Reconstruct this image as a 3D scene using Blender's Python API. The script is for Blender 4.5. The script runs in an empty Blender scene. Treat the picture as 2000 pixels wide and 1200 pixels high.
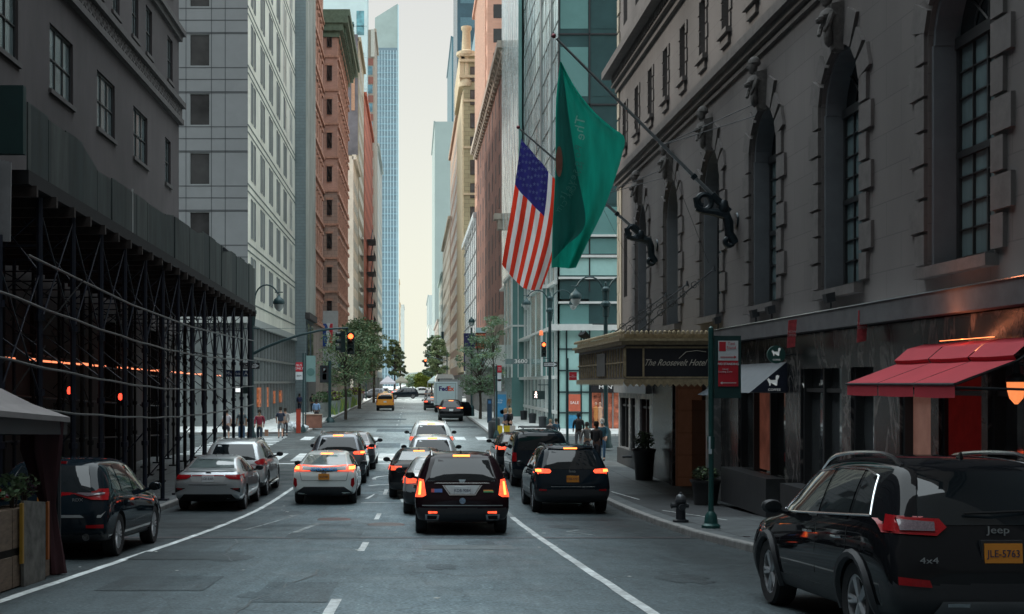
import bpy, bmesh, math, random
from mathutils import Vector, Matrix, noise
from mathutils.bvhtree import BVHTree
random.seed(7)
SC = bpy.context.scene
COL = SC.collection
CAMZ = 2.95
F = 2400.0
# ------------------------------------------------------------ ground profile
HP = [(-40, -0.4), (0, 1.72), (10, 2.26), (25, 3.08), (30, 3.30), (35, 3.44), (42, 3.49), (50, 3.42), (60, 3.30), (80, 3.10),
      (110, 2.95), (150, 2.82), (200, 2.62), (3000, 2.62)]
def hcam(y):
    if y <= HP[0][0]: return HP[0][1]
    for (a, ha), (b, hb) in zip(HP, HP[1:]):
        if y <= b:
            return ha + (hb - ha) * (y - a) / (b - a)
    return HP[-1][1]
def G(y):                                   # road height at distance y (smoothed)
    return CAMZ - sum(hcam(y + k) for k in (-2.4, -1.2, 0, 1.2, 2.4)) / 5
KERB = 0.13
def rc(y):                                  # right kerb line
    if y > 60: return 4.55
    if y < 19: return 5.75
    if y < 24: return 5.75 - (y - 19) / 5 * 0.3
    return 5.45
LC = -6.6
# measured street coordinates: convert a photo reading at a known depth to metres
VX, VY = 808, 748                       # where the street's own direction vanishes
def at(px, py, y): return Vector(((px - VX) / F * y, y, CAMZ + (VY - py) / F * y))
# ------------------------------------------------------------ materials
MATS = {}
def nt(name):
    m = bpy.data.materials.new(name); m.use_nodes = True
    n = m.node_tree; b = n.nodes['Principled BSDF']
    return m, n, b
def M(name, col, rough=.8, metal=0, var=.12, scale=3.0, bump=0.0, emit=0, ecol=None, spec=.5, coat=0, stretch=(1, 1, 1), alpha=None, var2=0, trans=0):
    if name in MATS: return MATS[name]
    m, n, b = nt(name); L = n.links; N = n.nodes
    col = tuple(col)
    b.inputs['Roughness'].default_value = rough
    b.inputs['Metallic'].default_value = metal
    b.inputs['Specular IOR Level'].default_value = spec
    if coat: b.inputs['Coat Weight'].default_value = coat; b.inputs['Coat Roughness'].default_value = .03
    if emit:
        b.inputs['Emission Color'].default_value = (*(ecol if ecol and ecol != 'tex' else col), 1); b.inputs['Emission Strength'].default_value = emit
    if trans: b.inputs['Transmission Weight'].default_value = trans
    if var > 0:
        tc = N.new('ShaderNodeTexCoord'); mp = N.new('ShaderNodeMapping'); mp.inputs['Scale'].default_value = stretch
        L.new(tc.outputs['Object'], mp.inputs['Vector'])
        no = N.new('ShaderNodeTexNoise'); no.inputs['Scale'].default_value = scale; no.inputs['Detail'].default_value = 6
        no.inputs['Roughness'].default_value = .65
        L.new(mp.outputs['Vector'], no.inputs['Vector'])
        r = N.new('ShaderNodeValToRGB')
        r.color_ramp.elements[0].position = .3; r.color_ramp.elements[1].position = .7
        r.color_ramp.elements[0].color = (*[c * (1 - var) for c in col], 1)
        r.color_ramp.elements[1].color = (*[min(1, c * (1 + var)) for c in col], 1)
        L.new(no.outputs['Fac'], r.inputs['Fac'])
        out = r.outputs['Color']
        if var2:
            n2 = N.new('ShaderNodeTexNoise'); n2.inputs['Scale'].default_value = scale * .13; n2.inputs['Detail'].default_value = 3
            L.new(tc.outputs['Object'], n2.inputs['Vector'])
            mr = N.new('ShaderNodeMapRange'); mr.inputs[1].default_value = .3; mr.inputs[2].default_value = .7
            mr.inputs[3].default_value = 1 - var2; mr.inputs[4].default_value = 1 + var2
            L.new(n2.outputs['Fac'], mr.inputs[0])
            mx = N.new('ShaderNodeVectorMath'); mx.operation = 'SCALE'
            L.new(out, mx.inputs[0]); L.new(mr.outputs[0], mx.inputs['Scale']); out = mx.outputs[0]
        L.new(out, b.inputs['Base Color'])
        if emit and ecol == 'tex': L.new(out, b.inputs['Emission Color'])
        if bump:
            bp = N.new('ShaderNodeBump'); bp.inputs['Strength'].default_value = bump; bp.inputs['Distance'].default_value = .02
            L.new(no.outputs['Fac'], bp.inputs['Height']); L.new(bp.outputs['Normal'], b.inputs['Normal'])
    else:
        b.inputs['Base Color'].default_value = (*col, 1)
    MATS[name] = m
    return m
def BRICK(name, c1, c2, mortar, sx=.24, sy=.08, rough=.9, axis='x', ms=.012, var=.25, off=.5, bump=.3):
    """masonry pattern; axis = which horizontal axis runs along the wall"""
    if name in MATS: return MATS[name]
    m, n, b = nt(name); L = n.links; N = n.nodes
    tc = N.new('ShaderNodeTexCoord'); sp = N.new('ShaderNodeSeparateXYZ'); cb = N.new('ShaderNodeCombineXYZ')
    L.new(tc.outputs['Object'], sp.inputs[0])
    if axis == 'both':
        ad = N.new('ShaderNodeMath'); ad.operation = 'ADD'; L.new(sp.outputs[0], ad.inputs[0]); L.new(sp.outputs[1], ad.inputs[1])
        L.new(ad.outputs[0], cb.inputs[0])
    else: L.new(sp.outputs['X' if axis == 'x' else 'Y'], cb.inputs[0])
    L.new(sp.outputs['Z'], cb.inputs[1])
    br = N.new('ShaderNodeTexBrick'); L.new(cb.outputs[0], br.inputs['Vector'])
    br.inputs['Color1'].default_value = (*c1, 1); br.inputs['Color2'].default_value = (*c2, 1); br.inputs['Mortar'].default_value = (*mortar, 1)
    br.inputs['Scale'].default_value = 1; br.inputs['Brick Width'].default_value = sx; br.inputs['Row Height'].default_value = sy
    br.inputs['Mortar Size'].default_value = ms; br.offset = off; br.inputs['Mortar Smooth'].default_value = .3
    no = N.new('ShaderNodeTexNoise'); no.inputs['Scale'].default_value = .35; no.inputs['Detail'].default_value = 8
    mp = N.new('ShaderNodeMapping'); mp.inputs['Scale'].default_value = (1, 1, .35)
    L.new(tc.outputs['Object'], mp.inputs[0]); L.new(mp.outputs[0], no.inputs['Vector'])
    mr = N.new('ShaderNodeMapRange'); mr.inputs[1].default_value = .3; mr.inputs[2].default_value = .7
    mr.inputs[3].default_value = 1 - var; mr.inputs[4].default_value = 1 + var
    L.new(no.outputs['Fac'], mr.inputs[0])
    mx = N.new('ShaderNodeVectorMath'); mx.operation = 'SCALE'; L.new(br.outputs['Color'], mx.inputs[0]); L.new(mr.outputs[0], mx.inputs['Scale'])
    L.new(mx.outputs[0], b.inputs['Base Color']); b.inputs['Roughness'].default_value = rough
    if bump:
        bp = N.new('ShaderNodeBump'); bp.inputs['Strength'].default_value = bump; bp.inputs['Distance'].default_value = .02; bp.invert = True
        L.new(br.outputs['Fac'], bp.inputs['Height']); L.new(bp.outputs['Normal'], b.inputs['Normal'])
    MATS[name] = m; return m
def GLASS(name, col, rough=.04, ior=2.2, wave=.0, mull=None, var=.5, wscale=.6, st=None):
    """window glass read from outside: dark base with a strong, slightly wavy reflection"""
    if name in MATS: return MATS[name]
    m, n, b = nt(name); L = n.links; N = n.nodes
    tc = N.new('ShaderNodeTexCoord'); no = N.new('ShaderNodeTexNoise'); no.inputs['Scale'].default_value = wscale; no.inputs['Detail'].default_value = 3
    oi = N.new('ShaderNodeObjectInfo'); ad = N.new('ShaderNodeVectorMath'); ad.operation = 'ADD'
    ge = N.new('ShaderNodeNewGeometry')
    sm = N.new('ShaderNodeMapping'); sm.inputs['Scale'].default_value = st or (1, 1, 1); L.new(ge.outputs['Position'], sm.inputs[0]); L.new(sm.outputs[0], no.inputs['Vector'])
    r = N.new('ShaderNodeMapRange'); r.inputs[1].default_value = .3; r.inputs[2].default_value = .7
    r.inputs[3].default_value = 1 - var; r.inputs[4].default_value = 1 + var
    L.new(no.outputs['Fac'], r.inputs[0])
    mx = N.new('ShaderNodeVectorMath'); mx.operation = 'SCALE'; mx.inputs[0].default_value = col; L.new(r.outputs[0], mx.inputs['Scale'])
    L.new(mx.outputs[0], b.inputs['Base Color'])
    b.inputs['Roughness'].default_value = rough; b.inputs['IOR'].default_value = ior
    if wave:
        mp = N.new('ShaderNodeMapping'); mp.inputs['Scale'].default_value = (1, 1, .22); L.new(ge.outputs['Position'], mp.inputs[0])
        n2 = N.new('ShaderNodeTexNoise'); n2.inputs['Scale'].default_value = 1.3; n2.inputs['Detail'].default_value = 2
        L.new(mp.outputs[0], n2.inputs['Vector'])
        bp = N.new('ShaderNodeBump'); bp.inputs['Strength'].default_value = wave; bp.inputs['Distance'].default_value = .3
        L.new(n2.outputs['Fac'], bp.inputs['Height']); L.new(bp.outputs['Normal'], b.inputs['Normal'])
    MATS[name] = m; return m
# ------------------------------------------------------------ mesh builder
class MB:
    def __init__(s): s.v = []; s.f = []; s.m = []
    def add(s, vs, fs, mi=0):
        o = len(s.v); s.v += [tuple(p) for p in vs]; s.f += [tuple(i + o for i in f) for f in fs]; s.m += [mi] * len(fs); return s
    def box(s, x0, x1, y0, y1, z0, z1, mi=0):
        return s.add([(x0, y0, z0), (x1, y0, z0), (x1, y1, z0), (x0, y1, z0), (x0, y0, z1), (x1, y0, z1), (x1, y1, z1), (x0, y1, z1)],
                     [(0, 3, 2, 1), (4, 5, 6, 7), (0, 1, 5, 4), (1, 2, 6, 5), (2, 3, 7, 6), (3, 0, 4, 7)], mi)
    def hexa(s, p, mi=0):                      # 8 points: bottom 4, top 4
        return s.add(p, [(0, 3, 2, 1), (4, 5, 6, 7), (0, 1, 5, 4), (1, 2, 6, 5), (2, 3, 7, 6), (3, 0, 4, 7)], mi)
    def quad(s, a, b, c, d, mi=0): return s.add([a, b, c, d], [(0, 1, 2, 3)], mi)
    def tube(s, pts, r, n=8, mi=0, cap=True):
        pts = [Vector(p) for p in pts]; rs = r if isinstance(r, (list, tuple)) else [r] * len(pts)
        o = len(s.v); up = None
        for i, p in enumerate(pts):
            t = (pts[min(i + 1, len(pts) - 1)] - pts[max(i - 1, 0)])
            t = t.normalized() if t.length > 1e-9 else Vector((0, 0, 1))
            if up is None:
                up = Vector((0, 0, 1)) if abs(t.z) < .9 else Vector((1, 0, 0))
            a = t.cross(up).normalized(); b = a.cross(t).normalized(); up = b
            for k in range(n):
                q = 2 * math.pi * k / n
                s.v.append(tuple(p + (a * math.cos(q) + b * math.sin(q)) * rs[i]))
        for i in range(len(pts) - 1):
            for k in range(n):
                s.f.append((o + i * n + k, o + i * n + (k + 1) % n, o + (i + 1) * n + (k + 1) % n, o + (i + 1) * n + k)); s.m.append(mi)
        if cap:
            s.f.append(tuple(o + k for k in range(n))[::-1]); s.f.append(tuple(o + (len(pts) - 1) * n + k for k in range(n))); s.m += [mi, mi]
        return s
    def lathe(s, prof, c=(0, 0, 0), n=16, mi=0, axis='z', sx=1, sy=1, cap=True):
        o = len(s.v); c = Vector(c)
        for r, z in prof:
            for k in range(n):
                q = 2 * math.pi * k / n; a, b = r * math.cos(q) * sx, r * math.sin(q) * sy
                s.v.append(tuple(c + (Vector((a, b, z)) if axis == 'z' else Vector((z, a, b)) if axis == 'x' else Vector((a, z, b)))))
        for i in range(len(prof) - 1):
            for k in range(n):
                s.f.append((o + i * n + k, o + i * n + (k + 1) % n, o + (i + 1) * n + (k + 1) % n, o + (i + 1) * n + k)); s.m.append(mi)
        if not cap: return s
        if prof[0][0] > 1e-6: s.f.append(tuple(o + k for k in range(n))[::-1]); s.m.append(mi)
        if prof[-1][0] > 1e-6: s.f.append(tuple(o + (len(prof) - 1) * n + k for k in range(n))); s.m.append(mi)
        return s
    def prism(s, poly, a0, a1, axis='y', mi=0):  # poly in the two other axes
        o = len(s.v); n = len(poly)
        for a in (a0, a1):
            for u, w in poly:
                s.v.append((a, u, w) if axis == 'x' else (u, a, w) if axis == 'y' else (u, w, a))
        s.f.append(tuple(range(o, o + n))); s.f.append(tuple(range(o + 2 * n - 1, o + n - 1, -1))); s.m += [mi, mi]
        for i in range(n):
            j = (i + 1) % n; s.f.append((o + j, o + i, o + n + i, o + n + j)); s.m.append(mi)
        return s
    def mesh(s, name, mats, smooth=False):
        me = bpy.data.meshes.new(name); me.from_pydata(s.v, [], s.f)
        for m in (mats if isinstance(mats, (list, tuple)) else [mats]): me.materials.append(m)
        if any(s.m): me.polygons.foreach_set('material_index', s.m)
        bm = bmesh.new(); bm.from_mesh(me); bmesh.ops.recalc_face_normals(bm, faces=bm.faces); bm.to_mesh(me); bm.free()
        if smooth:
            me.polygons.foreach_set('use_smooth', [True] * len(me.polygons))
            try: me.set_sharp_from_angle(angle=math.radians(38))
            except Exception: pass
        me.update(); return me
    def build(s, name, mats, parent=None, smooth=False, loc=(0, 0, 0), rot=(0, 0, 0)):
        return link(name, s.mesh(name, mats, smooth), parent, loc, rot)
def link(name, me, parent=None, loc=(0, 0, 0), rot=(0, 0, 0)):
    o = bpy.data.objects.new(name, me); COL.objects.link(o); o.location = loc; o.rotation_euler = rot
    if parent: o.parent = parent
    return o
def tag(o, label=None, cat=None, group=None, kind=None):
    if label: o['label'] = label
    if cat: o['category'] = cat
    if group: o['group'] = group
    if kind: o['kind'] = kind
    return o
def thing(name, label, cat, loc=(0, 0, 0), rot=(0, 0, 0), group=None):
    return tag(link(name, None, None, loc, rot), label, cat, group)
def copy_tree(o, parent=None):
    c = o.copy(); COL.objects.link(c)
    if parent: c.parent = parent
    for ch in [x for x in KIDS.get(o.name, [])] or list(o.children): copy_tree(ch, c)
    return c
KIDS = {}
_FONT = {}
def text_mesh(txt, size, mat, name='lettering', ext=.002, shear=0, align='CENTER', sx=1.0, bold=0, mirror=False, fitw=0):
    cu = bpy.data.curves.new('t', 'FONT'); cu.body = txt; cu.size = size; cu.align_x = align; cu.align_y = 'CENTER'
    cu.extrude = ext; cu.shear = shear; cu.offset = bold; cu.resolution_u = 3
    o = bpy.data.objects.new('t', cu); COL.objects.link(o)
    dg = bpy.context.evaluated_depsgraph_get(); me = bpy.data.meshes.new_from_object(o.evaluated_get(dg))
    bpy.data.objects.remove(o); bpy.data.curves.remove(cu)
    me.materials.clear(); me.materials.append(mat); me.name = name
    if fitw: w_ = max(v.co.x for v in me.vertices) - min(v.co.x for v in me.vertices); sx = fitw / w_
    if sx != 1 or mirror: me.transform(Matrix.Diagonal((-sx if mirror else sx, 1, 1, 1)))
    return me
def text(txt, size, mat, parent, loc, face='cam', name='lettering', **k):
    """face: cam = reads when looking along +y; left = on a wall facing -x; right = on a wall facing +x"""
    me = text_mesh(txt, size, mat, name, **k)
    rz = {'cam': 0, 'left': -math.pi / 2, 'right': math.pi / 2, 'back': math.pi}[face]
    return link(name, me, parent, loc, (math.pi / 2, 0, rz))
# ------------------------------------------------------------ facades
class Facade:
    """a vertical wall: origin, u along the wall, n outwards"""
    def __init__(s, root, ox, oy, u, n):
        s.r = root; s.o = Vector((ox, oy, 0)); s.u = Vector((*u, 0)); s.n = Vector((*n, 0)); s.cache = {}
    def P(s, u, z, n=0): return s.o + s.u * u + s.n * n + Vector((0, 0, z))
    def wall(s, mat, u0, u1, z0, z1, holes=(), depth=.25, name='wall', n=0, us=(), zs=()):
        U = sorted({u0, u1, *[round(h[0], 4) for h in holes], *[round(h[1], 4) for h in holes], *us}); Z = sorted({z0, z1, *[round(h[2], 4) for h in holes], *[round(h[3], 4) for h in holes], *zs})
        U = [a for a in U if u0 <= a <= u1]; Z = [a for a in Z if z0 <= a <= z1]
        iu = {a: i for i, a in enumerate(U)}; iz = {a: i for i, a in enumerate(Z)}
        dead = set()
        for h in holes:
            for i in range(iu[round(h[0], 4)], iu[round(h[1], 4)]):
                for j in range(iz[round(h[2], 4)], iz[round(h[3], 4)]): dead.add((i, j))
        mb = MB(); W = len(U)
        mb.v = [tuple(s.P(a, b, n)) for b in Z for a in U]
        for j in range(len(Z) - 1):
            for i in range(len(U) - 1):
                if (i, j) not in dead:
                    mb.f.append((j * W + i, j * W + i + 1, (j + 1) * W + i + 1, (j + 1) * W + i)); mb.m.append(0)
        for a, b, c, d in [h[:4] for h in holes]:
            q = [s.P(a, c, n), s.P(b, c, n), s.P(b, d, n), s.P(a, d, n)]; w = [p - s.n * depth for p in q]
            for k in range(4): mb.quad(q[k], q[(k + 1) % 4], w[(k + 1) % 4], w[k])
        return mb.build(name, mat, s.r)
    def band(s, mat, u0, u1, z0, z1, proj=.15, name='cornice', back=-.05):
        mb = MB(); p = [s.P(u0, z0, back), s.P(u1, z0, back), s.P(u1, z0, proj), s.P(u0, z0, proj), s.P(u0, z1, back), s.P(u1, z1, back), s.P(u1, z1, proj), s.P(u0, z1, proj)]
        mb.hexa(p); return mb.build(name, mat, s.r)
    def bands(s, mat, lst, name='string_course', each=False):
        if each: return [s.bands(mat, [q], name) for q in lst]
        mb = MB()
        for u0, u1, z0, z1, pr in lst:
            mb.hexa([s.P(u0, z0, -.03), s.P(u1, z0, -.03), s.P(u1, z0, pr), s.P(u0, z0, pr), s.P(u0, z1, -.03), s.P(u1, z1, -.03), s.P(u1, z1, pr), s.P(u0, z1, pr)])
        return mb.build(name, mat, s.r)
    def window(s, h, frame, glass, depth=.2, nx=1, nz=2, t=.06, split=False, name='window', blind=None):
        a, b, c, d = h[:4]; key = (round(b - a, 3), round(d - c, 3), nx, nz, t, frame.name, glass.name, split, blind)
        if key not in s.cache:
            W, H = b - a, d - c; mb = MB()
            def bx(m, x0, x1, z0, z1, n0, n1, mi=0):
                q = [s.u * x + s.n * n + Vector((0, 0, z)) for z in (z0, z1) for x, n in ((x0, n0), (x1, n0), (x1, n1), (x0, n1))]
                m.hexa(q, mi)
            bx(mb, 0, t, 0, H, -.04, .03); bx(mb, W - t, W, 0, H, -.04, .03); bx(mb, t, W - t, 0, t, -.04, .03); bx(mb, t, W - t, H - t, H, -.04, .03)
            for i in range(1, nx): bx(mb, W * i / nx - t * .3, W * i / nx + t * .3, t, H - t, -.03, .02)
            for i in range(1, nz): bx(mb, t, W - t, H * i / nz - t * .35, H * i / nz + t * .35, -.03, .026)
            g = MB()
            q = [s.u * x - s.n * .02 + Vector((0, 0, z)) for x, z in ((t * .5, t * .5), (W - t * .5, t * .5), (W - t * .5, H - t * .5), (t * .5, H - t * .5))]
            if split: g.quad(*q); s.cache[key] = (mb.mesh(name, frame), g.mesh('pane', glass))
            else: mb.quad(*q, mi=1); s.cache[key] = (mb.mesh(name, [frame, glass]), None)
        fm, gm = s.cache[key]
        o = link(name, fm, s.r, s.P(a, c, -depth + .045))
        if gm: link('pane', gm, o)
        return o
    def windows(s, holes, frame, glass, cap=90, **k):
        hs = sorted(holes, key=lambda h: (s.P(h[0], h[2]) - Vector((0, 0, 3))).length)
        for h in hs[:cap]: s.window(h, frame, glass, **k)
        if len(hs) > cap:
            mb = MB(); d = k.get('depth', .2)
            for h in hs[cap:]:
                a, b, c, e = h[:4]; mb.quad(s.P(a, c, -d + .02), s.P(b, c, -d + .02), s.P(b, e, -d + .02), s.P(a, e, -d + .02), 1)
                m_ = (c + e) / 2; mb.quad(s.P(a, m_ - .04, -d + .05), s.P(b, m_ - .04, -d + .05), s.P(b, m_ + .04, -d + .05), s.P(a, m_ + .04, -d + .05), 0)
            tag(mb.build('upper_windows', [frame, glass], s.r), kind='stuff')
def solid(root, x0, x1, y0, y1, z0, z1, mat, name='wall'):
    return MB().box(x0, x1, y0, y1, z0, z1).build(name, mat, root)
# ------------------------------------------------------------ vehicles
def paint(name, col, rough=.32, metal=.0, coat=1.0):
    dk = max(col) < .05
    return M('paint_' + name, col, rough=rough, metal=metal, var=.04, scale=40, coat=.55 if dk else coat, spec=0 if dk else .5)
RUB = M('rubber', (.018, .018, .02), .85, var=.2, scale=30)
TRIM = M('black_trim', (.02, .022, .026), .55, var=.15, scale=20)
ARCHM = M('wheel_well', (.006, .006, .007), .9, var=0)
RIM = M('alloy', (.42, .43, .45), .35, metal=.35, var=.1, scale=20)
RIMD = M('dark_alloy', (.12, .125, .13), .35, metal=.7, var=.1, scale=20)
CHROME = M('chrome', (.7, .72, .74), .15, metal=1, var=0)
CGLASS = GLASS('car_glass', (.010, .014, .017), .03, 1.52, var=.4, wscale=.8)
CGLASS2 = GLASS('car_glass_bright', (.10, .13, .13), .05, 2.1, var=.5, wscale=1.2)
TAIL = M('tail_red', (.30, .004, .008), .3, var=.2, scale=60, coat=.3, spec=.2)
TAILW = M('tail_clear', (.15, .11, .13), .2, var=.3, scale=60, coat=1)
LIT = M('tail_lit', (1, .065, .025), .4, var=.5, scale=16, emit=2.3, ecol='tex')
LITY = M('tail_core', (1, .5, .1), .4, var=0, emit=4.5, ecol=(1, .21, .045))
HEADL = M('headlamp', (.5, .52, .55), .1, var=.2, scale=30, coat=1)
INKD = M('plate_ink', (.03, .035, .09), .6, var=0)
INKW = M('badge_grey', (.34, .36, .37), .35, metal=.6, var=0)
PLO = M('plate_orange', (.72, .27, .03), .5, var=.05)
PLW = M('plate_white', (.85, .88, .90), .5, var=.05)
ST = {
 'suv': (4.82, 1.70, .95, [
  (0, .45, .62, .72, .80, .78, .70), (.06, .36, .74, .88, .91, .87, .74), (.14, .30, .92, 1.06, .935, .90, .76), (.27, .27, 1.02, 1.30, .94, .905, .73),
  (.46, .25, 1.05, 1.59, .945, .915, .69), (.7, .24, 1.06, 1.67, .95, .92, .685), (1.4, .22, 1.04, 1.70, .95, .92, .68), (2.3, .22, 1.02, 1.69, .95, .92, .67),
  (2.85, .22, 1.01, 1.60, .95, .91, .64), (3.32, .22, 1.00, 1.28, .95, .90, .66), (3.62, .22, .99, 1.07, .95, .89, .70), (4.2, .22, .94, 1.0, .93, .86, .70),
  (4.6, .24, .82, .90, .88, .80, .62), (4.75, .28, .66, .74, .80, .72, .55), (4.82, .36, .52, .58, .70, .6, .45)]),
 'boxy': (4.9, 1.85, .95, [
  (0, .42, .62, .74, .86, .84, .80), (.05, .34, .76, .92, .93, .90, .82), (.10, .30, 1.0, 1.2, .94, .92, .82), (.16, .28, 1.12, 1.55, .945, .92, .80),
  (.26, .27, 1.14, 1.78, .95, .925, .78), (.6, .26, 1.14, 1.85, .95, .925, .78), (1.6, .24, 1.12, 1.86, .95, .925, .77), (2.5, .24, 1.12, 1.84, .95, .925, .76),
  (3.0, .24, 1.11, 1.74, .95, .92, .73), (3.4, .24, 1.10, 1.40, .95, .91, .74), (3.65, .24, 1.09, 1.17, .95, .9, .78), (4.3, .24, 1.05, 1.10, .94, .88, .78),
  (4.7, .26, .95, 1.0, .9, .84, .70), (4.84, .3, .75, .82, .84, .78, .6), (4.9, .38, .55, .62, .74, .66, .5)]),
 'sedan': (4.65, 1.44, .90, [
  (0, .42, .60, .70, .76, .74, .68), (.05, .34, .74, .88, .86, .83, .72), (.12, .28, .86, 1.02, .885, .85, .74), (.30, .24, .92, 1.07, .895, .86, .72),
  (.62, .22, .95, 1.10, .9, .865, .68), (1.0, .21, .96, 1.26, .9, .87, .62), (1.4, .2, .955, 1.40, .9, .87, .60), (2.0, .2, .94, 1.44, .9, .87, .60),
  (2.55, .2, .93, 1.38, .9, .865, .58), (3.0, .2, .92, 1.18, .9, .86, .60), (3.38, .2, .90, .99, .9, .85, .66), (4.0, .2, .85, .91, .88, .82, .66),
  (4.4, .22, .74, .80, .83, .75, .6), (4.56, .27, .60, .66, .76, .68, .52), (4.65, .34, .48, .53, .66, .56, .42)]),
 'hatch': (4.54, 1.47, .88, [
  (0, .42, .66, .80, .76, .76, .72), (.05, .34, .84, .98, .85, .83, .74), (.12, .28, .92, 1.07, .87, .845, .72), (.3, .24, .95, 1.13, .875, .85, .68),
  (.7, .22, .97, 1.26, .88, .855, .63), (1.2, .21, .97, 1.39, .88, .86, .60), (1.7, .2, .96, 1.45, .88, .86, .59), (2.2, .2, .945, 1.47, .88, .86, .585),
  (2.6, .2, .93, 1.40, .88, .855, .57), (3.1, .2, .91, 1.16, .88, .85, .58), (3.5, .2, .88, .97, .88, .84, .62), (3.95, .2, .82, .88, .86, .8, .62),
  (4.28, .22, .72, .77, .8, .74, .56), (4.45, .27, .58, .63, .72, .66, .5), (4.54, .34, .46, .51, .62, .55, .4)]),
}
WIN = {   # side windows in (y, z)
 'suv': [[(2.06, 1.08), (2.06, 1.55), (2.62, 1.52), (3.02, 1.32), (3.32, 1.10), (3.32, 1.07)], [(1.18, 1.10), (1.22, 1.56), (1.98, 1.565), (1.98, 1.08)], [(.62, 1.16), (.80, 1.50), (1.13, 1.555), (1.09, 1.11)]],
 'boxy': [[(2.16, 1.18), (2.16, 1.70), (2.72, 1.67), (3.08, 1.42), (3.32, 1.18)], [(1.2, 1.18), (1.2, 1.72), (2.08, 1.71), (2.08, 1.18)], [(.3, 1.22), (.36, 1.68), (1.1, 1.72), (1.1, 1.19)]],
 'sedan': [[(1.98, .97), (1.98, 1.33), (2.42, 1.30), (2.75, 1.17), (3.08, .97)], [(1.12, .99), (1.42, 1.28), (1.9, 1.335), (1.9, .97)], [(.84, 1.02), (1.30, 1.25), (1.06, 1.0)]],
 'hatch': [[(1.98, .985), (1.98, 1.36), (2.45, 1.33), (2.8, 1.17), (3.15, .96)], [(1.12, 1.02), (1.35, 1.31), (1.9, 1.365), (1.9, .99)], [(.55, 1.06), (1.28, 1.30), (1.05, 1.03)]],
}
REARW = {'suv': [(-.66, 1.10), (.66, 1.10), (.60, 1.36), (.53, 1.55), (-.53, 1.55), (-.60, 1.36)], 'boxy': [(-.76, 1.22), (.76, 1.22), (.70, 1.68), (-.70, 1.68)],
         'sedan': [(-.60, 1.11), (.60, 1.11), (.50, 1.33), (-.50, 1.33)], 'hatch': [(-.62, 1.12), (.62, 1.12), (.52, 1.36), (-.52, 1.36)]}
FRONTW = {'suv': [(-.68, 1.10), (.68, 1.10), (.56, 1.52), (-.56, 1.52)], 'boxy': [(-.72, 1.2), (.72, 1.2), (.66, 1.7), (-.66, 1.7)],
          'sedan': [(-.62, 1.0), (.62, 1.0), (.50, 1.33), (-.50, 1.33)], 'hatch': [(-.62, 1.0), (.62, 1.0), (.50, 1.35), (-.50, 1.35)]}
SEAM = {'suv': (1.14, 2.02, 3.2), 'boxy': (1.15, 2.12, 3.3), 'sedan': (1.25, 1.94, 2.95), 'hatch': (1.2, 1.94, 3.0)}
_BODY = {}
def patch(parent, name, bvh, axis, poly, mat, off=.006, cuts=3, mirror=False, label=None):
    bm = bmesh.new(); vs = [bm.verts.new((u, 0, w)) for u, w in poly]
    f = bm.faces.new(vs); bmesh.ops.triangulate(bm, faces=[f], quad_method='BEAUTY')
    if cuts: bmesh.ops.subdivide_edges(bm, edges=bm.edges[:], cuts=cuts, use_grid_fill=True)
    for v in bm.verts:
        u, w = v.co.x, v.co.z
        if axis == 'rear': o, d = Vector((-u if mirror else u, -4, w)), Vector((0, 1, 0))
        elif axis == 'front': o, d = Vector((u, 12, w)), Vector((0, -1, 0))
        elif axis == 'left': o, d = Vector((-4, u, w)), Vector((1, 0, 0))
        elif axis == 'right': o, d = Vector((4, u, w)), Vector((-1, 0, 0))
        elif axis == 'top': o, d = Vector((u, w, 5)), Vector((0, 0, -1))
        h = bvh.ray_cast(o, d)
        if h[0] is None:
            h = bvh.find_nearest(o + d * 4)
        v.co = h[0] + (h[1] if h[1].dot(d) < 0 else -h[1]) * off
    bmesh.ops.recalc_face_normals(bm, faces=bm.faces)
    me = bpy.data.meshes.new(name); bm.to_mesh(me); bm.free(); me.materials.append(mat)
    me.polygons.foreach_set('use_smooth', [True] * len(me.polygons))
    o = link(name, me, parent)
    if label: o['label'] = label
    return o
def outline(parent, name, bvh, axis, poly, mat, r=.012, off=.006):
    pts = []
    for i in range(len(poly)):
        a, b = poly[i], poly[(i + 1) % len(poly)]
        for k in range(4):
            u, w = a[0] + (b[0] - a[0]) * k / 4, a[1] + (b[1] - a[1]) * k / 4
            o, d = (Vector((-4, u, w)), Vector((1, 0, 0))) if axis == 'left' else (Vector((4, u, w)), Vector((-1, 0, 0))) if axis == 'right' else (Vector((u, -4, w)), Vector((0, 1, 0)))
            h = bvh.ray_cast(o, d)
            if h[0] is not None: pts.append(h[0] + h[1] * off)
    if len(pts) > 2: MB().tube(pts + [pts[0]], r, 6, cap=False).build(name, mat, parent, True)
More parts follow.
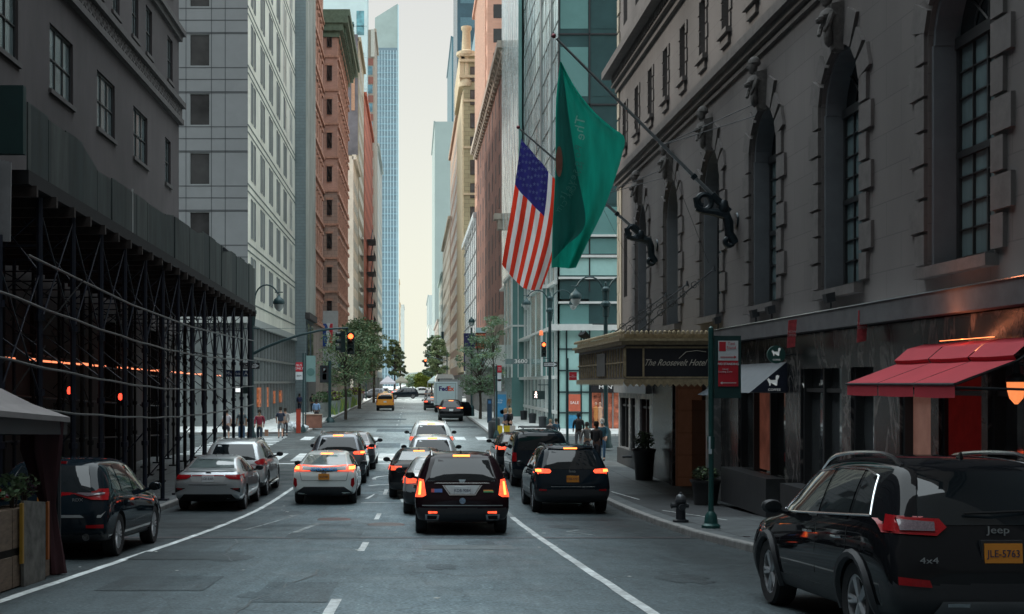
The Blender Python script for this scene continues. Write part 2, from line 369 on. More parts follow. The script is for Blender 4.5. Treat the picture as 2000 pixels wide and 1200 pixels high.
def body_mesh(kind, L, H, W, trimz, bumpz, pm, clad=TRIM):
    key = (kind, L, H, W, trimz, bumpz)
    if key not in _BODY:
        L0, H0, W0, st = ST[kind]; sy, sz, sx = L / L0, H / H0, W / 2 / W0
        bm = bmesh.new(); rings = []
        for y, zb, zs, zt, wb, ws, wt in st:
            half = [(0, zb), (.6 * wb, zb), (.93 * wb, zb + .05), (wb, zb + .3 * (zs - zb)), (wb * 1.005, zb + .68 * (zs - zb)), (ws, zs), (ws + (wt - ws) * .45, zs + (zt - zs) * .5),
                    (wt, zt - (zt - zs) * .12), (wt * .86, zt - (zt - zs) * .02 - .008), (wt * .45, zt), (0, zt + .004)]
            ring = half + [(-a, b) for a, b in half[-2:0:-1]]
            rings.append([bm.verts.new((a * sx, y * sy, b * sz)) for a, b in ring])
        n = len(rings[0])
        for r0, r1 in zip(rings, rings[1:]):
            for k in range(n): bm.faces.new((r0[k], r0[(k + 1) % n], r1[(k + 1) % n], r1[k]))
        for r in (rings[0], rings[-1]):
            for k in range(n // 2): 
                q = [r[k], r[k + 1], r[(n - k - 1) % n], r[(n - k) % n]]
                q = list(dict.fromkeys(q))
                if len(q) > 2: bm.faces.new(q)
        bmesh.ops.recalc_face_normals(bm, faces=bm.faces)
        cr = bm.edges.layers.float.get('crease_edge') or bm.edges.layers.float.new('crease_edge')
        for r0, r1 in zip(rings, rings[1:]):
            for k in (5, n - 5):
                e = bm.edges.get((r0[k], r1[k]))
                if e: e[cr] = .55
            for k in (2, n - 2):
                e = bm.edges.get((r0[k], r1[k]))
                if e: e[cr] = .4
        me = bpy.data.meshes.new('body'); bm.to_mesh(me); bm.free()
        for m in (pm, ARCHM, clad): me.materials.append(m)
        o = bpy.data.objects.new('tmp_body', me); COL.objects.link(o)
        sub = o.modifiers.new('s', 'SUBSURF'); sub.levels = 2; sub.render_levels = 2
        R = wheel_r(kind) * sz + .045
        cut = MB()
        for wy in wheels_y(kind, L):
            for sg in (-1, 1):
                x0, x1 = sorted((sg * (W / 2 - .30), sg * (W / 2 + .2)))
                cut.lathe([(R, x0), (R, x1)], (0, wy, wheel_r(kind) * sz), 28, 1, 'x')
        cm = cut.mesh('cutter', [pm, ARCHM, clad]); co = bpy.data.objects.new('tmp_cut', cm); COL.objects.link(co)
        bo = o.modifiers.new('b', 'BOOLEAN'); bo.operation = 'DIFFERENCE'; bo.object = co; bo.solver = 'EXACT'
        dg = bpy.context.evaluated_depsgraph_get(); ev = bpy.data.meshes.new_from_object(o.evaluated_get(dg))
        bpy.data.objects.remove(o); bpy.data.objects.remove(co)
        for p in ev.polygons:
            if p.material_index == 0:
                c = p.center
                if c.z < trimz or (c.y < .32 and c.z < bumpz) or (c.y > L - .3 and c.z < trimz + .1): p.material_index = 2
            p.use_smooth = True
        try: ev.set_sharp_from_angle(angle=math.radians(42))
        except Exception: pass
        ev.name = 'body'
        b2 = bmesh.new(); b2.from_mesh(ev); bv = BVHTree.FromBMesh(b2); b2.free()
        _BODY[key] = (ev, bv)
    ev, bv = _BODY[key]; me = ev.copy(); me.materials[0] = pm
    return me, bv
def wheel_r(kind): return {'suv': .37, 'boxy': .38, 'sedan': .325, 'hatch': .32}[kind]
def wheels_y(kind, L): return {'suv': (.195 * L, .775 * L), 'boxy': (.19 * L, .78 * L), 'sedan': (.205 * L, .79 * L), 'hatch': (.195 * L, .79 * L)}[kind]
_WH = {}
def wheel(parent, x, y, r, side, spokes=5, rim=RIM, w=.23):
    k = (round(r, 3), side, spokes, rim.name)
    if k not in _WH:
        t = MB().lathe([(r * .66, -w / 2 + .01), (r * .93, -w / 2), (r, -w / 2 + .03), (r, w / 2 - .03), (r * .93, w / 2), (r * .66, w / 2 - .01), (r * .66, -w / 2 + .01)], n=28, axis='x', cap=False).mesh('tyre', RUB, True)
        m = MB(); q = side * (w / 2 - .02)
        m.lathe([(r * .67, -w / 2 + .02), (r * .67, q - side * .0), (r * .60, q), (r * .60, -side * .02)], n=28, axis='x', cap=False)
        m.lathe([(.001, q - side * .02), (r * .15, q - side * .02), (r * .15, q - side * .05)], n=12, axis='x')
        m.lathe([(.001, side * .03), (r * .62, side * .03)], n=24, axis='x', mi=1)
        for i in range(spokes):
            a = 2 * math.pi * i / spokes
            for da in (-.13, .13):
                c0, s0 = math.cos(a), math.sin(a); c1, s1 = math.cos(a + da), math.sin(a + da)
                m.tube([(q - side * .03, c0 * r * .1, s0 * r * .1), (q - side * .012, c1 * r * .62, s1 * r * .62)], [.026, .02], 5)
        _WH[k] = (t, m.mesh('rim', [rim, ARCHM], True))
    e = link('wheel', None, parent, (x, y, r)); link('tyre', _WH[k][0], e); link('rim', _WH[k][1], e)
    return e
def car(name, label, cat, x, y, kind='suv', L=4.7, W=1.9, H=1.68, pm=None, heading=0, trimz=.38, bumpz=.6, rails=False, rail_h=.05, plate='orange', ptext='', lamps=(), lit=False,
        brake3=True, badge=None, mirrors=True, spokes=5, rim=RIM, glass=CGLASS, rglass=None, chrome=None, extra=None, group=None, flare=False, detail=True, arch=True, fin=True, pt=.0):
    L0, H0, W0, _ = ST[kind]; sy, sz, sx = L / L0, H / H0, W / 2 / W0
    yr, yf = wheels_y(kind, L)
    if heading == 0:
        z0, z1 = G(y + yr), G(y + yf); pitch = math.atan2(z1 - z0, yf - yr)
        root = thing(name, label, cat, (x, y, z0 - math.tan(pitch) * yr), (pitch, 0, 0), group)
    else: root = thing(name, label, cat, (x, y, G(y)), (0, 0, heading), group)
    me, bv = body_mesh(kind, L, H, W, trimz * sz, bumpz * sz, pm)
    body = link('body', me, root)
    def sc(p): return [(a * sy, b * sz) for a, b in p]
    def sr(p): return [(a * sx, b * sz) for a, b in p]
    patch(root, 'rear_window', bv, 'rear', sr(REARW[kind]), rglass or glass, cuts=4)
    patch(root, 'windshield', bv, 'front', sr(FRONTW[kind]), glass, cuts=4)
    for side in ('left', 'right'):
        for i, w in enumerate(WIN[kind]):
            patch(root, 'side_window', bv, side, sc(w), glass, cuts=3)
        if chrome:
            allp = sc(WIN[kind][0]) ; b_ = sc(WIN[kind][1]); c_ = sc(WIN[kind][2])
            hull = [c_[0], c_[1], c_[2] if len(c_) > 3 else b_[1], b_[1], b_[2], allp[1], *allp[2:]]
            outline(root, 'window_trim', bv, side, hull, chrome, .011, .01)
    R = wheel_r(kind) * sz
    for wy in (yr, yf):
        for s in (-1, 1): wheel(root, s * (W / 2 - .135), wy, R, s, spokes, rim)
    if detail:
        for side, s in (('left', -1), ('right', 1)):
            for k, ys in enumerate(SEAM[kind]):
                yy = ys * sy; lo = .3 * sz; hi = (1.03 if kind == 'suv' else 1.1 if kind == 'boxy' else .93) * sz
                if abs(yy - yr) < R + .06: lo = 2.2 * R
                patch(root, 'door_seam', bv, side, [(yy, lo), (yy + .012, lo), (yy + .012, hi), (yy, hi)], ARCHM, .003, 2)
            for ys in (SEAM[kind][0] + .14, SEAM[kind][1] + .12):
                hz = {'suv': .93, 'boxy': 1.0, 'sedan': .83, 'hatch': .84}[kind] * sz; h = bv.ray_cast(Vector((s * 4, ys * sy, hz)), Vector((-s, 0, 0)))
                if h[0]:
                    MB().tube([(h[0].x + s * .0, ys * sy - .01, hz), (h[0].x + s * .035, ys * sy + .02, hz), (h[0].x + s * .035, ys * sy + .15, hz), (h[0].x, ys * sy + .18, hz)], .014, 6).build('door_handle', pm if not chrome else chrome, root, True)
        for s in (-1, 1):
            p = [(s * a, b) for a, b in ((.55, .62), (.86, .66), (.84, .80), (.58, .76))]
            patch(root, 'headlight', bv, 'front', sr(p), HEADL)
        patch(root, 'grille', bv, 'front', sr([(-.5, .42), (.5, .42), (.5, .66), (-.5, .66)]), ARCHM)
    if flare:
        for wy in (yr, yf):
            for s in (-1, 1):
                pts = []
                for k in range(13):
                    a = math.radians(-14 + k * 208 / 12); px, pz = wy + (R + .06) * math.cos(a), R + (R + .06) * math.sin(a)
                    h = bv.ray_cast(Vector((s * 4, px, max(pz, .3 * sz))), Vector((-s, 0, 0)))
                    if h[0]: pts.append((min(W / 2 + .004, abs(h[0].x)) * s, px, pz))
                MB().tube(pts, .045, 6).build('wheel_arch_trim', TRIM, root, True)
    if mirrors:
        my = {'suv': 3.12, 'boxy': 3.2, 'sedan': 2.82, 'hatch': 2.9}[kind] * sy; mz = {'suv': 1.13, 'boxy': 1.24, 'sedan': 1.02, 'hatch': 1.03}[kind] * sz
        for s in (-1, 1):
            m = MB(); X = s * (W / 2 + .10)
            m.lathe([(.001, -.07), (.07, -.055), (.098, -.02), (.095, .03), (.05, .075), (.001, .085)], (X, my, mz), 12, 0, 'y', sx=1.15, sy=.8)
            m.tube([(s * (W / 2 - .1), my + .05, mz - .07), (X - s * .05, my, mz - .03)], .03, 6)
            m.lathe([(.001, -.073), (.078, -.066)], (X, my, mz), 12, 1, 'y', sx=1.15, sy=.8)
            m.build('side_mirror', [TRIM if pt == 0 else pm, CGLASS], root, True)
    if fin:
        fy = .85 * sy if kind in ('suv', 'boxy') else 1.5 * sy; h = bv.ray_cast(Vector((0, fy, 5)), Vector((0, 0, -1)))
        z = h[0].z if h[0] else H
        MB().add([(-.02, fy - .06, z - .01), (.02, fy - .06, z - .01), (0, fy + .1, z - .01), (0, fy - .05, z + .06)], [(0, 1, 3), (1, 2, 3), (2, 0, 3), (0, 2, 1)]).build('antenna_fin', pm, root)
    if rails:
        for s in (-1, 1):
            pts = []
            for k in range(11):
                t = k / 10; yy = (.62 + (2.75 - .62) * t) * sy; h = bv.ray_cast(Vector((s * .60 * sx, yy, 5)), Vector((0, 0, -1)))
                if h[0]: pts.append(h[0] + Vector((0, 0, -.01 + rail_h * min(1, 7 * t, 7 * (1 - t)) + .01)))
            MB().tube(pts, .02, 6).build('roof_rail', CHROME if rails == 'chrome' else TRIM, root, True)
    for i, (nm, poly, mt, mir) in enumerate(lamps):
        for mr in (False, True)[:2 if mir else 1]: patch(root, nm, bv, 'rear', sr(poly), mt, .016 + .012 * i, 4, mirror=mr)
    if brake3:
        z = {'suv': 1.605, 'boxy': 1.74, 'sedan': 1.345, 'hatch': 1.385}[kind]
        z *= sz; hw = .17
        h = bv.ray_cast(Vector((0, -4, z)), Vector((0, 1, 0))); yy = h[0].y if h[0] else .4
        MB().box(-hw, hw, yy - .03, yy + .1, z - .022, z + .022).build('brake_light', LITY if lit else TAIL, root)
    if plate:
        pz = {'suv': .90, 'boxy': .95, 'sedan': .86, 'hatch': .74}[kind] * sz if not isinstance(plate, tuple) else plate[1]
        pc = plate[0] if isinstance(plate, tuple) else plate
        h = bv.ray_cast(Vector((0, -4, pz)), Vector((0, 1, 0))); yy = (h[0].y if h[0] else .1) - .03
        pl = MB().box(-.155, .155, yy - .005, yy + .05, pz - .08, pz + .08).build('licence_plate', PLO if pc == 'orange' else PLW, root)
        if ptext: text(ptext, .085, INKD, pl, (0, yy - .007, pz - .005), sx=.9)
    if extra: extra(root, bv, sx, sy, sz, pm)
    return root
def bar(root, name, mat, x0, x1, y, z0, z1, d=.04, label=None):
    o = MB().box(x0, x1, y - d, y, z0, z1).build(name, mat, root)
    if label: o['label'] = label
    return o
def hit(bv, x, z): 
    h = bv.ray_cast(Vector((x, -4, z)), Vector((0, 1, 0))); return h[0].y if h[0] else 0
BLK = paint('gloss_black', (.008, .009, .011), .3, coat=1)
DKB = paint('dark_blue', (.008, .014, .02), .25)
GRY = paint('mid_grey', (.10, .11, .125), .3, .5)
SIL = paint('silver', (.48, .50, .51), .3, .45)
SIL2 = paint('cool_silver', (.40, .43, .45), .3, .5)
WHT = paint('white', (.78, .82, .80), .3)
YEL = paint('taxi_orange', (.95, .36, .03), .35)
MAR = paint('black_cherry', (.014, .006, .009), .25)

# --- the big black suv cut by the frame edge
def x_cherokee(r, bv, sx, sy, sz, pm):
    y = hit(bv, 0, 1.02)
    text('Jeep', .085, INKW, r, (0, hit(bv, 0, 1.04) - .03, 1.045), sx=1.3)
    text('4x4', .07, INKW, r, (-.62, hit(bv, -.62, .74) - .012, .80), sx=1.5)
    fr = MB().box(-.175, .175, hit(bv, 0, .86) - .02, hit(bv, 0, .86) + .03, .75, .965).build('plate_frame', TRIM, r)
    text('ATLANTIC', .035, INKW, fr, (0, hit(bv, 0, .86) - .023, .768), sx=1.2, bold=.001)
    patch(r, 'reflector', bv, 'rear', [(-.86, .60), (-.60, .58), (-.62, .64), (-.86, .665)], TAIL, .01)
    patch(r, 'reflector', bv, 'rear', [(.86, .60), (.60, .58), (.62, .64), (.86, .665)], TAIL, .01)
    patch(r, 'skid_plate', bv, 'rear', [(-.6, .33), (.6, .33), (.52, .47), (-.52, .47)], M('skid_grey', (.16, .17, .18), .5, .3), .015)
    patch(r, 'lower_chrome', bv, 'rear', [(-.48, .43), (-.30, .43), (-.30, .455), (-.48, .455)], CHROME, .02, 1)
    for s in ('left', 'right'):
        patch(r, 'tail_light', bv, s, [(.14, 1.02), (.20, 1.15), (.36, 1.165), (.30, 1.03)], TAIL, .012)
    bw = hit(bv, 0, 1.2)
    MB().tube([(-.25, hit(bv, -.25, 1.17) - .03, 1.18), (0, bw - .07, 1.19), (.3, hit(bv, .3, 1.2) - .03, 1.2)], .012, 6).build('wiper', ARCHM, r)
car('parked_suv', 'large glossy black suv at the right frame edge with orange plate and silver roof rails', 'suv', 4.86, 10.05, 'suv', 4.65, 1.88, 1.67, BLK,
    trimz=.40, bumpz=.62, rails='chrome', rail_h=.065, plate=('orange', .86), ptext='JLE-5763', rim=RIM, spokes=5, chrome=CHROME, flare=True, brake3=False,
    lamps=[('tail_light', [(-.90, 1.03), (-.52, 1.01), (-.42, 1.08), (-.47, 1.15), (-.88, 1.17)], TAIL, 1), ('tail_light', [(-.80, 1.05), (-.53, 1.045), (-.52, 1.12), (-.80, 1.14)], TAILW, 1)], extra=x_cherokee)
# --- dark suv parked behind the dining tent
def x_rdx(r, bv, sx, sy, sz, pm):
    text('RDX', .07, INKW, r, (.46, hit(bv, .46, .93) - .01, .93), sx=1.2)
    for s in (-1, 1):
        patch(r, 'reflector', bv, 'rear', [(s * .88, .50), (s * .62, .50), (s * .62, .545), (s * .88, .555)], TAIL, .012)
        MB().lathe([(.055, -.03), (.055, .1), (.045, .1), (.045, -.03)], (s * .62, hit(bv, s * .62, .38), .36), 14, 0, 'y').build('exhaust_pipe', CHROME, r, True)
    patch(r, 'bumper_crease', bv, 'rear', [(-.84, .66), (.84, .66), (.9, .76), (.84, .70), (-.84, .70), (-.9, .76)], SIL2, .008)
    for sd in ('left', 'right'):
        patch(r, 'tail_light', bv, sd, [(.05, .98), (.05, 1.1), (.42, 1.10), (.30, .98)], TAIL, .01)
car('parked_suv', 'dark blue suv parked at the left kerb behind the dining tent post', 'suv', -5.70, 19.0, 'suv', 4.70, 1.90, 1.60, DKB, plate=('orange', .90), ptext='NEL', rim=RIM, spokes=10, chrome=None, bumpz=.42, pt=1,
    trimz=.34, lamps=[('tail_light', [(-.90, .98), (-.68, .99), (-.40, 1.075), (-.45, 1.10), (-.88, 1.10)], TAIL, 1), ('tail_light', [(-.62, 1.04), (-.42, 1.085), (-.46, 1.10), (-.84, 1.095), (-.84, 1.07)], TAILW, 1)], extra=x_rdx)
# --- silver sedan
def x_kia(r, bv, sx, sy, sz, pm):
    patch(r, 'light_bar', bv, 'rear', [(-.42, .925), (.42, .925), (.42, .95), (-.42, .95)], TAIL, .012)
    MB().lathe([(.001, 0), (.075, 0)], (0, hit(bv, 0, 1.0) - .012, 1.0), 16, 0, 'y', sx=1, sy=.45).build('badge', M('badge_dark', (.05, .05, .06), .2, .8, var=0), r)
    patch(r, 'trunk_recess', bv, 'rear', [(-.40, .76), (.40, .76), (.48, .905), (-.48, .905)], SIL, .006)
    patch(r, 'trunk_seam', bv, 'rear', [(-.50, .695), (.50, .695), (.50, .708), (-.50, .708)], ARCHM, .009)
    for s in (-1, 1):
        patch(r, 'bumper_vent', bv, 'rear', [(s * .84, .50), (s * .60, .60), (s * .58, .62), (s * .84, .62)], ARCHM, .01)
        patch(r, 'fog_light', bv, 'rear', [(s * .80, .59), (s * .66, .585), (s * .66, .605), (s * .80, .61)], TAIL, .015)
    patch(r, 'rear_diffuser', bv, 'rear', [(-.80, .27), (.80, .27), (.62, .46), (-.62, .46)], ARCHM, .012)
    patch(r, 'boot_lip', bv, 'rear', [(-.66, 1.035), (.66, 1.035), (.64, 1.055), (-.64, 1.055)], SIL, .03)
car('parked_sedan', 'silver sedan parked at the left kerb with a thin red light bar and unlit lamps', 'car', -5.37, 32.0, 'sedan', 4.64, 1.80, 1.44, SIL2, trimz=.28, bumpz=.34, plate='white', ptext='LGE-5305', rglass=CGLASS2,
    lamps=[('tail_light', [(-.885, .83), (-.56, .85), (-.44, .91), (-.44, .955), (-.86, .955)], TAIL, 1)], brake3=False, rim=RIM, spokes=5, extra=x_kia)
# --- silver suv ahead of it
def x_path(r, bv, sx, sy, sz, pm):
    for sd in ('left', 'right'):
        patch(r, 'tail_light', bv, sd, [(.04, .95), (.04, 1.12), (.48, 1.14), (.30, 1.0)], TAIL, .012)
        patch(r, 'tail_light', bv, sd, [(.06, .955), (.06, 1.01), (.30, 1.01), (.2, .96)], TAILW, .016)
    for s in (-1, 1): MB().tube([(s * .97, 1.35, .36), (s * 1.0, 1.5, .33), (s * 1.0, 3.4, .33), (s * .97, 3.5, .36)], .035, 8).build('running_board', CHROME, r, True)
car('parked_suv', 'tall silver suv with roof rails parked ahead of the silver sedan', 'suv', -5.45, 36.9, 'suv', 5.0, 1.96, 1.74, SIL, rails='chrome', trimz=.36, bumpz=.45, plate='white',
    lamps=[('tail_light', [(-.93, .95), (-.70, .97), (-.62, 1.04), (-.80, 1.13), (-.92, 1.13)], TAIL, 1)], brake3=False, extra=x_path)
# --- white police hatchback
def x_prius(r, bv, sx, sy, sz, pm):
    patch(r, 'rear_garnish', bv, 'rear', [(-.66, .97), (-.1, .93), (.1, .93), (.66, .97), (.70, 1.09), (.12, 1.055), (-.12, 1.055), (-.70, 1.09)], M('black_gloss_panel', (.01, .011, .014), .15, var=0, coat=1), .012)
    BL = M('police_blue', (.03, .32, .75), .5, var=0, emit=.15, ecol=(.03, .3, .8))
    text('DHS POLICE', .105, BL, r, (0, hit(bv, 0, .99) - .02, .998), sx=1.25, bold=.004)
    for s in (-1, 1):
        patch(r, 'light_bar', bv, 'rear', [(s * .0, 1.045), (s * .62, 1.085), (s * .62, 1.11), (s * .0, 1.072)], LIT, .016)
        patch(r, 'light_bar', bv, 'rear', [(s * .36, .945), (s * .78, .955), (s * .78, .985), (s * .40, .965)], LIT, .016)
        patch(r, 'reflector', bv, 'rear', [(s * .80, .50), (s * .845, .60), (s * .83, .78), (s * .76, .74), (s * .74, .56)], TAIL, .016)
        patch(r, 'hatch_seam', bv, 'rear', [(s * .62, .70), (s * .63, .70), (s * .68, .93), (s * .67, .93)], ARCHM, .01)
    patch(r, 'hatch_seam', bv, 'rear', [(-.62, .69), (.62, .69), (.62, .70), (-.62, .70)], ARCHM, .01)
    MB().lathe([(.001, 0), (.055, 0)], (0, hit(bv, 0, .90) - .016, .90), 16, 0, 'y', sx=1.3, sy=.9).build('badge', CHROME, r)
    patch(r, 'rear_diffuser', bv, 'rear', [(-.84, .25), (.84, .25), (.80, .36), (.56, .52), (-.56, .52), (-.80, .36)], TRIM, .014)
car('police_car', 'white police hatchback in the left lane with blue lettering between its lit tail lights', 'car', -2.50, 34.2, 'hatch', 4.54, 1.78, 1.47, WHT, trimz=.26, bumpz=.30, plate=('orange', .80), ptext='SG7484', rglass=CGLASS2,
    lamps=[('tail_light', [(-.86, .96), (-.62, .95), (-.60, 1.04), (-.66, 1.11), (-.84, 1.09)], LIT, 1), ('tail_light_core', [(-.82, .99), (-.68, .985), (-.68, 1.06), (-.80, 1.06)], LITY, 1)], lit=True, extra=x_prius, spokes=10)
# --- grey suv ahead of the police car
GCL = [('tail_light', [(-.92, 1.00), (-.56, 1.00), (-.52, 1.05), (-.56, 1.10), (-.92, 1.12)], LIT, 1), ('tail_light_core', [(-.88, 1.03), (-.76, 1.03), (-.76, 1.09), (-.88, 1.09)], LITY, 1)]
def x_gc(r, bv, sx, sy, sz, pm):
    text('Jeep', .10, INKW, r, (0, hit(bv, 0, 1.09) - .012, 1.09), bold=.002)
car('suv', 'grey suv with lit wide tail lights waiting ahead of the white police car', 'suv', -2.60, 41.8, 'suv', 4.82, 1.94, 1.76, GRY, rails='chrome', plate='orange', lamps=GCL, lit=True, extra=x_gc, bumpz=.5)
car('sedan', 'dark grey sedan mostly hidden beyond the grey suv in the left lane', 'car', -2.42, 47.9, 'sedan', 4.8, 1.86, 1.47, GRY, plate='white', lamps=[('tail_light', [(-.88, .85), (-.5, .87), (-.5, .95), (-.86, .95)], LIT, 1)], lit=True)
# --- black cherry suv in the centre
def x_cad(r, bv, sx, sy, sz, pm):
    y = hit(bv, 0, 1.0)
    patch(r, 'chrome_strip', bv, 'rear', [(-.56, 1.03), (.56, 1.03), (.50, 1.05), (-.50, 1.05)], CHROME, .02)
    patch(r, 'plate_surround', bv, 'rear', [(-.40, 1.0), (-.26, .80), (.26, .80), (.40, 1.0), (.37, 1.0), (.245, .825), (-.245, .825), (-.37, 1.0)], CHROME, .018)
    patch(r, 'plate_recess', bv, 'rear', [(-.36, 1.0), (-.24, .83), (.24, .83), (.36, 1.0)], SIL2, .010)
    MB().prism([(-.07, 1.12), (-.05, 1.065), (0, 1.045), (.05, 1.065), (.07, 1.12)], hit(bv, 0, 1.09) - .03, hit(bv, 0, 1.09), 'y').build('crest_badge', CHROME, r)
    text('PLATINUM', .03, INKW, r, (-.62, hit(bv, -.62, 1.07) - .012, 1.09)); text('XT5', .04, INKW, r, (.62, hit(bv, .62, 1.07) - .012, 1.085))
    st = patch(r, 'bumper_sticker', bv, 'rear', [(-.62, .86), (-.40, .86), (-.40, .93), (-.62, .93)], M('sticker_blue', (.05, .12, .35), .5, var=0), .012); st['label'] = 'blue bumper sticker with a red end'
    patch(r, 'bumper_sticker', bv, 'rear', [(-.62, .86), (-.56, .86), (-.56, .93), (-.62, .93)], M('sticker_red', (.55, .06, .06), .5, var=0), .016)
    patch(r, 'rainbow_sticker', bv, 'rear', [(.42, .86), (.62, .86), (.62, .885), (.42, .885)], M('st_g', (.05, .3, .12), .5, var=0), .012)
    patch(r, 'rainbow_sticker', bv, 'rear', [(.42, .885), (.62, .885), (.60, .91), (.42, .91)], M('st_o', (.6, .25, .05), .5, var=0), .012)
    MB().lathe([(.001, 0), (.062, 0)], (0, hit(bv, 0, .69) - .014, .70), 20, 0, 'y').build('round_sticker', M('st_w', (.45, .6, .8), .5, var=.3, scale=40), r)
    for s in (-1, 1):
        patch(r, 'reflector', bv, 'rear', [(s * .68, .455), (s * .50, .455), (s * .50, .49), (s * .68, .495)], LIT, .02)
        patch(r, 'exhaust_surround', bv, 'rear', [(s * .74, .32), (s * .48, .32), (s * .46, .43), (s * .74, .44)], SIL2, .015)
        patch(r, 'exhaust_pipe', bv, 'rear', [(s * .70, .345), (s * .52, .345), (s * .50, .41), (s * .70, .415)], ARCHM, .022)
    patch(r, 'bumper_strip', bv, 'rear', [(-.80, .60), (.80, .60), (.80, .615), (-.80, .615)], SIL2, .012)
    hd = MB().lathe([(.001, -.1), (.1, -.08), (.13, 0), (.1, .1), (.001, .13)], (.38, 1.15, 1.32), 12, 0, 'z'); hd.build('headrest', TRIM, r, True)
CADL = [('tail_light', [(-.925, .78), (-.79, .78), (-.72, .82), (-.765, 1.12), (-.85, 1.14)], LIT, 1), ('tail_light_core', [(-.87, .82), (-.82, .82), (-.80, 1.08), (-.835, 1.08)], LITY, 1)]
car('suv', 'black suv with tall vertical lit tail lights and white plate in mid road', 'suv', .97, 24.4, 'suv', 4.81, 1.90, 1.68, MAR, trimz=.36, bumpz=.56, rails='chrome', plate=('white', .905), ptext='KDB-9084', lamps=CADL, lit=True, extra=x_cad, pt=1)
car('sedan', 'silver sedan half hidden in front of the black suv with vertical lights', 'car', .63, 30.5, 'sedan', 4.6, 1.82, 1.45, SIL, plate='white', lamps=[('tail_light', [(-.88, .80), (-.5, .82), (-.5, .95), (-.86, .95)], LIT, 1)], lit=True, rglass=CGLASS2)
car('sedan', 'black sedan peeking out left of the silver sedan in the middle lane', 'car', .16, 36.2, 'sedan', 4.7, 1.84, 1.47, BLK, plate='white', rglass=CGLASS2, lamps=[('tail_light', [(-.88, .84), (-.5, .86), (-.5, .96), (-.86, .96)], LIT, 1)], lit=True, trimz=.3, bumpz=.5)
car('suv', 'pale silver crossover with wide black rear window in the middle lane queue', 'suv', .66, 43.0, 'suv', 4.6, 1.85, 1.60, SIL, plate='white', lit=True, lamps=[('tail_light', [(-.9, .95), (-.55, .95), (-.6, 1.08), (-.88, 1.08)], LIT, 1)])
car('suv', 'white suv with roof rails at the head of the middle lane queue', 'suv', .75, 51.8, 'suv', 4.9, 1.92, 1.74, WHT, plate='white', lit=True, rails='chrome', lamps=[('tail_light', [(-.9, .95), (-.55, .95), (-.6, 1.08), (-.88, 1.08)], LIT, 1)])
# --- right lane
def x_gc2(r, bv, sx, sy, sz, pm):
    x_gc(r, bv, sx, sy, sz, pm)
    patch(r, 'chrome_strip', bv, 'rear', [(-.55, .70), (.55, .70), (.55, .715), (-.55, .715)], CHROME, .014)
    for s in (-1, 1): patch(r, 'reflector', bv, 'rear', [(s * .84, .60), (s * .66, .60), (s * .66, .64), (s * .84, .65)], TAIL, .014)
    patch(r, 'spoiler', bv, 'rear', [(-.58, 1.64), (.58, 1.64), (.56, 1.68), (-.56, 1.68)], pm, .05)
car('suv', 'black suv with lit wide tail lights and orange plate in the right lane', 'suv', 4.02, 31.0, 'suv', 4.82, 1.94, 1.76, DKB, trimz=.4, bumpz=.62, rails=True, plate=('orange', .90), ptext='T58-1771', lamps=GCL, lit=True, extra=x_gc2, pt=1)
def x_lr(r, bv, sx, sy, sz, pm):
    for s in (-1, 1):
        MB().tube([(s * .55, .3, 1.90), (s * .55, .4, 1.95), (s * .55, 2.2, 1.95), (s * .55, 2.3, 1.90)], .018, 6).build('roof_rail', TRIM, r, True)
    for yy in (.7, 1.8): MB().tube([(-.6, yy, 1.97), (.6, yy, 1.97)], .02, 6).build('cross_bar', TRIM, r, True)
car('suv', 'boxy dark green-black off-roader with roof rack ahead of the black suv in the right lane', 'suv', 4.22, 40.7, 'boxy', 4.83, 1.92, 1.88, DKB, plate='white', lamps=[('tail_light', [(-.93, .86), (-.80, .86), (-.80, 1.14), (-.92, 1.14)], TAIL, 1)], brake3=False, extra=x_lr, pt=1)
car('sedan', 'dark sedan in the right lane left of and beyond the boxy off-roader', 'car', 4.10, 47.2, 'sedan', 4.8, 1.86, 1.48, BLK, plate='white', lit=True, lamps=[('tail_light', [(-.88, .84), (-.5, .86), (-.5, .96), (-.86, .96)], LIT, 1)], pt=1)
# --- beyond the avenue
def x_taxi(r, bv, sx, sy, sz, pm):
    MB().prism([(-.28, 1.83), (.28, 1.83), (.22, 1.98), (-.22, 1.98)], 1.4, 1.6, 'y').build('roof_sign', M('taxi_sign', (.85, .75, .45), .5, var=0, emit=.3), r)
car('taxi', 'orange yellow taxi driving away down the left lane beyond the crossing', 'taxi', -2.95, 126.5, 'boxy', 4.7, 1.84, 1.84, YEL, plate='white', lamps=[('tail_light', [(-.93, .9), (-.82, .9), (-.82, 1.2), (-.92, 1.2)], TAIL, 1)], brake3=False, extra=x_taxi, bumpz=.6)
def x_door(r, bv, sx, sy, sz, pm):
    d = MB().hexa([(.93, 2.95, .35), (1.70, 2.45, .35), (1.70, 2.39, .35), (.93, 2.89, .35), (.93, 2.95, 1.0), (1.70, 2.45, 1.0), (1.70, 2.39, 1.0), (.93, 2.89, 1.0)]).build('open_door', pm, r)
    MB().hexa([(.93, 2.94, 1.0), (1.70, 2.44, 1.0), (1.70, 2.41, 1.0), (.93, 2.91, 1.0), (.88, 2.9, 1.5), (1.5, 2.5, 1.45), (1.5, 2.47, 1.45), (.88, 2.87, 1.5)]).build('door_window', CGLASS, d)
car('suv', 'black suv stopped at the right kerb behind the delivery truck with its door open', 'suv', 2.92, 95.5, 'suv', 4.9, 1.92, 1.72, BLK, plate='white', lit=True, extra=x_door,
    lamps=[('tail_light', [(-.92, 1.0), (-.45, 1.02), (-.40, 1.06), (-.90, 1.12)], LIT, 1), ('tail_light_core', [(-.88, 1.02), (-.7, 1.03), (-.7, 1.08), (-.88, 1.08)], LITY, 1)])
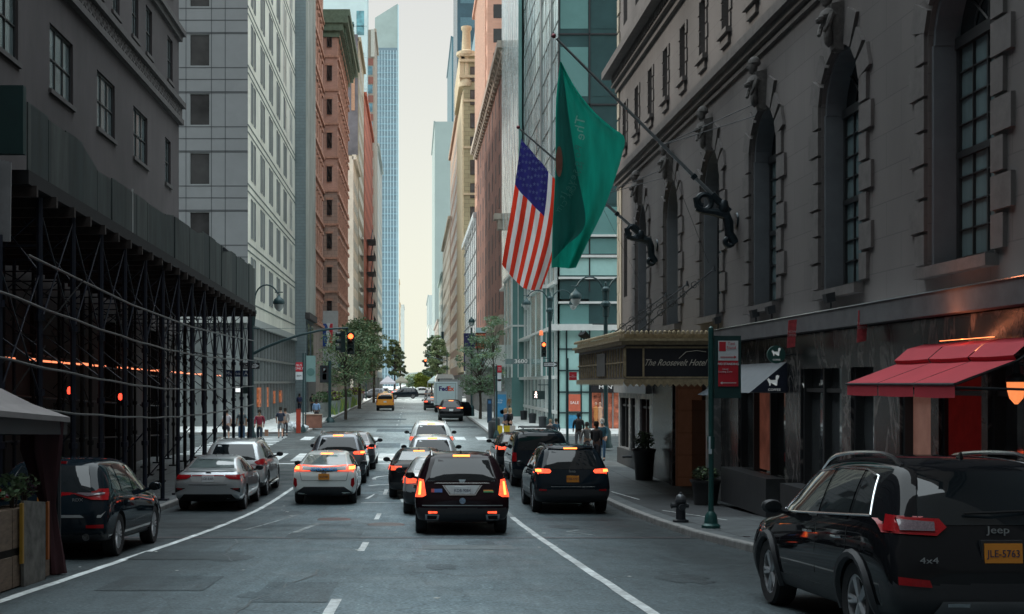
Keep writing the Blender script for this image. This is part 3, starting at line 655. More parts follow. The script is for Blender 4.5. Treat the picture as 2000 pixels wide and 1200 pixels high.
car('sedan', 'dark car with a red light left of the delivery truck', 'car', 1.95, 128, 'sedan', 4.6, 1.8, 1.46, BLK, plate='white', lit=True, lamps=[('tail_light', [(-.88, .84), (-.5, .86), (-.5, .98), (-.86, .98)], LIT, 1)])
car('suv', 'dark suv crossing the street sideways at the far intersection', 'suv', .85, 203, 'suv', 5.0, 1.96, 1.78, DKB, heading=math.pi / 2, plate=None, rim=RIM)
car('suv', 'blue grey suv turning at the left of the far intersection', 'suv', -4.3, 206, 'suv', 4.9, 1.9, 1.7, GRY, heading=math.radians(68), plate=None)
car('car', 'silver car beyond the crossing suv with red tail lights', 'car', -3.2, 224, 'sedan', 4.6, 1.8, 1.45, SIL, plate='white', detail=False, lit=True, lamps=[('tail_light', [(-.88, .84), (-.5, .86), (-.5, .98), (-.86, .98)], LIT, 1)])
car('van', 'small white van far down the street right of the crossing suv', 'van', 1.6, 238, 'boxy', 4.6, 1.8, 1.8, WHT, plate='white', detail=False, brake3=False)
car('car', 'pale car far down the street left of the white tent', 'car', -5.6, 236, 'suv', 4.6, 1.8, 1.7, SIL, plate='white', detail=False, brake3=False)
# --- delivery truck
TW = M('truck_white', (.75, .84, .86), .55, var=.08, scale=2, var2=.1)
t = thing('delivery_truck', 'white delivery truck with purple and orange lettering on its roll-up rear door', 'truck', (3.15, 120, G(121)))
MB().box(-1.12, 1.12, 0, 4.6, .75, 3.02).build('cargo_box', TW, t)
rd = MB().box(-.92, .92, -.03, 0, .95, 2.80).build('rear_door', M('truck_door', (.66, .78, .80), .5, var=.06), t)
fr = MB()
for a in ((-1.0, -.93, .85, 2.9), (.93, 1.0, .85, 2.9), (-.93, .93, 2.83, 2.9)): fr.box(a[0], a[1], -.05, 0, a[2], a[3])
fr.build('door_frame', M('truck_frame', (.35, .42, .44), .5, var=.1), t)
text('Fed', .62, M('purple_ink', (.035, .02, .16), .5, var=0), rd, (-.26, -.04, 2.32), sx=.98, bold=.022)
text('Ex', .62, M('orange_ink', (.85, .09, .02), .5, var=0), rd, (.46, -.04, 2.32), sx=.98, bold=.022)
MB().box(-1.05, 1.05, -.12, .05, .45, .72).build('bumper', TRIM, t)
for s in (-1, 1):
    MB().box(s * .85 - .1, s * .85 + .1, -.14, -.12, .55, .66).build('tail_light', LIT, t)
    for wy in (1.0, 5.0): wheel(t, s * .92, wy, .42, s, 6, RIM, .26)
MB().hexa([(-1.1, 4.6, .6), (1.1, 4.6, .6), (1.0, 6.2, .6), (-1.0, 6.2, .6), (-1.1, 4.6, 2.6), (1.1, 4.6, 2.6), (1.0, 5.4, 2.5), (-1.0, 5.4, 2.5)]).build('cab', TW, t)
t = thing('box_truck', 'plain grey white box truck standing ahead of the delivery truck, nearer the kerb', 'truck', (4.05, 133, G(134)))
MB().box(-1.2, 1.2, 0, 6, .8, 3.25).build('cargo_box', M('truck_grey', (.42, .45, .45), .6, var=.1, var2=.1), t)
MB().box(-1.1, 1.1, 6.0, 8, .6, 2.5).build('cab', TW, t)
for s in (-1, 1):
    for wy in (1.2, 6.6): wheel(t, s * 1.0, wy, .45, s, 6, RIM, .26)
t = thing('bus', 'tall white bus far down the right side of the street with a dark rear window', 'bus', (4.3, 168, G(170)))
m = MB(); m.prism([(-1.25, .4), (1.25, .4), (1.25, 3.4), (1.0, 3.9), (-1.0, 3.9), (-1.25, 3.4)], 0, 10, 'y'); m.build('body', M('bus_white', (.62, .64, .62), .5, var=.06), t)
MB().box(-1.0, 1.0, -.03, 0, 2.2, 3.3).build('rear_window', CGLASS, t)
for s in (-1, 1):
    for wy in (1.6, 7.6): wheel(t, s * 1.05, wy, .5, s, 6, RIM, .28)
# ------------------------------------------------------------ ground, pavements, markings
def asphalt(name, col):
    m, n, b = nt(name); L = n.links; N = n.nodes
    tc = N.new('ShaderNodeTexCoord')
    def noise_(sc, det=4, st=(1, 1, 1)):
        mp = N.new('ShaderNodeMapping'); mp.inputs['Scale'].default_value = st; L.new(tc.outputs['Object'], mp.inputs[0])
        q = N.new('ShaderNodeTexNoise'); q.inputs['Scale'].default_value = sc; q.inputs['Detail'].default_value = det; L.new(mp.outputs[0], q.inputs['Vector']); return q.outputs['Fac']
    def mrange(s, a, c, lo=.3, hi=.7):
        q = N.new('ShaderNodeMapRange'); q.inputs[1].default_value = lo; q.inputs[2].default_value = hi; q.inputs[3].default_value = a; q.inputs[4].default_value = c; L.new(s, q.inputs[0]); return q.outputs[0]
    def mul(a, c):
        q = N.new('ShaderNodeMath'); q.operation = 'MULTIPLY'; L.new(a, q.inputs[0]); L.new(c, q.inputs[1]); return q.outputs[0]
    v = mul(mrange(noise_(28, 4), .55, 1.45), mrange(noise_(.5, 5, (1, .25, 1)), .78, 1.22))
    v = mul(v, mrange(noise_(.12, 4), .8, 1.2)); v = mul(v, mrange(noise_(6, 5, (1, .15, 1)), .86, 1.14))
    sp = mrange(noise_(14, 2), 1.0, 1.7, .70, .74); v = mul(v, sp)        # small pale specks
    # painted shade: the colour darkens from the centre toward both kerbs
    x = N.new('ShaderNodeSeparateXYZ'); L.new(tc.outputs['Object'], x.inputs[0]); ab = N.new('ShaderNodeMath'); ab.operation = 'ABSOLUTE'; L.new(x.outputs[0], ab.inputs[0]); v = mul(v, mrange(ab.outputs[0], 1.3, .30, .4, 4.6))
    # dark cracks
    vo = N.new('ShaderNodeTexVoronoi'); vo.feature = 'DISTANCE_TO_EDGE'; vo.inputs['Scale'].default_value = .35
    nz = N.new('ShaderNodeTexNoise'); nz.inputs['Scale'].default_value = 1.5; L.new(tc.outputs['Object'], nz.inputs['Vector'])
    va = N.new('ShaderNodeVectorMath'); va.operation = 'ADD'; L.new(tc.outputs['Object'], va.inputs[0]); L.new(nz.outputs['Color'], va.inputs[1]); L.new(va.outputs[0], vo.inputs['Vector'])
    v = mul(v, mrange(vo.outputs['Distance'], .72, 1, .0, .012))
    sc = N.new('ShaderNodeVectorMath'); sc.operation = 'SCALE'; sc.inputs[0].default_value = col; L.new(v, sc.inputs['Scale'])
    L.new(sc.outputs[0], b.inputs['Base Color']); b.inputs['Roughness'].default_value = .62; b.inputs['Specular IOR Level'].default_value = .22
    L.new(mrange(noise_(1.2, 4), .48, .75), b.inputs['Roughness'])
    bp = N.new('ShaderNodeBump'); bp.inputs['Strength'].default_value = .35; bp.inputs['Distance'].default_value = .01; L.new(noise_(90, 2), bp.inputs['Height']); L.new(bp.outputs[0], b.inputs['Normal'])
    MATS[name] = m; return m
ASP = asphalt('asphalt', (.138, .182, .20)); ASP2 = asphalt('asphalt_patch', (.102, .134, .148)); ASP3 = asphalt('asphalt_pale', (.34, .375, .37)); ASP4 = asphalt('asphalt_mid', (.27, .315, .32))  # paler mid and far copies put the brighter light into the colour
CONC = BRICK('paving', (.17, .175, .175), (.15, .155, .158), (.07, .07, .07), 1.5, 1.5, .85, ms=.015, var=.3)
def flat_paving(name, c1, c2, mortar):
    m, n, b = nt(name); L = n.links; N = n.nodes; tc = N.new('ShaderNodeTexCoord')
    br = N.new('ShaderNodeTexBrick'); L.new(tc.outputs['Object'], br.inputs['Vector']); br.inputs['Color1'].default_value = (*c1, 1); br.inputs['Color2'].default_value = (*c2, 1); br.inputs['Mortar'].default_value = (*mortar, 1)
    br.inputs['Scale'].default_value = 1; br.inputs['Brick Width'].default_value = 1.5; br.inputs['Row Height'].default_value = 1.5; br.offset = 0; br.inputs['Mortar Size'].default_value = .02
    no = N.new('ShaderNodeTexNoise'); no.inputs['Scale'].default_value = 2.5; no.inputs['Detail'].default_value = 8; L.new(tc.outputs['Object'], no.inputs['Vector'])
    r = N.new('ShaderNodeMapRange'); r.inputs[1].default_value = .3; r.inputs[2].default_value = .7; r.inputs[3].default_value = .72; r.inputs[4].default_value = 1.25; L.new(no.outputs['Fac'], r.inputs[0])
    s = N.new('ShaderNodeVectorMath'); s.operation = 'SCALE'; L.new(br.outputs['Color'], s.inputs[0]); L.new(r.outputs[0], s.inputs['Scale']); L.new(s.outputs[0], b.inputs['Base Color']); b.inputs['Roughness'].default_value = .75
    MATS[name] = m; return m
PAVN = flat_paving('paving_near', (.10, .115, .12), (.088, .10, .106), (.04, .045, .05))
PAVF = flat_paving('paving_far', (.62, .64, .62), (.57, .59, .57), (.33, .34, .33))  # far copy much paler: the street's brighter far light is in its colour
KMAT = M('kerb_stone', (.24, .24, .235), .7, var=.35, scale=4, bump=.2)
PNT = M('road_paint', (.62, .66, .66), .6, var=.35, scale=9, var2=.3)
PNTW = M('road_paint_worn', (.24, .27, .275), .7, var=.5, scale=7, var2=.4)
def ys(a, b, st=1.5):
    n = max(1, int((b - a) / st)); return [a + (b - a) * i / n for i in range(n + 1)]
def sheet(name, mat, xs, y0, y1, dz=0, st=1.5, kind='structure'):
    """xs(y) -> list of x across"""
    mb = MB(); prev = None
    for y in ys(y0, y1, st):
        row = xs(y); o = len(mb.v); mb.v += [(x, y, G(y) + dz) for x in row]
        if prev is not None:
            for k in range(len(row) - 1): mb.f.append((prev + k, prev + k + 1, o + k + 1, o + k)); mb.m.append(0)
        prev = o
    o = mb.build(name, mat, None, True)
    if kind: o['kind'] = kind
    return o
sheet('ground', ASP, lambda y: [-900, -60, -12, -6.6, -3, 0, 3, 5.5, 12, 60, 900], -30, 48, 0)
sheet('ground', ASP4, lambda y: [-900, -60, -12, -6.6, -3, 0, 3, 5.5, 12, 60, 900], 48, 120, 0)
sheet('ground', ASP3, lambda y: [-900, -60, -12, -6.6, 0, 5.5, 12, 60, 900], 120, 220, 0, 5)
MB().quad((-3000, 220, G(300)), (3000, 220, G(300)), (3000, 3000, G(300)), (-3000, 3000, G(300))).build('ground', ASP3).__setitem__('kind', 'structure')
def block(name, xa, xb, y0, y1, mat, kerb=None, left=True, st=1.5, corner=()):
    """raised pavement with kerb edge; xa(y) the kerb line, xb the outer edge"""
    mb = MB(); kb = MB(); pr = None; s = 1 if left else -1
    for y in ys(y0, y1, st):
        k = xa(y); z = G(y); o = len(mb.v)
        mb.v += [(xb, y, z + KERB), (k - s * .17, y, z + KERB)]
        q = len(kb.v); kb.v += [(k - s * .17, y, z + KERB + .003), (k - s * .01, y, z + KERB + .003), (k, y, z + KERB - .02), (k, y, z - .02)]
        if pr:
            mb.f.append((pr[0], pr[0] + 1, o + 1, o)); mb.m.append(0)
            for i in range(3): kb.f.append((pr[1] + i, pr[1] + i + 1, q + i + 1, q + i)); kb.m.append(0)
        pr = (o, q)
    for y in (y0, y1):      # end faces
        k = xa(y); z = G(y); mb.quad((xb, y, z - .05), (k, y, z - .05), (k, y, z + KERB - .001), (xb, y, z + KERB - .001))
    a = mb.build(name, mat, None, True); a['kind'] = 'structure'
    b = kb.build('kerb', KMAT, None, False); b['kind'] = 'structure'
    return a
block('pavement', lambda y: LC, -11.5, -20, 54.5, PAVN)
block('pavement', rc, 9.0, -20, 51.5, PAVN, left=False)
def cornerL(y): 
    t = max(0, min(1, (y - 75) / 3)); return LC - 3 * (1 - math.sin(math.acos(1 - t) if t < 1 else math.pi / 2))
def cornerR(y):
    t = max(0, min(1, (y - 73) / 3)); return 4.55 + 3 * (1 - math.sin(math.acos(1 - t) if t < 1 else math.pi / 2))
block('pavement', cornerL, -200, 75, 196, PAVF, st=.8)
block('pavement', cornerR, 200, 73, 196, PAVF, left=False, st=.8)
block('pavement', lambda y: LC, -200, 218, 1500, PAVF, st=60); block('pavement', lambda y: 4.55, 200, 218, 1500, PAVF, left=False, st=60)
# painted lines
def strip(name, mat, pts, w, dz=.005, kind='structure', jitter=0, dash=False):
    mb = MB(); prev = None; n = 0
    for (xa, ya), (xb, yb) in zip(pts, pts[1:]):
        seg = max(1, int(abs(yb - ya) / .5))
        for i in range(seg + 1):
            t = i / seg; x, y = xa + (xb - xa) * t, ya + (yb - ya) * t; j = random.uniform(-jitter, jitter)
            o = len(mb.v); mb.v += [(x - w / 2 + j, y, G(y) + dz), (x + w / 2 + j * .5, y, G(y) + dz)]
            if prev is not None: mb.f.append((prev, prev + 1, o + 1, o)); mb.m.append(0)
            prev = o
    o = mb.build(name, mat); o['kind'] = kind; return o
def rect(name, mat, x0, x1, y0, y1, dz=.005, skew=0):
    mb = MB(); Y = ys(y0, y1, .5)
    for i, y in enumerate(Y):
        s = skew * (y - y0); mb.v += [(x0 + s, y, G(y) + dz), (x1 + s, y, G(y) + dz)]
        if i: mb.f.append((2 * i - 2, 2 * i - 1, 2 * i + 1, 2 * i)); mb.m.append(0)
    o = mb.build(name, mat); o['kind'] = 'structure'; return o
strip('lane_line', PNT, [(-4.85, 8), (-4.67, 14), (-4.37, 24), (-4.12, 33), (-4.0, 40.5), (-3.75, 43)], .13, jitter=.012)
strip('lane_line', PNT, [(2.55, 5), (2.5, 13), (2.42, 30)], .13, jitter=.012)
strip('lane_line', PNTW, [(2.42, 30), (2.4, 46)], .12)
for a in (12.1, 20.8, 29.3, 38, 46.5): strip('lane_dash', PNT, [(-.9, a), (-.88, a + 2.0)], .12, jitter=.01)
for a in (88, 96, 104, 112, 120, 130, 140, 150, 160, 172): strip('lane_dash', PNT, [(-1.2, a), (-1.2, a + 2.2)], .11)
PNF = M('road_paint_faint', (.15, .185, .195), .7, var=.3, scale=7); rect('worn_marking', PNF, .15, 1.75, 21.1, 22.1)
JL = M('joint_steel', (.17, .10, .11), .4, metal=.4, var=.4, scale=6)
rect('road_joint', JL, LC, 5.4, 23.95, 24.03); rect('road_joint', ASP2, LC, 5.4, 23.7, 23.95)
# worn arrow outlines and lettering in the lanes
for (x0, x1, a, b) in ((-2.55, -1.0, 24.9, 24.97), (-2.3, -1.0, 28.0, 28.08), (-2.55, -2.42, 25.0, 28.0)): rect('worn_marking', PNTW, x0, x1, a, b, skew=.1 if x1 + 2.42 == 0 else 0)
strip('worn_marking', PNTW, [(-3.6, 26), (-2.9, 31)], .07)
def curve_mark(pts, w=.1, mat=PNTW, name='worn_marking'):
    mb = MB(); n = len(pts)
    for i, (x, y) in enumerate(pts):
        a = pts[max(0, i - 1)]; b = pts[min(n - 1, i + 1)]; dx, dy = b[0] - a[0], b[1] - a[1]; l = math.hypot(dx, dy) or 1; nx, ny = -dy / l * w / 2, dx / l * w / 2
        mb.v += [(x - nx, y - ny, G(y) + .006), (x + nx, y + ny, G(y) + .006)]
        if i: mb.f.append((2 * i - 2, 2 * i - 1, 2 * i + 1, 2 * i)); mb.m.append(0)
    o = mb.build(name, mat); o['kind'] = 'structure'
def arc(cx, cy, rx, ry, a0, a1, n=14): return [(cx + rx * math.cos(math.radians(a0 + (a1 - a0) * i / n)), cy + ry * math.sin(math.radians(a0 + (a1 - a0) * i / n))) for i in range(n + 1)]
curve_mark(arc(-.9, 40.5, .75, 1.5, 20, 340), .14, PNT); curve_mark(arc(-.75, 44.5, .7, 1.2, -60, 200), .14, PNT)
curve_mark([(-1.5, 35), (-.3, 35.2), (-.45, 38.2)], .10, PNT); curve_mark([(-1.4, 36.5), (-1.2, 38.2), (-.2, 37.5)], .10, PNT)
curve_mark([(3.05, 24.8), (3.6, 24.6), (3.2, 25.6), (3.5, 26)], .09)
rect('tar_patch', ASP2, -6.0, -3.1, 26.6, 28.3, .004); rect('tar_patch', ASP2, -3.4, -1.4, 27.2, 27.9, .0045)
rect('tar_patch', ASP2, -2.2, -.7, 62, 66, .004); rect('tar_patch', ASP2, -6.5, 4.4, 84, 87, .004); rect('tar_patch', ASP3, -1, 2.2, 90, 113, .004); rect('tar_patch', ASP2, -2.4, .2, 78, 82, .004)
rect('tar_patch', ASP2, -4.0, -.6, 99, 102, .0045)
TAR = M('tar_seal', (.075, .096, .104), .5, var=.4, scale=5); random.seed(11)
for _ in range(9):
    x, y = random.uniform(-4.5, 4), random.uniform(11, 48); pts = [(x, y)]; dx, dy = random.choice(((.12, .9), (-.1, .8), (.6, .1), (-.5, .2)))
    for k in range(random.randint(6, 14)): x += dx * .5 + random.uniform(-.09, .09); y += dy * .5 + random.uniform(-.1, .1); pts.append((x, y))
    pts = [p for p in pts if -6.3 < p[0] < 5.1]
    if len(pts) > 2: curve_mark(pts, random.uniform(.025, .05), TAR, 'tar_crack')
for _ in range(9): x, y = random.uniform(-5, 3.2), random.uniform(11, 47); w_ = random.uniform(.4, 1.2); curve_mark([(x + w_, y), (x + w_, y + random.uniform(.5, 2.4))], w_ * 1.6, ASP2, 'tar_patch')
for i, (x, y, r) in enumerate(((-2.9, 19.5, .5), (.4, 18, .35), (3.6, 16.4, .5), (-3.2, 31.5, .6), (1.2, 22.6, .4), (-1.9, 14.5, .25), (3.3, 27, .5))):
    mb = MB(); pts = [(x + r * (.7 + .5 * noise.noise(Vector((k * .9, i, 0)))) * math.cos(k * .39), y + 1.8 * r * (.7 + .5 * noise.noise(Vector((k * .9, i, 5)))) * math.sin(k * .39)) for k in range(16)]; mb.add([(a, b, G(b) + .0045) for a, b in pts], [tuple(range(16))]); mb.build('oil_stain', ASP2)['kind'] = 'structure'
GRT = M('iron_cover', (.10, .085, .09), .35, metal=.7, var=.3, scale=20)
for (x, y, r) in ((-.62, 27.6, .42), (-1.9, 29.3, .4), (1.2, 92, .4), (-2.2, 73, .4)):
    o = MB().lathe([(.001, .008), (r * .86, .010), (r, .007), (r, 0)], (x, y, G(y) + .004), 24).build('manhole_cover', GRT); tag(o, 'round iron manhole cover set in the asphalt', 'manhole cover', 'manhole covers in the road')
# crosswalk bars
for i in range(10): rect('crosswalk_bar', PNT, -6.6 + i * 1.25, -6.6 + i * 1.25 + .72, 53.2, 57.8)
for i in range(9): rect('crosswalk_bar', PNT, -6.4 + i * 1.25, -6.4 + i * 1.25 + .6, 68.8, 72.2) if i not in (4,) else None
for i in range(12): rect('crosswalk_bar', PNT, -11.0, -7.4, 55.6 + i * 1.45, 56.3 + i * 1.45)
rect('stop_line', PNT, -6.4, 4.4, 51.4, 51.9)
for i in range(9): rect('crosswalk_bar', PNT, -6.2 + i * 1.2, -6.2 + i * 1.2 + .7, 189, 194)
rect('worn_marking', PNTW, -6.2, 4.2, 76.2, 76.6); 
for y in (150, 160, 171, 178): rect('worn_marking', PNTW, -2.2, 3.6, y, y + 1)
# chalk marks and slabs on the near pavement
rect('pavement_slab', M('dark_slab', (.045, .05, .054), .7, var=.3), 6.0, 8.2, 28.5, 36.5, KERB + .005)
for pts in ([(6.15, 30.5), (6.9, 27.2)], [(6.0, 37.5), (6.3, 34.5)]):
    mb = MB(); (a, b), (c, d) = pts; mb.quad((a, b, G(b) + KERB + .01), (a + .06, b, G(b) + KERB + .01), (c + .06, d, G(d) + KERB + .01), (c, d, G(d) + KERB + .01)); mb.build('chalk_line', PNT).__setitem__('kind', 'structure')
GP = MB()
for i in range(9): GP.box(6.0 + i * .22, 6.12 + i * .22, 22.35, 22.40, G(22.4) + KERB + .004, G(22.4) + KERB + .012)
GP.build('pavement_grating', GRT).__setitem__('kind', 'structure')
# litter: small scraps
random.seed(3)
sm = MB()
for _ in range(140):
    y = random.uniform(12, 120); x = random.uniform(-6.2, 4.3); s = random.uniform(.02, .07); a = random.uniform(0, 3)
    c, d = math.cos(a) * s, math.sin(a) * s; z = G(y) + .009; sm.quad((x - c, y - d, z), (x + d, y - c, z), (x + c, y + d, z), (x - d, y + c, z))
tag(sm.build('litter', M('litter_pale', (.5, .52, .5), .8, var=.2)), 'tiny pale scraps of litter scattered over the asphalt', 'litter', kind='stuff')
# ------------------------------------------------------------ buildings on the left
WD = GLASS('window_dark', (.010, .014, .016), .05, 1.7, var=.6)
WN = GLASS('window_cool', (.05, .075, .085), .05, 2.0, var=.6, wscale=.25)
WB = GLASS('window_blind', (.20, .23, .23), .12, 1.6, var=.3)
FD = M('frame_dark', (.02, .022, .024), .5, var=.1)
FG = M('frame_grey', (.22, .24, .24), .5, var=.1)
# --- dark limestone building behind the scaffolding
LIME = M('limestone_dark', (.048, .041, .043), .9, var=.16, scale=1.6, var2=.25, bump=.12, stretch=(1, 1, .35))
LIMT = M('limestone_trim', (.058, .053, .053), .85, var=.2, scale=3, bump=.2)
b = thing('limestone_building', 'dark limestone corner building with a carved belt course rising behind the scaffolding', 'building', (-11.2, 58.6, 0))
b.location = (0, 0, 0)
f = Facade(b, -11.2, -6.0, (0, 1), (1, 0))
U0, U1 = 0, 64.6
def uy(y): return y + 6.0
hs = []
for row, (z0, z1) in enumerate(((12.0, 14.05), (16.8, 18.8), (20.9, 22.9), (24.9, 26.9))):
    if row == 0: cs = [(39.1, 2.6), (44.75, 2.6), (50.4, 2.6), (56.0, 1.3), (33.5, 2.6), (27.8, 2.6), (22.2, 2.6)]
    else: cs = [(c, 1.2) for c in (56.5, 52.0, 49.4, 46.2, 43.6, 40.4, 37.8, 34.6, 32, 28.8, 26.2)]
    hs += [(uy(c - w / 2), uy(c + w / 2), z0, z1) for c, w in cs]
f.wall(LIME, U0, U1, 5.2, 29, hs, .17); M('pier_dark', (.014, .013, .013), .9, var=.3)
for c0, c1 in ((0, 20), (24, 30), (34, 39), (43, 48), (52, 55), (60, 64.6)): f.band(MATS['pier_dark'], c0, c1, G(50), 5.2, .02, 'pier', -.4)  # limestone piers made near black; the shed's shade is in the colour
MB().box(-12.2, -11.8, -6, 58.6, -1, 5.2).build('shop_wall', M('shop_dark', (.010, .010, .011), .6, var=.3), b)  # wall colour near black to carry the shade under the shed
f.windows(hs, FD, GLASS('blind_dim', (.09, .115, .12), .12, 1.6, var=.35), depth=.15, nx=3, nz=2, t=.07, split=True)
f.band(LIMT, U0, U1 + .2, 15.25, 15.5, .22); f.band(LIMT, U0, U1 + .3, 16.05, 16.3, .30); f.band(LIMT, U0, U1 + .25, 15.5, 16.05, .12, 'frieze')
orn = MB(); y = 8.0
while y < 58.2:      # carved guilloche roundels in the frieze
    orn.lathe([(.20, 0), (.22, .05), (.15, .05), (.13, .015), (.001, .03)], (-11.2 + .12, y, 15.77), 10, 0, 'x'); orn.lathe([(.001, .07), (.07, .04), (.08, 0)], (-11.2 + .12, y, 15.77), 6, 0, 'x')
    orn.box(-11.2 + .12, -11.2 + .17, y + .24, y + .30, 15.55, 16.0); y += .54
orn.build('carved_ornament', LIMT, b)
f.bands(LIMT, [(h[0] - .1, h[1] + .1, h[2] - .14, h[2], .09) for h in hs], 'window_sill', True)
f.band(LIMT, U0, U1 + .3, 19.5, 19.75, .3); f.band(LIMT, U0, U1 + .2, 19.25, 19.5, .15)
BR1 = BRICK('brick_shadow', (.16, .12, .11), (.12, .09, .085), (.09, .08, .08), axis='y')
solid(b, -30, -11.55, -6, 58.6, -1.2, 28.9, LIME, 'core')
# ground floor under the scaffolding: a warm glowing window and doors
WARM = M('warm_shop_light', (.5, .13, .04), .6, var=.9, scale=2.5, emit=.35, ecol='tex')
for y0, y1, z0, z1 in ((49.6, 52.2, .6, 2.4), (39, 40.2, .1, 1.6)):
    MB().box(-11.78, -11.74, y0, y1, z0, z1).build('lit_shop_window', WARM, b)
for y in (24, 30, 36, 42, 48, 54): MB().box(-11.76, -11.70, y, y + 2.6, 0, 2.6).build('shop_window', WD, b)
# --- pale panelled office building across the avenue
PAN = BRICK('pale_panel', (.40, .42, .42), (.385, .405, .41), (.10, .105, .105), 1.05, 1.0, .7, 'both', .018, .10, off=0)
b = thing('panelled_office_building', 'pale grey panelled office building on the far left corner with paired slot windows', 'building')
f = Facade(b, -60, 83, (1, 0), (0, -1))          # faces the avenue
def ux(x): return x + 60
FLZ = [8.34 + 4.0 * i for i in range(9)]
hf = []
for z in FLZ:
    for x in (-15.13, -20.3, -25.5, -30.7): hf.append((ux(x), ux(x + 1.36), z, z + 2.15))
PANW = M('grey_panel', (.178, .19, .195), .65, var=.06, scale=1, var2=.06)
f.wall(PANW, 0, ux(-11.2), 7.4, 45, hf, .10)
f.windows(hf, FG, GLASS('office_glass', (.045, .045, .045), .05, 1.6, var=.5, wscale=.5), depth=.1, nx=1, nz=1, t=.04)
gr = MB()
for z in FLZ:
    for dz in (-.12, -.92, -1.75, 2.17): gr.hexa([f.P(0, z + dz, 0), f.P(48.8, z + dz, 0), f.P(48.8, z + dz, .012), f.P(0, z + dz, .012), f.P(0, z + dz + .05, 0), f.P(48.8, z + dz + .05, 0), f.P(48.8, z + dz + .05, .012), f.P(0, z + dz + .05, .012)])
for x in (-15.4, -13.68, -12.75, -20.6, -18.9):
    gr.hexa([f.P(ux(x), 7.4, 0), f.P(ux(x) + .04, 7.4, 0), f.P(ux(x) + .04, 7.4, .012), f.P(ux(x), 7.4, .012), f.P(ux(x), 45, 0), f.P(ux(x) + .04, 45, 0), f.P(ux(x) + .04, 45, .012), f.P(ux(x), 45, .012)])
gr.build('panel_joints', M('joint_dark', (.05, .055, .06), .8, var=0), b)
f.band(M('pale_trim', (.36, .38, .37), .7, var=.1), 0, 48.95, 7.0, 7.4, .15)
f2 = Facade(b, -11.2, 83, (0, 1), (1, 0))
PANS = M('pale_panel_street', (.76, .74, .65), .7, var=.14, scale=1.2, var2=.12, stretch=(1, 1, .3))  # paler than the avenue side: its sky light is put into the colour
hs = []
for i in range(9):
    z = 8.9 + 4.0 * i
    for j in range(6):
        u = 1.5 + j * 5.3
        hs += [(u, u + .95, z, z + 2.7), (u + 1.45, u + 2.4, z, z + 2.7)]
f2.wall(PANS, 0, 33, 7.4, 45, hs, .05)
f2.windows(hs, FG, M('slot_glass', (.16, .19, .20), .3, var=.85, scale=.5, stretch=(1, 3, .25)), cap=80, depth=.03, nx=1, nz=1, t=.07)
f2.bands(M('line_green', (.12, .15, .14), .7, var=.1), [(0, 33, 8.9 + 4.0 * i + dz, 8.9 + 4.0 * i + dz + .09, .03) for i in range(9) for dz in (-.55, 2.95)], 'string_course', True)
f2.band(MATS['pale_trim'], 0, 33, 6.9, 7.4, .2)
# glazed base
SG = GLASS('shop_glass', (.10, .13, .135), .04, 1.9, var=.7, wscale=.35); STEEL = M('mullion_steel', (.30, .32, .32), .35, .5, var=.1)
f2.wall(SG, 0, 33, G(95), 6.9, name='shop_glazing', n=-.12)
st = MB()
for i in range(17): 
    u = i * 2.05; st.hexa([f2.P(u, G(90), -.15), f2.P(u + .14, G(90), -.15), f2.P(u + .14, G(90), .04), f2.P(u, G(90), .04), f2.P(u, 7, -.15), f2.P(u + .14, 7, -.15), f2.P(u + .14, 7, .04), f2.P(u, 7, .04)])
for z in (2.9, 4.6): st.hexa([f2.P(0, z, -.15), f2.P(33, z, -.15), f2.P(33, z, .03), f2.P(0, z, .03), f2.P(0, z + .16, -.15), f2.P(33, z + .16, -.15), f2.P(33, z + .16, .03), f2.P(0, z + .16, .03)])
st.build('mullions', STEEL, b)
f.wall(GLASS('shop_glass_grey', (.16, .18, .18), .1, 1.7, var=.3), 0, 48.8, G(83), 7.0, name='shop_glazing', n=-.1)
f.bands(STEEL, [(48.8 - 2.1 * i - .14, 48.8 - 2.1 * i, G(83), 7.0, .02) for i in range(20)], 'mullions')
ws = M('shop_warm', (.45, .13, .05), .6, var=.95, scale=3.5, emit=.3, ecol='tex')
for y, z, w, h in ((88.5, 1.2, 1.5, 1.4), (93.4, 1.1, 1.2, 1.5), (98, 1.3, 1.3, 1.0), (103, 1.3, 1.3, 1.0)): MB().box(-11.3, -11.17, y, y + w, z, z + h).build('window_display', ws, b)
solid(b, -60, -11.55, 83.4, 116, -1, 45, PANW, 'core')
# --- grey blue building standing forward
BG = BRICK('grey_blue_brick', (.20, .245, .26), (.18, .225, .24), (.15, .18, .19), .6, .3, .9, 'both', .02, .15)
PIER = M('pale_pier', (.42, .42, .38), .8, var=.25, scale=1, stretch=(1, 1, .1), var2=.15)
b = thing('grey_pier_building', 'tall narrow grey building with continuous vertical piers left of the red brick tower', 'building')
solid(b, -30, -10.2, 116.05, 125, -.2, 72, BG, 'wall')
f = Facade(b, -10.2, 116.05, (0, 1), (1, 0))
mb = MB()
for i in range(6):
    u = .2 + i * 1.6; mb.hexa([f.P(u, 9.5, 0), f.P(u + .7, 9.5, 0), f.P(u + .7, 9.5, .22), f.P(u, 9.5, .22), f.P(u, 72, 0), f.P(u + .7, 72, 0), f.P(u + .7, 72, .22), f.P(u, 72, .22)])
mb.build('pier', PIER, b)
mb = MB()
for i in range(5):
    for j in range(18): 
        u, z = .95 + i * 1.6, 10 + j * 3.4; mb.quad(f.P(u, z, .03), f.P(u + .8, z, .03), f.P(u + .8, z + 2.4, .03), f.P(u, z + 2.4, .03))
tag(mb.build('windows', WN, b), kind='stuff')
f.band(LIMT, 0, 8.9, 9.0, 9.6, .4); MB().box(-10.2, -9.95, 116.1, 125, 0, 4.2).build('shop_front', M('shop_grey', (.09, .095, .10), .5, var=.3), b)
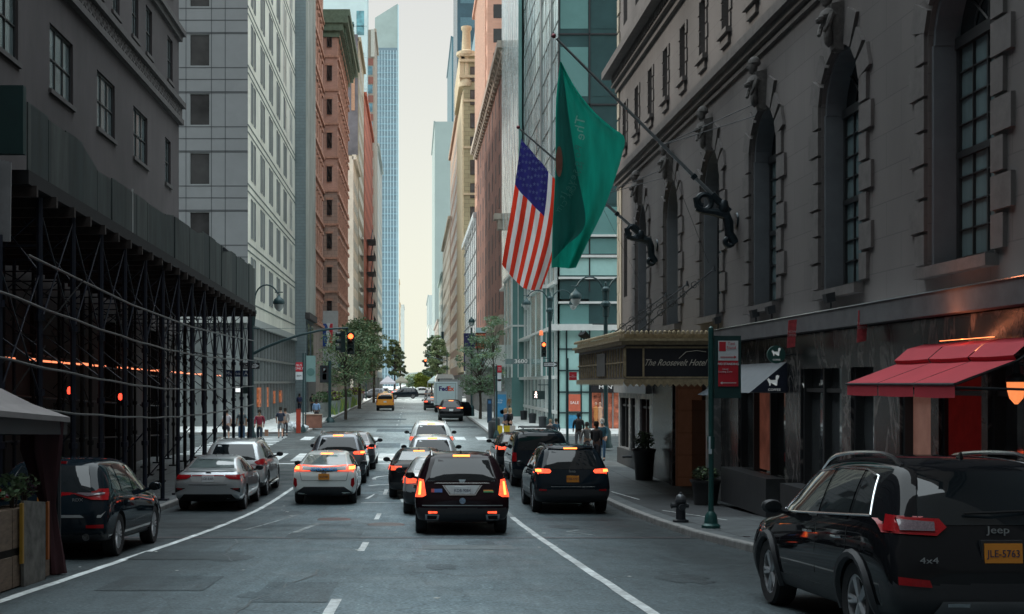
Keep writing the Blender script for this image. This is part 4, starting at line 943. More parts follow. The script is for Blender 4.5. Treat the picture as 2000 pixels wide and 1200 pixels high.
for i in range(2): MB().box(-10.2, -10.1, 117 + 4.2 * i, 119.6 + 4.2 * i, 4.8, 8.6).build('window', WN, b)
# --- red brick tower with green cornice
RB = BRICK('red_brick', (.50, .28, .215), (.43, .24, .185), (.34, .23, .19), .45, .15, .9, 'both', .02, .22)
RB2 = BRICK('brown_stone', (.36, .25, .20), (.30, .21, .17), (.2, .15, .13), .9, .45, .9, 'both', .03, .2)
RT_ = M('terracotta_trim', (.44, .24, .17), .8, var=.3, scale=3, bump=.4); GRC = M('green_copper', (.11, .16, .11), .7, var=.3, scale=2)
b = thing('red_brick_tower', 'tall red brick tower with heavy green copper cornice and slot windows on its side', 'building')
solid(b, -30, -9.2, 148.1, 172, 26, 47, RB, 'wall'); solid(b, -30, -9.2, 148.1, 172, 8.5, 26, RB2, 'lower_wall'); solid(b, -30, -10.9, 125.02, 148.1, 10.5, 60, RB, 'wall')
MB().box(-30, -9.22, 148.05, 172, -.3, 8.5).build('base', M('tan_base2', (.34, .31, .27), .8, var=.2), b); MB().box(-30, -10.92, 125.05, 148.05, -.3, 10.5).build('base', M('tan_base', (.30, .27, .24), .8, var=.2, var2=.2), b)
f = Facade(b, -11.2, 148.1, (1, 0), (0, -1))
for i in range(9):
    z = 11 + 4.05 * i
    if i < 9: f.window((.75, 1.35, z, z + 1.8), FD, WD, depth=-.06, nx=1, nz=1, t=.05)
f.bands(RT_, [(.3, 2.05, 13.8 + 4.05 * i, 14.05 + 4.05 * i, .12) for i in range(8)] + [(.6, 1.5, 12.85 + 4.05 * i, 13.1 + 4.05 * i, .1) for i in range(9)], 'string_course', True)
for fx, y0, y1, zt in ((-9.2, 148.1, 172, 45), (-10.9, 125.1, 148, 58)):
    g = Facade(b, fx, y0, (0, 1), (1, 0)); L_ = y1 - y0
    lst = []; wins = []
    z = 10.0
    while z < zt:
        lst += [(0, L_, z - .55, z - .25, .22)]
        n = int(L_ / 2.6)
        for k in range(n): 
            u = .7 + k * 2.6; wins.append((u, u + 1.1, z, z + 2.2)); lst += [(u - .2, u + 1.3, z + 2.25, z + 2.6, .28), (u - .15, u + 1.25, z - .2, z, .2), (u - .32, u - .02, z - .1, z + 2.4, .14)]
        z += 4.05
    g.bands(RT_, lst, 'window_surround')
    mb = MB()
    for u0, u1, a, c in wins: mb.quad(g.P(u0, a, .02), g.P(u1, a, .02), g.P(u1, c, .02), g.P(u0, c, .02))
    tag(mb.build('windows', WD, b), kind='stuff')
for a, c, z0, z1 in ((.25, 0, 44.6, 45.3), (.7, .3, 45.3, 46.2), (1.3, .9, 46.2, 47.0), (1.55, 1.2, 47, 47.8)):
    MB().box(-11.0, -9.2 + a, 148.1 - min(a, 1.0) * .6, 173 + a, z0, z1).build('cornice', GRC, b)
for k in range(26): MB().box(-9.3, -8.3, 149 + k * .9, 149.35 + k * .9, 45.35, 46.15).build('cornice_bracket', GRC, b); MB().box(-12.6, -10.2, 125, 148, 58, 60.5).build('cornice', GRC, b)
# --- further left
def simple(name, label, x0, x1, y0, y1, z1, mat, wins=None, z0=-.2, side='left', wmat=None, extra=None, strips=None, glassy=None, front=None):
    b = thing(name, label, 'building'); solid(b, x0, x1, y0, y1, z0, z1, mat, 'wall')
    fx = x1 if side == 'left' else x0
    g = Facade(b, fx, y0, (0, 1), ((1 if side == 'left' else -1), 0)); q = Facade(b, x0, y0, (1, 0), (0, -1))
    mb = MB(); wmat = wmat or WN
    if wins:
        dy, dz, w, h = wins; n = int((y1 - y0) / dy)
        for k in range(n):
            z = 6.5
            while z + h < z1 - 1:
                u = (k + .5) * dy - w / 2; mb.quad(g.P(u, z, .03), g.P(u + w, z, .03), g.P(u + w, z + h, .03), g.P(u, z + h, .03)); z += dz
    if front:
        dx, dz, w, h, u0 = front; n = int((x1 - x0 - u0) / dx)
        for k in range(n):
            z = 6.5
            while z + h < z1 - 1:
                u = (x1 - x0) - u0 - k * dx - w if side == 'left' else u0 + k * dx
                mb.quad(q.P(u, z, .03), q.P(u + w, z, .03), q.P(u + w, z + h, .03), q.P(u, z + h, .03)); z += dz
    if mb.f: tag(mb.build('windows', wmat, b), kind='stuff')
    if strips:
        sm_, dy, w, pr = strips; mb = MB(); n = int((y1 - y0) / dy)
        for k in range(n): mb.hexa([g.P(k * dy, 6, 0), g.P(k * dy + w, 6, 0), g.P(k * dy + w, 6, pr), g.P(k * dy, 6, pr), g.P(k * dy, z1 - 2, 0), g.P(k * dy + w, z1 - 2, 0), g.P(k * dy + w, z1 - 2, pr), g.P(k * dy, z1 - 2, pr)])
        mb.build('pier', sm_, b)
    mb = MB(); a0, a1 = (fx - .2, fx + .5) if side == 'left' else (fx - .5, fx + .2)
    mb.box(a0, a1, y0, y1, z1 - .6, z1 + .3); mb.build('cornice', mat, b)
    a0, a1 = (fx, fx + .25) if side == 'left' else (fx - .25, fx)
    MB().box(a0, a1, y0 + .1, y1 - .1, .2, 4.6).build('shop_front', M('shop_mid', (.12, .12, .12), .5, var=.8, scale=.4), b)
    if extra: extra(b, g, q)
    return b
CRM = M('cream_stucco', (.62, .57, .48), .85, var=.12, scale=.4, var2=.15)
simple('cream_building', 'cream white mid-height building beyond the red brick tower', -30, -11.2, 228, 248, 45, CRM, (3.3, 3.6, 1.3, 1.9), wmat=GLASS('win_f', (.16, .18, .17), .2, 1.6))
TAN = M('tan_stucco', (.32, .29, .22), .9, var=.2, scale=.2, var2=.2); SLT = M('slate_wall', (.13, .13, .15), .9, var=.4, scale=.25, var2=.2)
def x_sl(b, g, q):
    MB().box(-31, -11.3, 248.4, 274, 49, 73.4).build('upper_wall', SLT, b); MB().box(-12.6, -11.9, 248.3, 248.4, 58, 68).build('brick_patch', M('patch_o', (.42, .26, .18), .9, var=.2), b)
    mb = MB(); 
    for z in (74.5, 76): mb.box(-15, -12.2, 252, 252.3, z, z + .5)
    for x in (-14.6, -12.6): mb.box(x, x + .3, 252, 252.3, 73, 77)
    mb.build('roof_frame', M('roof_steel', (.05, .12, .13), .6, var=.1), b)
simple('slate_building', 'tall building with dark slate upper side wall over tan plaster', -31, -11.15, 248.5, 275, 72.6, TAN, (3, 3.8, 1.2, 1.8), extra=x_sl)
PBL = M('pale_blue_cladding', (.50, .64, .66), .4, var=.06, scale=.3)
simple('pale_blue_tower', 'pale blue clad tower top behind the green cornice', -45, -13.3, 352, 362, 190, PBL, None, wmat=GLASS('win_blue', (.10, .28, .33), .2, 1.7), front=(5.2, 12, 2.2, 7, .9), extra=lambda b, g, q: q.bands(M('pale_line', (.4, .5, .52), .5, var=0), [(0, 31.7, z, z + .25, .03) for z in range(60, 190, 9)], 'joint'))
RO = BRICK('orange_red_brick', (.52, .17, .11), (.46, .15, .10), (.4, .16, .12), .8, .3, .9, 'both', .02, .18)
simple('red_orange_building', 'bright orange red brick building with fire escapes down the left side', -25, -11.05, 276, 330, 68, RO, (3.5, 3.6, .7, 1.6), wmat=M('dark_opening', (.10, .03, .025), .6, var=.2))
b = thing('fire_escape', 'black iron fire escape zigzagging down the orange red building', 'fire escape'); mb = MB(); BKI = M('black_iron', (.02, .025, .03), .6, var=.2)
for i in range(9):
    z = 6 + i * 3.8; mb.box(-11.0, -9.3, 288, 300, z, z + .2)
    for y in (288, 291, 294, 297, 300): mb.box(-9.35, -9.25, y, y + .15, z, z + 1.2)
    mb.box(-9.35, -9.25, 288, 300, z + 1.1, z + 1.2); mb.tube([(-10, 288.5, z), (-10, 299, z + 3.8)], .12, 4)
mb.build('ladder', BKI, b)
def x_stripe(b, g, q):
    mb = MB(); z = 20
    while z < 96: mb.hexa([q.P(0, z, 0), q.P(15.2, z, 0), q.P(15.2, z, .1), q.P(0, z, .1), q.P(0, z + 2, 0), q.P(15.2, z + 2, 0), q.P(15.2, z + 2, .1), q.P(0, z + 2, .1)]); z += 5.4
    mb.build('brick_band', M('band_red', (.36, .15, .12), .9, var=.15), b)
    mb = MB(); z = 22.6
    while z < 96: mb.quad(q.P(8, z, .05), q.P(15.0, z, .05), q.P(15.0, z + 2.5, .05), q.P(8, z + 2.5, .05)); z += 5.4
    tag(mb.build('windows', GLASS('win_bluegrey', (.12, .28, .36), .2, 1.8), b), kind='stuff'); MB().box(-12.5, -11.4, 358, 358.6, 98, 106).build('pilaster', M('white_stone', (.6, .58, .52), .8), b)
    MB().box(-22, -14, 360, 370, 107, 112).build('penthouse', M('white_stone', (.6, .58, .52), .8), b)
simple('striped_brick_tower', 'tall tower banded in red brick and blue windows beside the blue glass tower', -27, -11.4, 358.5, 385, 106, M('beige_brick', (.42, .35, .29), .9, var=.1), None, extra=x_stripe)
simple('white_building', 'narrow whitish building low in front of the blue glass tower', -30, -11.3, 386, 440, 78, M('white_stone2', (.56, .60, .58), .8, var=.1), (4, 4, 1.6, 2.2))
# blue glass tower with slanted crown
BGM = M('blue_curtain_glass', (.13, .21, .26), .18, var=.22, scale=.12, stretch=(.3, 1, 2.2), spec=1)
b = thing('blue_glass_tower', 'tall blue glass tower with pale vertical fins and a slanted grey crown', 'building')
x0, x1, y0, y1 = -27.2, -11.2, 862, 880
MB().box(x0, x1, y0, y1, 0, 238).build('wall', BGM, b)
MB().hexa([(x0, y0, 238), (x1, y0, 238), (x1, y1, 238), (x0, y1, 238), (x0, y0, 259), (x1, y0, 269), (x1, y1, 269), (x0, y1, 259)]).build('crown', M('crown_grey', (.30, .38, .37), .6, var=.12, scale=.1), b)
mb = MB()
for k in range(8): mb.box(x0 + .6 + k * 2.05, x0 + .95 + k * 2.05, y0 - .5, y0, 0, 236)
mb.box(x1 - .1, x1 + .7, y0 - .6, y0 + 1, 0, 268); mb.build('fin', M('fin_pale', (.45, .62, .68), .5, var=0), b)
mb = MB()
for k in range(52): mb.box(x0, x1, y0 - .12, y0, 4 + k * 4.5, 5.1 + k * 4.5)
mb.build('spandrel', M('spandrel_blue', (.17, .28, .34), .4, var=.15, scale=.1), b)
OR = M('far_ochre', (.60, .42, .25), .9, var=.1, scale=.05)  # distance haze is put into the paler far colours
simple('ochre_tower', 'ochre stepped tower far down the street on the left', -28, -11.6, 960, 1010, 84, OR, (6, 6, 2, 3), wmat=M('far_win', (.34, .30, .24), .6, var=0), extra=lambda b, g, q: MB().box(-30, -13.4, 958, 1000, 84, 97).build('setback', OR, b))
simple('ochre_block', 'lower ochre block just beyond the stepped tower', -28, -11.5, 1030, 1090, 70, M('far_ochre2', (.62, .50, .36), .9, var=.08, scale=.05), (6, 6, 2, 3), wmat=MATS['far_win'])
simple('grey_far_block', 'hazy grey block closing the left side of the street', -28, -11.4, 1400, 1500, 92, M('far_grey', (.48, .52, .50), .9, var=.05, scale=.05), None)
# ------------------------------------------------------------ hotel on the right
HOT = BRICK('hotel_stone', (.128, .116, .112), (.118, .108, .105), (.094, .086, .084), 1.33, .62, .9, 'both', .012, .26, bump=.15)
HOTT = M('hotel_trim', (.108, .099, .096), .85, var=.2, scale=4, bump=.25)
HSH = M('hotel_jamb', (.125, .137, .15), .7, var=.12, scale=2)
TEALG = M('curtained_glass', (.115, .165, .175), .12, var=.25, scale=.9, spec=.9, stretch=(1, 3, .3))
b = hotel = thing('grand_hotel', 'dark stone hotel with tall arched windows, quoins and carved busts along the right side', 'building')
f = Facade(b, 8.5, 6.0, (0, 1), (-1, 0))
def U(y): return y - 6.0
AR = [19.15 + 5.32 * k for k in range(-1, 6)]
hs = [(U(c - 1.15), U(c + 1.15), 4.84, 9.65) for c in AR]
SM = [(U(38.7 + 2.66 * k - .38), U(38.7 + 2.66 * k + .38), 12.5, 14.25) for k in range(-9, 5)]
UP_ = [(U(38.7 + 2.66 * k - .45), U(38.7 + 2.66 * k + .45), z, z + 2.0) for k in range(-9, 5) for z in (17.4, 21.2, 25)]
EX = [(U(48.9), U(49.7), 6.4, 9.0)]
def wallset():
    f.wall(HOT, U(6), U(51), 4.0, 11.4, hs + EX, .5)
    f.wall(HOT, U(6), U(51), 11.4, 31, SM + UP_, .42, name='upper_wall')
wallset()
solid(b, 9.35, 30, 6, 50.8, -.8, 30.9, HOT, 'core')
MB().box(8.52, 9.35, 50.7, 51, -.8, 30.9).build('end_wall', M('hotel_end', (.34, .31, .25), .85, var=.15), b)
# arch heads, jambs
def arch_piece(c, R, x_front, depth, z0):
    mb = MB(); n = 14; pts = [(c + R * math.cos(math.pi * i / n), z0 + R * math.sin(math.pi * i / n)) for i in range(n + 1)]
    for (y0, za), (y1, zb) in zip(pts, pts[1:]):
        mb.quad((x_front, y0, za), (x_front, y1, zb), (x_front, y1, z0 + R + .001), (x_front, y0, z0 + R + .001))
        mb.quad((x_front, y0, za), (x_front, y1, zb), (x_front + depth, y1, zb), (x_front + depth, y0, za))
    return mb
for c in AR:
    arch_piece(c, 1.15, 8.5, .5, 8.5).build('arch_head', HOT, b)
    m = MB()      # moulded inner jamb lining
    for s in (-1, 1): m.box(8.56, 9.0, *sorted((c + s * 1.15, c + s * 1.07)), 4.84, 8.5)
    n = 14; R0, R1 = 1.15, 1.06
    for i in range(n):
        a, d = math.pi * i / n, math.pi * (i + 1) / n
        q = [(c + R * math.cos(t), 8.5 + R * math.sin(t)) for R, t in ((R1, a), (R1, d), (R0 - .004, d), (R0 - .004, a))]
        m.hexa([(8.58, *p) for p in q] + [(9.0, *p) for p in q])
    m.build('jamb', HSH, b)
    m = MB(); m.box(8.93, 9.0, c - 1.07, c - .98, 4.95, 8.55); m.box(8.93, 9.0, c + .98, c + 1.07, 4.95, 8.55); m.box(8.90, 9.0, c - 1.07, c + 1.07, 8.42, 8.60); m.box(8.92, 9.0, c - 1.07, c + 1.07, 4.84, 5.0)
    m.box(8.92, 9.0, c - 1.07, c + 1.07, 6.62, 6.72)
    for k in (-1, 0, 1):
        w = .05 if k == 0 else .028
        m.box(8.94, 8.995, c + k * .5 - w / 2, c + k * .5 + w / 2, 5.0, 8.42)
    for k in range(1, 8): m.box(8.945, 8.99, c - .98, c + .98, 5.0 + k * .43, 5.022 + k * .43)
    for a in (45, 90, 135): m.tube([(8.97, c, 8.6), (8.97, c + 1.04 * math.cos(math.radians(a)), 8.5 + 1.04 * math.sin(math.radians(a)))], .022, 4)
    m.tube([(8.97, *p) for p in arc(c, 8.55, .5, .5, 0, 180, 10)], .02, 4)
    w = m.build('window', FD, b)
    m = MB(); m.quad((8.985, c - 1.07, 4.9), (8.985, c + 1.07, 4.9), (8.985, c + 1.07, 8.5), (8.985, c - 1.07, 8.5)); m.build('pane', TEALG, w)
    m = MB(); o = [(8.985, c + 1.07 * math.cos(math.pi * i / 14), 8.5 + 1.07 * math.sin(math.pi * i / 14)) for i in range(15)]; m.add(o, [tuple(range(15))]); m.build('pane', WD, w)
    MB().box(8.30, 9.0, c - 1.3, c + 1.3, 4.66, 4.84).build('window_sill', HOTT, b)
    # quoin blocks each side, alternating, and fanned voussoirs
    for i, a in enumerate((20, 42, 64, 116, 138, 160)):
        if i % 3 == 0:
            m = MB(); s = 1 if i == 0 else -1
            for k in range(7): w_ = .62 if k % 2 else .38; m.box(8.435, 8.51, *sorted((c + s * 1.17, c + s * (1.17 + w_))), 4.9 + k * .56, 5.4 + k * .56)
        t = math.radians(a); d = math.radians(9); r1 = (1.75, 1.62, 1.85, 1.85, 1.62, 1.75)[i]
        q = [(c + r * math.cos(x), 8.5 + r * math.sin(x)) for r, x in ((1.17, t - d), (1.17, t + d), (r1, t + d * .9), (r1, t - d * .9))]
        m.hexa([(8.51, *p) for p in q] + [(8.43, *p) for p in q])
        if i % 3 == 2: m.build('quoins', HOTT, b)
    # carved bust on the keystone
    m = MB()
    m.hexa([(8.52, c - .14, 9.55), (8.52, c + .14, 9.55), (8.34, c + .12, 9.58), (8.34, c - .12, 9.58), (8.52, c - .24, 10.5), (8.52, c + .24, 10.5), (8.25, c + .2, 10.45), (8.25, c - .2, 10.45)])
    m.lathe([(.001, 9.62), (.09, 9.70), (.13, 9.85), (.10, 9.95), (.16, 10.12), (.23, 10.24), (.20, 10.33), (.09, 10.40), (.075, 10.48)], (8.26, c, 0), 12, sx=.8)
    m.lathe([(.001, 10.42), (.08, 10.46), (.115, 10.56), (.12, 10.66), (.09, 10.75), (.001, 10.80)], (8.22, c, 0), 12)
    m.lathe([(.10, 10.62), (.16, 10.68), (.15, 10.76), (.08, 10.84), (.001, 10.86)], (8.26, c, 0), 10); m.box(8.08, 8.13, c - .02, c + .02, 10.56, 10.63)
    for s in (-1, 1): m.lathe([(.001, -.07), (.07, -.04), (.08, .02), (.001, .08)], (8.10, c + s * .08, 10.18), 8); m.tube([(8.26, c + s * .2, 10.26), (8.18, c + s * .25, 10.05), (8.12, c + s * .15, 9.9)], [.06, .05, .04], 6)
    m.build('bust', M('carved_dark', (.10, .094, .09), .85, var=.35, scale=9, bump=.5), b, True)
f.windows(SM, FD, WD, depth=.4, nx=2, nz=2, t=.05, split=True); f.windows(UP_, FD, WD, cap=70, depth=.4, nx=1, nz=2, t=.05); f.windows(EX, FD, WD, depth=.4, nx=1, nz=2)
for h in SM:
    m = MB(); y0, y1 = h[0] + 6, h[1] + 6; m.box(8.34, 8.52, y0 - .14, y1 + .14, 12.36, 12.5); m.box(8.42, 8.52, y0 - .05, y1 + .05, 12.1, 12.36)
    for s, yy in ((-1, y0), (1, y1)):
        for k in range(4): m.box(8.455, 8.51, *sorted((yy, yy + s * (.22 if k % 2 else .14))), 12.52 + k * .44, 12.90 + k * .44)
    m.build('window_sill', HOTT, b)
f.band(HOTT, 0, U(51.25), 11.15, 11.35, .16); f.band(HOTT, 0, U(51.35), 11.35, 11.6, .30); f.band(HOTT, 0, U(51.15), 10.95, 11.05, .08)
f.band(HOTT, 0, U(51.2), 15.0, 15.25, .12); f.band(HOTT, 0, U(51.6), 15.65, 15.95, .62); f.band(HOTT, 0, U(51.4), 15.25, 15.35, .25)
m = MB()
for k in range(150): m.box(8.20, 8.5, 6.1 + k * .3, 6.25 + k * .3, 15.36, 15.62)
tag(m.build('dentils', HOTT, b), kind='stuff')
for k in range(36):
    z = 4.5 + k * .72; w_ = .5 if k % 2 else .32
    if 11 < z < 11.7 or 14.6 < z < 16.2: continue
    MB().box(8.44, 8.51, 51 - w_, 51.03, z, z + .62).build('corner_quoin', M('quoin_pale', (.33, .30, .24), .85, var=.2), b)  # pale quoins carry the sunlit edge in their colour
MB().box(8.455, 8.56, 50.1, 51.05, 4.4, 11.0).build('corner_strip', M('corner_sunlit', (.36, .32, .25), .85, var=.15), b)  # lighter strip paints the sunlit edge of the corner
# ledge above the shops
f.band(M('ledge', (.10, .10, .105), .7, var=.25, scale=2), U(6), U(33.6), 4.02, 4.38, .30, 'shop_ledge'); f.band(CHROME, U(6), U(33.6), 4.381, 4.40, .32, 'ledge_flashing')
# --- ground floor: dark marble
def marble(name, c0, c1, sc=1.5):
    m, n, bb = nt(name); L = n.links; N = n.nodes; tc = N.new('ShaderNodeTexCoord'); mp = N.new('ShaderNodeMapping'); mp.inputs['Scale'].default_value = (1, 1.0, .5)
    L.new(tc.outputs['Object'], mp.inputs[0]); no = N.new('ShaderNodeTexNoise'); no.inputs['Scale'].default_value = sc; no.inputs['Detail'].default_value = 9; no.inputs['Distortion'].default_value = 2.2; L.new(mp.outputs[0], no.inputs[0])
    r = N.new('ShaderNodeValToRGB'); e = r.color_ramp.elements; e[0].position = .44; e[0].color = (*c0, 1); e[1].position = .50; e[1].color = (*c1, 1)
    x = e.new(.54); x.color = (*c0, 1); L.new(no.outputs['Fac'], r.inputs[0]); L.new(r.outputs[0], bb.inputs['Base Color']); bb.inputs['Roughness'].default_value = .25
    MATS[name] = m; return m
MARB = marble('dark_marble', (.022, .023, .025), (.14, .13, .125), .9); MARP = marble('pale_marble', (.20, .21, .215), (.33, .33, .32), 1.2)
OP = [(16.3, 18.2), (18.4, 19.9), (20.2, 21.5), (22.7, 23.9), (24.4, 27.0), (28.1, 32.2)]
ho = [(U(a), U(c), .75 if i in (4, 5) else .25, 3.25) for i, (a, c) in enumerate(OP)]
f.wall(MARB, U(8), U(33.8), -.7, 4.02, ho, .25, name='shop_wall')
ho2 = [(U(34.6), U(39.9), -.5, 3.0), (U(44.3), U(46.2), .35, 2.35), (U(47.2), U(48.2), -.4, 2.35), (U(48.6), U(50.6), .35, 2.35)]
f.wall(MARP, U(43.7), U(51), -1, 4.0, ho2[1:], .25, name='shop_wall'); f.wall(MARB, U(33.8), U(43.7), -1, 4.0, ho2[:1], 1.0, name='entrance_wall')
SW = GLASS('shop_window', (.045, .050, .053), .04, 2.3, var=.7, wscale=.8)
def pane(y0, y1, z0, z1, mat, x=8.72, name='shop_window'): return MB().quad((x, y0, z0), (x, y1, z0), (x, y1, z1), (x, y0, z1)).build(name, mat, b)
for (a, c), h in zip(OP, ho): 
    if a != 18.4: pane(a, c, h[2], h[3], SW)
m = MB(); n = 46
for i in range(n):
    a = 18.4 + 1.5 * i / n; c = 18.4 + 1.5 * (i + 1) / n; x0, x1 = (8.62, 8.68) if i % 2 else (8.68, 8.62); m.quad((x0, a, .25), (x1, c, .25), (x1, c, 3.25), (x0, a, 3.25))
m.build('red_curtain', M('red_curtain', (.15, .010, .010), .7, var=.4, scale=3, emit=.03, ecol=(.8, .03, .02)), b, True)
wp = M('warm_interior', (.30, .10, .065), .8, var=.5, scale=1.2, emit=.16, ecol='tex')
pane(29.6, 30.9, .8, 3.2, wp, 8.70, 'lit_interior'); pane(20.3, 21.4, 1.3, 3.1, M('warm_interior_dim', (.22, .12, .09), .8, var=.5, scale=1.2, emit=.07, ecol=(.9, .4, .3)), 8.70, 'lit_interior')
pane(45.0, 46.0, .6, 2.2, wp, 8.70, 'lit_interior')
for (a, c), ms in zip(OP + [(44.3, 46.2), (47.2, 48.2), (48.6, 50.6)], ((16.34, 17.2, 18.15), (18.44, 19.85), (20.24, 21.45), (22.75, 23.85), (24.45, 25.65, 26.95), (28.15, 29.5, 30.95, 32.15), (44.34, 45.2, 46.15), (47.24, 48.15), (48.64, 49.6, 50.55))):
    m = MB(); t_ = 2.75 if a < 40 else 2.0; [m.box(8.56, 8.72, y - .04, y + .05, -.4 if a > 40 else .2, t_ + .5) for y in ms]; m.box(8.60, 8.71, a, c, t_, t_ + .08); m.build('shop_frame', FD, b)
for a, c in ((44.3, 46.2), (47.2, 48.2), (48.6, 50.6)): pane(a, c, .3 if a != 47.2 else -.5, 2.35, SW)
MB().box(8.28, 8.5, 43.9, 50.9, 2.55, 3.5).build('sign_fascia', M('grey_fascia', (.16, .17, .175), .6, var=.15), b)
text('Clarks', .55, M('pale_letters', (.6, .62, .6), .5, var=0), b, (8.27, 45.3, 3.0), 'left', shear=.3, bold=.008)
MB().box(8.42, 8.5, 43.9, 50.9, -.9, .3).build('plinth', M('plinth_black', (.03, .032, .035), .5, var=.3), b)
# hotel entrance recess
MB().box(8.5, 9.34, 39.8, 39.9, -.9, 3.0).build('entrance_panelling', M('brown_wood', (.11, .06, .04), .5, var=.3, scale=3, emit=.012, ecol=(.9, .4, .22)), b)  # faint warm glow in the wood stands in for entrance lighting
for k in range(5): MB().box(8.56, 9.3, 39.76, 39.8, -.8 + .72 * k, -.14 + .72 * k).build('wood_panel', M('brown_wood2', (.13, .07, .05), .5, var=.25, scale=3, emit=.016, ecol=(.9, .4, .22)), b)  # panels share the wood's added glow
MB().box(8.2, 8.5, 34.0, 34.5, -.6, 3.0).build('entrance_pillar', MARP, b); MB().box(8.42, 8.5, 40.0, 40.5, -.9, 3.0).build('entrance_pillar', MARB, b)
MB().box(9.0, 9.2, 36.8, 39.8, -.8, 2.4).build('entrance_door', WD, b)
# black planter boxes under the shop windows
for y0, y1 in ((24.4, 27), (28.1, 32.2)): MB().box(8.05, 8.5, y0, y1, G(y0) + KERB, .75).build('window_box', M('plinth_black', (.03, .032, .035)), b)
for y in (29, 47.5):      # wall standpipes
    MB().tube([(8.45, y, .1), (8.2, y, .1), (8.1, y + .08, .08)], .05, 8).build('standpipe', BKI, b, True)
# --- awnings
RED = M('red_canvas', (.43, .024, .042), .75, var=.08, scale=2, var2=.1, bump=.05)
a = thing('red_awning', 'bright crimson fabric awning over the shop front on the far right', 'awning')
m = MB(); Y0, Y1 = 16.35, 20.45; zf = CAMZ - .0
prof = [(7.2, zf - .20), (7.2, zf), (8.02, zf + .31), (7.98, zf + .37), (8.2, zf + .56), (8.48, zf + .64)]
for k in range(3):
    a0, a1 = Y0 + (Y1 - Y0) * k / 3, Y0 + (Y1 - Y0) * (k + 1) / 3 - .045
    for i, ((xa, za), (xb, zb)) in enumerate(zip(prof, prof[1:])):
        n = 6
        for j in range(n):
            t0, t1 = j / n, (j + 1) / n; s0 = .01 * math.sin(math.pi * t0); s1 = .01 * math.sin(math.pi * t1); ya, yb = a0 + (a1 - a0) * t0, a0 + (a1 - a0) * t1
            m.quad((xa, ya, za - s0), (xa, yb, za - s1), (xb, yb, zb - s1), (xb, ya, zb - s0))
m.build('canvas', RED, a)
ld = bpy.data.lights.new('awning_lamp', 'AREA'); ld.shape = 'RECTANGLE'; ld.size = 3.2; ld.size_y = .05; ld.energy = 13; ld.color = (1, .30, .14); lo = bpy.data.objects.new('awning_lamp', ld); COL.objects.link(lo); lo.parent = a; lo.location = (8.25, 18.6, 3.64); lo.rotation_euler = Vector((-.75, 0, -.9)).to_track_quat('Z', 'X').to_euler(); MB().box(8.30, 8.32, 17.6, 19.4, 3.605, 3.613).build('light_strip', M('strip_light', (1, .4, .15), .5, var=0, emit=3, ecol=(1, .25, .08)), a)
m = MB()
for y in (Y0 + .02, Y1 - .02, Y0 + (Y1 - Y0) / 3, Y0 + (Y1 - Y0) * 2 / 3): m.tube([(8.48, y, zf - .1), (7.22, y, zf - .06)], .02, 6); m.tube([(7.22, y, zf - .02), (8.05, y, zf + .30), (8.46, y, zf + .58)], .02, 6)
m.tube([(7.2, Y0, zf - .02), (7.2, Y1, zf - .02)], .022, 6); m.build('frame', BKI, a)
GCV = M('grey_canvas', (.16, .175, .19), .8, var=.1); NVY = M('navy_canvas', (.012, .018, .038), .7, var=.1)
def tri_awning(name, label, y0, y1, x_out, zt, zb, mat, logo=False):
    a = thing(name, label, 'awning'); m = MB()
    m.hexa([(8.49, y0, zb), (x_out, y0, zb), (x_out, y1, zb), (8.49, y1, zb), (8.49, y0, zt), (8.46, y0, zt), (8.46, y1, zt), (8.49, y1, zt)]); m.build('canvas', mat, a)
    MB().add([(8.49, y0 - .01, zb + .02), (x_out + .03, y0 - .01, zb + .02), (8.47, y0 - .01, zt)], [(0, 1, 2)]).build('side_panel', NVY, a)
    return a
FX = M('fox_white', (.7, .72, .72), .5, var=0, emit=.15, ecol=(.8, .85, .85))
def fox(parent, x, y, z, s):
    """a small standing fox silhouette with a raised brush, read from the street end"""
    P = [(-.50, .20), (-.36, .14), (-.40, .30), (-.30, .18), (-.18, .10), (.20, .12), (.28, .34), (.22, .44), (.38, .50), (.36, .40), (.48, .46), (.44, .28), (.34, .10), (.30, -.04), (.30, -.32), (.22, -.32), (.20, -.10), (-.16, -.10), (-.20, -.32), (-.28, -.32), (-.28, -.02), (-.40, .06)]
    bm = bmesh.new(); vs = [bm.verts.new((x + u * s, y, z + w * s)) for u, w in P]; fa = bm.faces.new(vs); bmesh.ops.triangulate(bm, faces=[fa]); me = bpy.data.meshes.new('fox_logo'); bm.to_mesh(me); bm.free(); me.materials.append(FX); link('fox_logo', me, parent)
a = tri_awning('coffee_awning', 'navy and grey triangular awning with a white fox and the word coffee', 27.9, 31.8, 7.62, 3.42, 2.72, GCV)
fox(a, 8.15, 27.87, 2.98, .30); text('COFFEE', .075, FX, a, (8.18, 27.87, 2.79), sx=1.1)
tri_awning('grey_awning', 'plain slate blue awning just behind the green sign pole', 32.4, 33.6, 7.75, 3.05, 2.62, M('slate_canvas', (.09, .11, .13), .8, var=.1))
a = thing('hanging_shop_sign', 'round black hanging sign with a white fox on a wall bracket', 'sign')
MB().lathe([(.001, -.03), (.19, -.03), (.19, .03), (.001, .03)], (8.08, 27.4, 3.58), 28, 0, 'y').build('sign_disc', M('sign_black', (.012, .014, .018), .4, var=0), a)
MB().lathe([(.185, -.035), (.2, -.035), (.2, .035), (.185, .035)], (8.08, 27.4, 3.58), 28, 0, 'y').build('sign_rim', M('green_rim', (.02, .08, .07), .5, var=0), a)
MB().tube([(8.5, 27.4, 3.58), (8.26, 27.4, 3.58)], .02, 6).build('bracket', BKI, a); fox(a, 8.07, 27.36, 3.62, .22); text('COFFEE', .05, FX, a, (8.08, 27.36, 3.46))
fw = link('fox_window_sign', None, hotel); fox(fw, 8.6, 26.95, 2.9, .18)
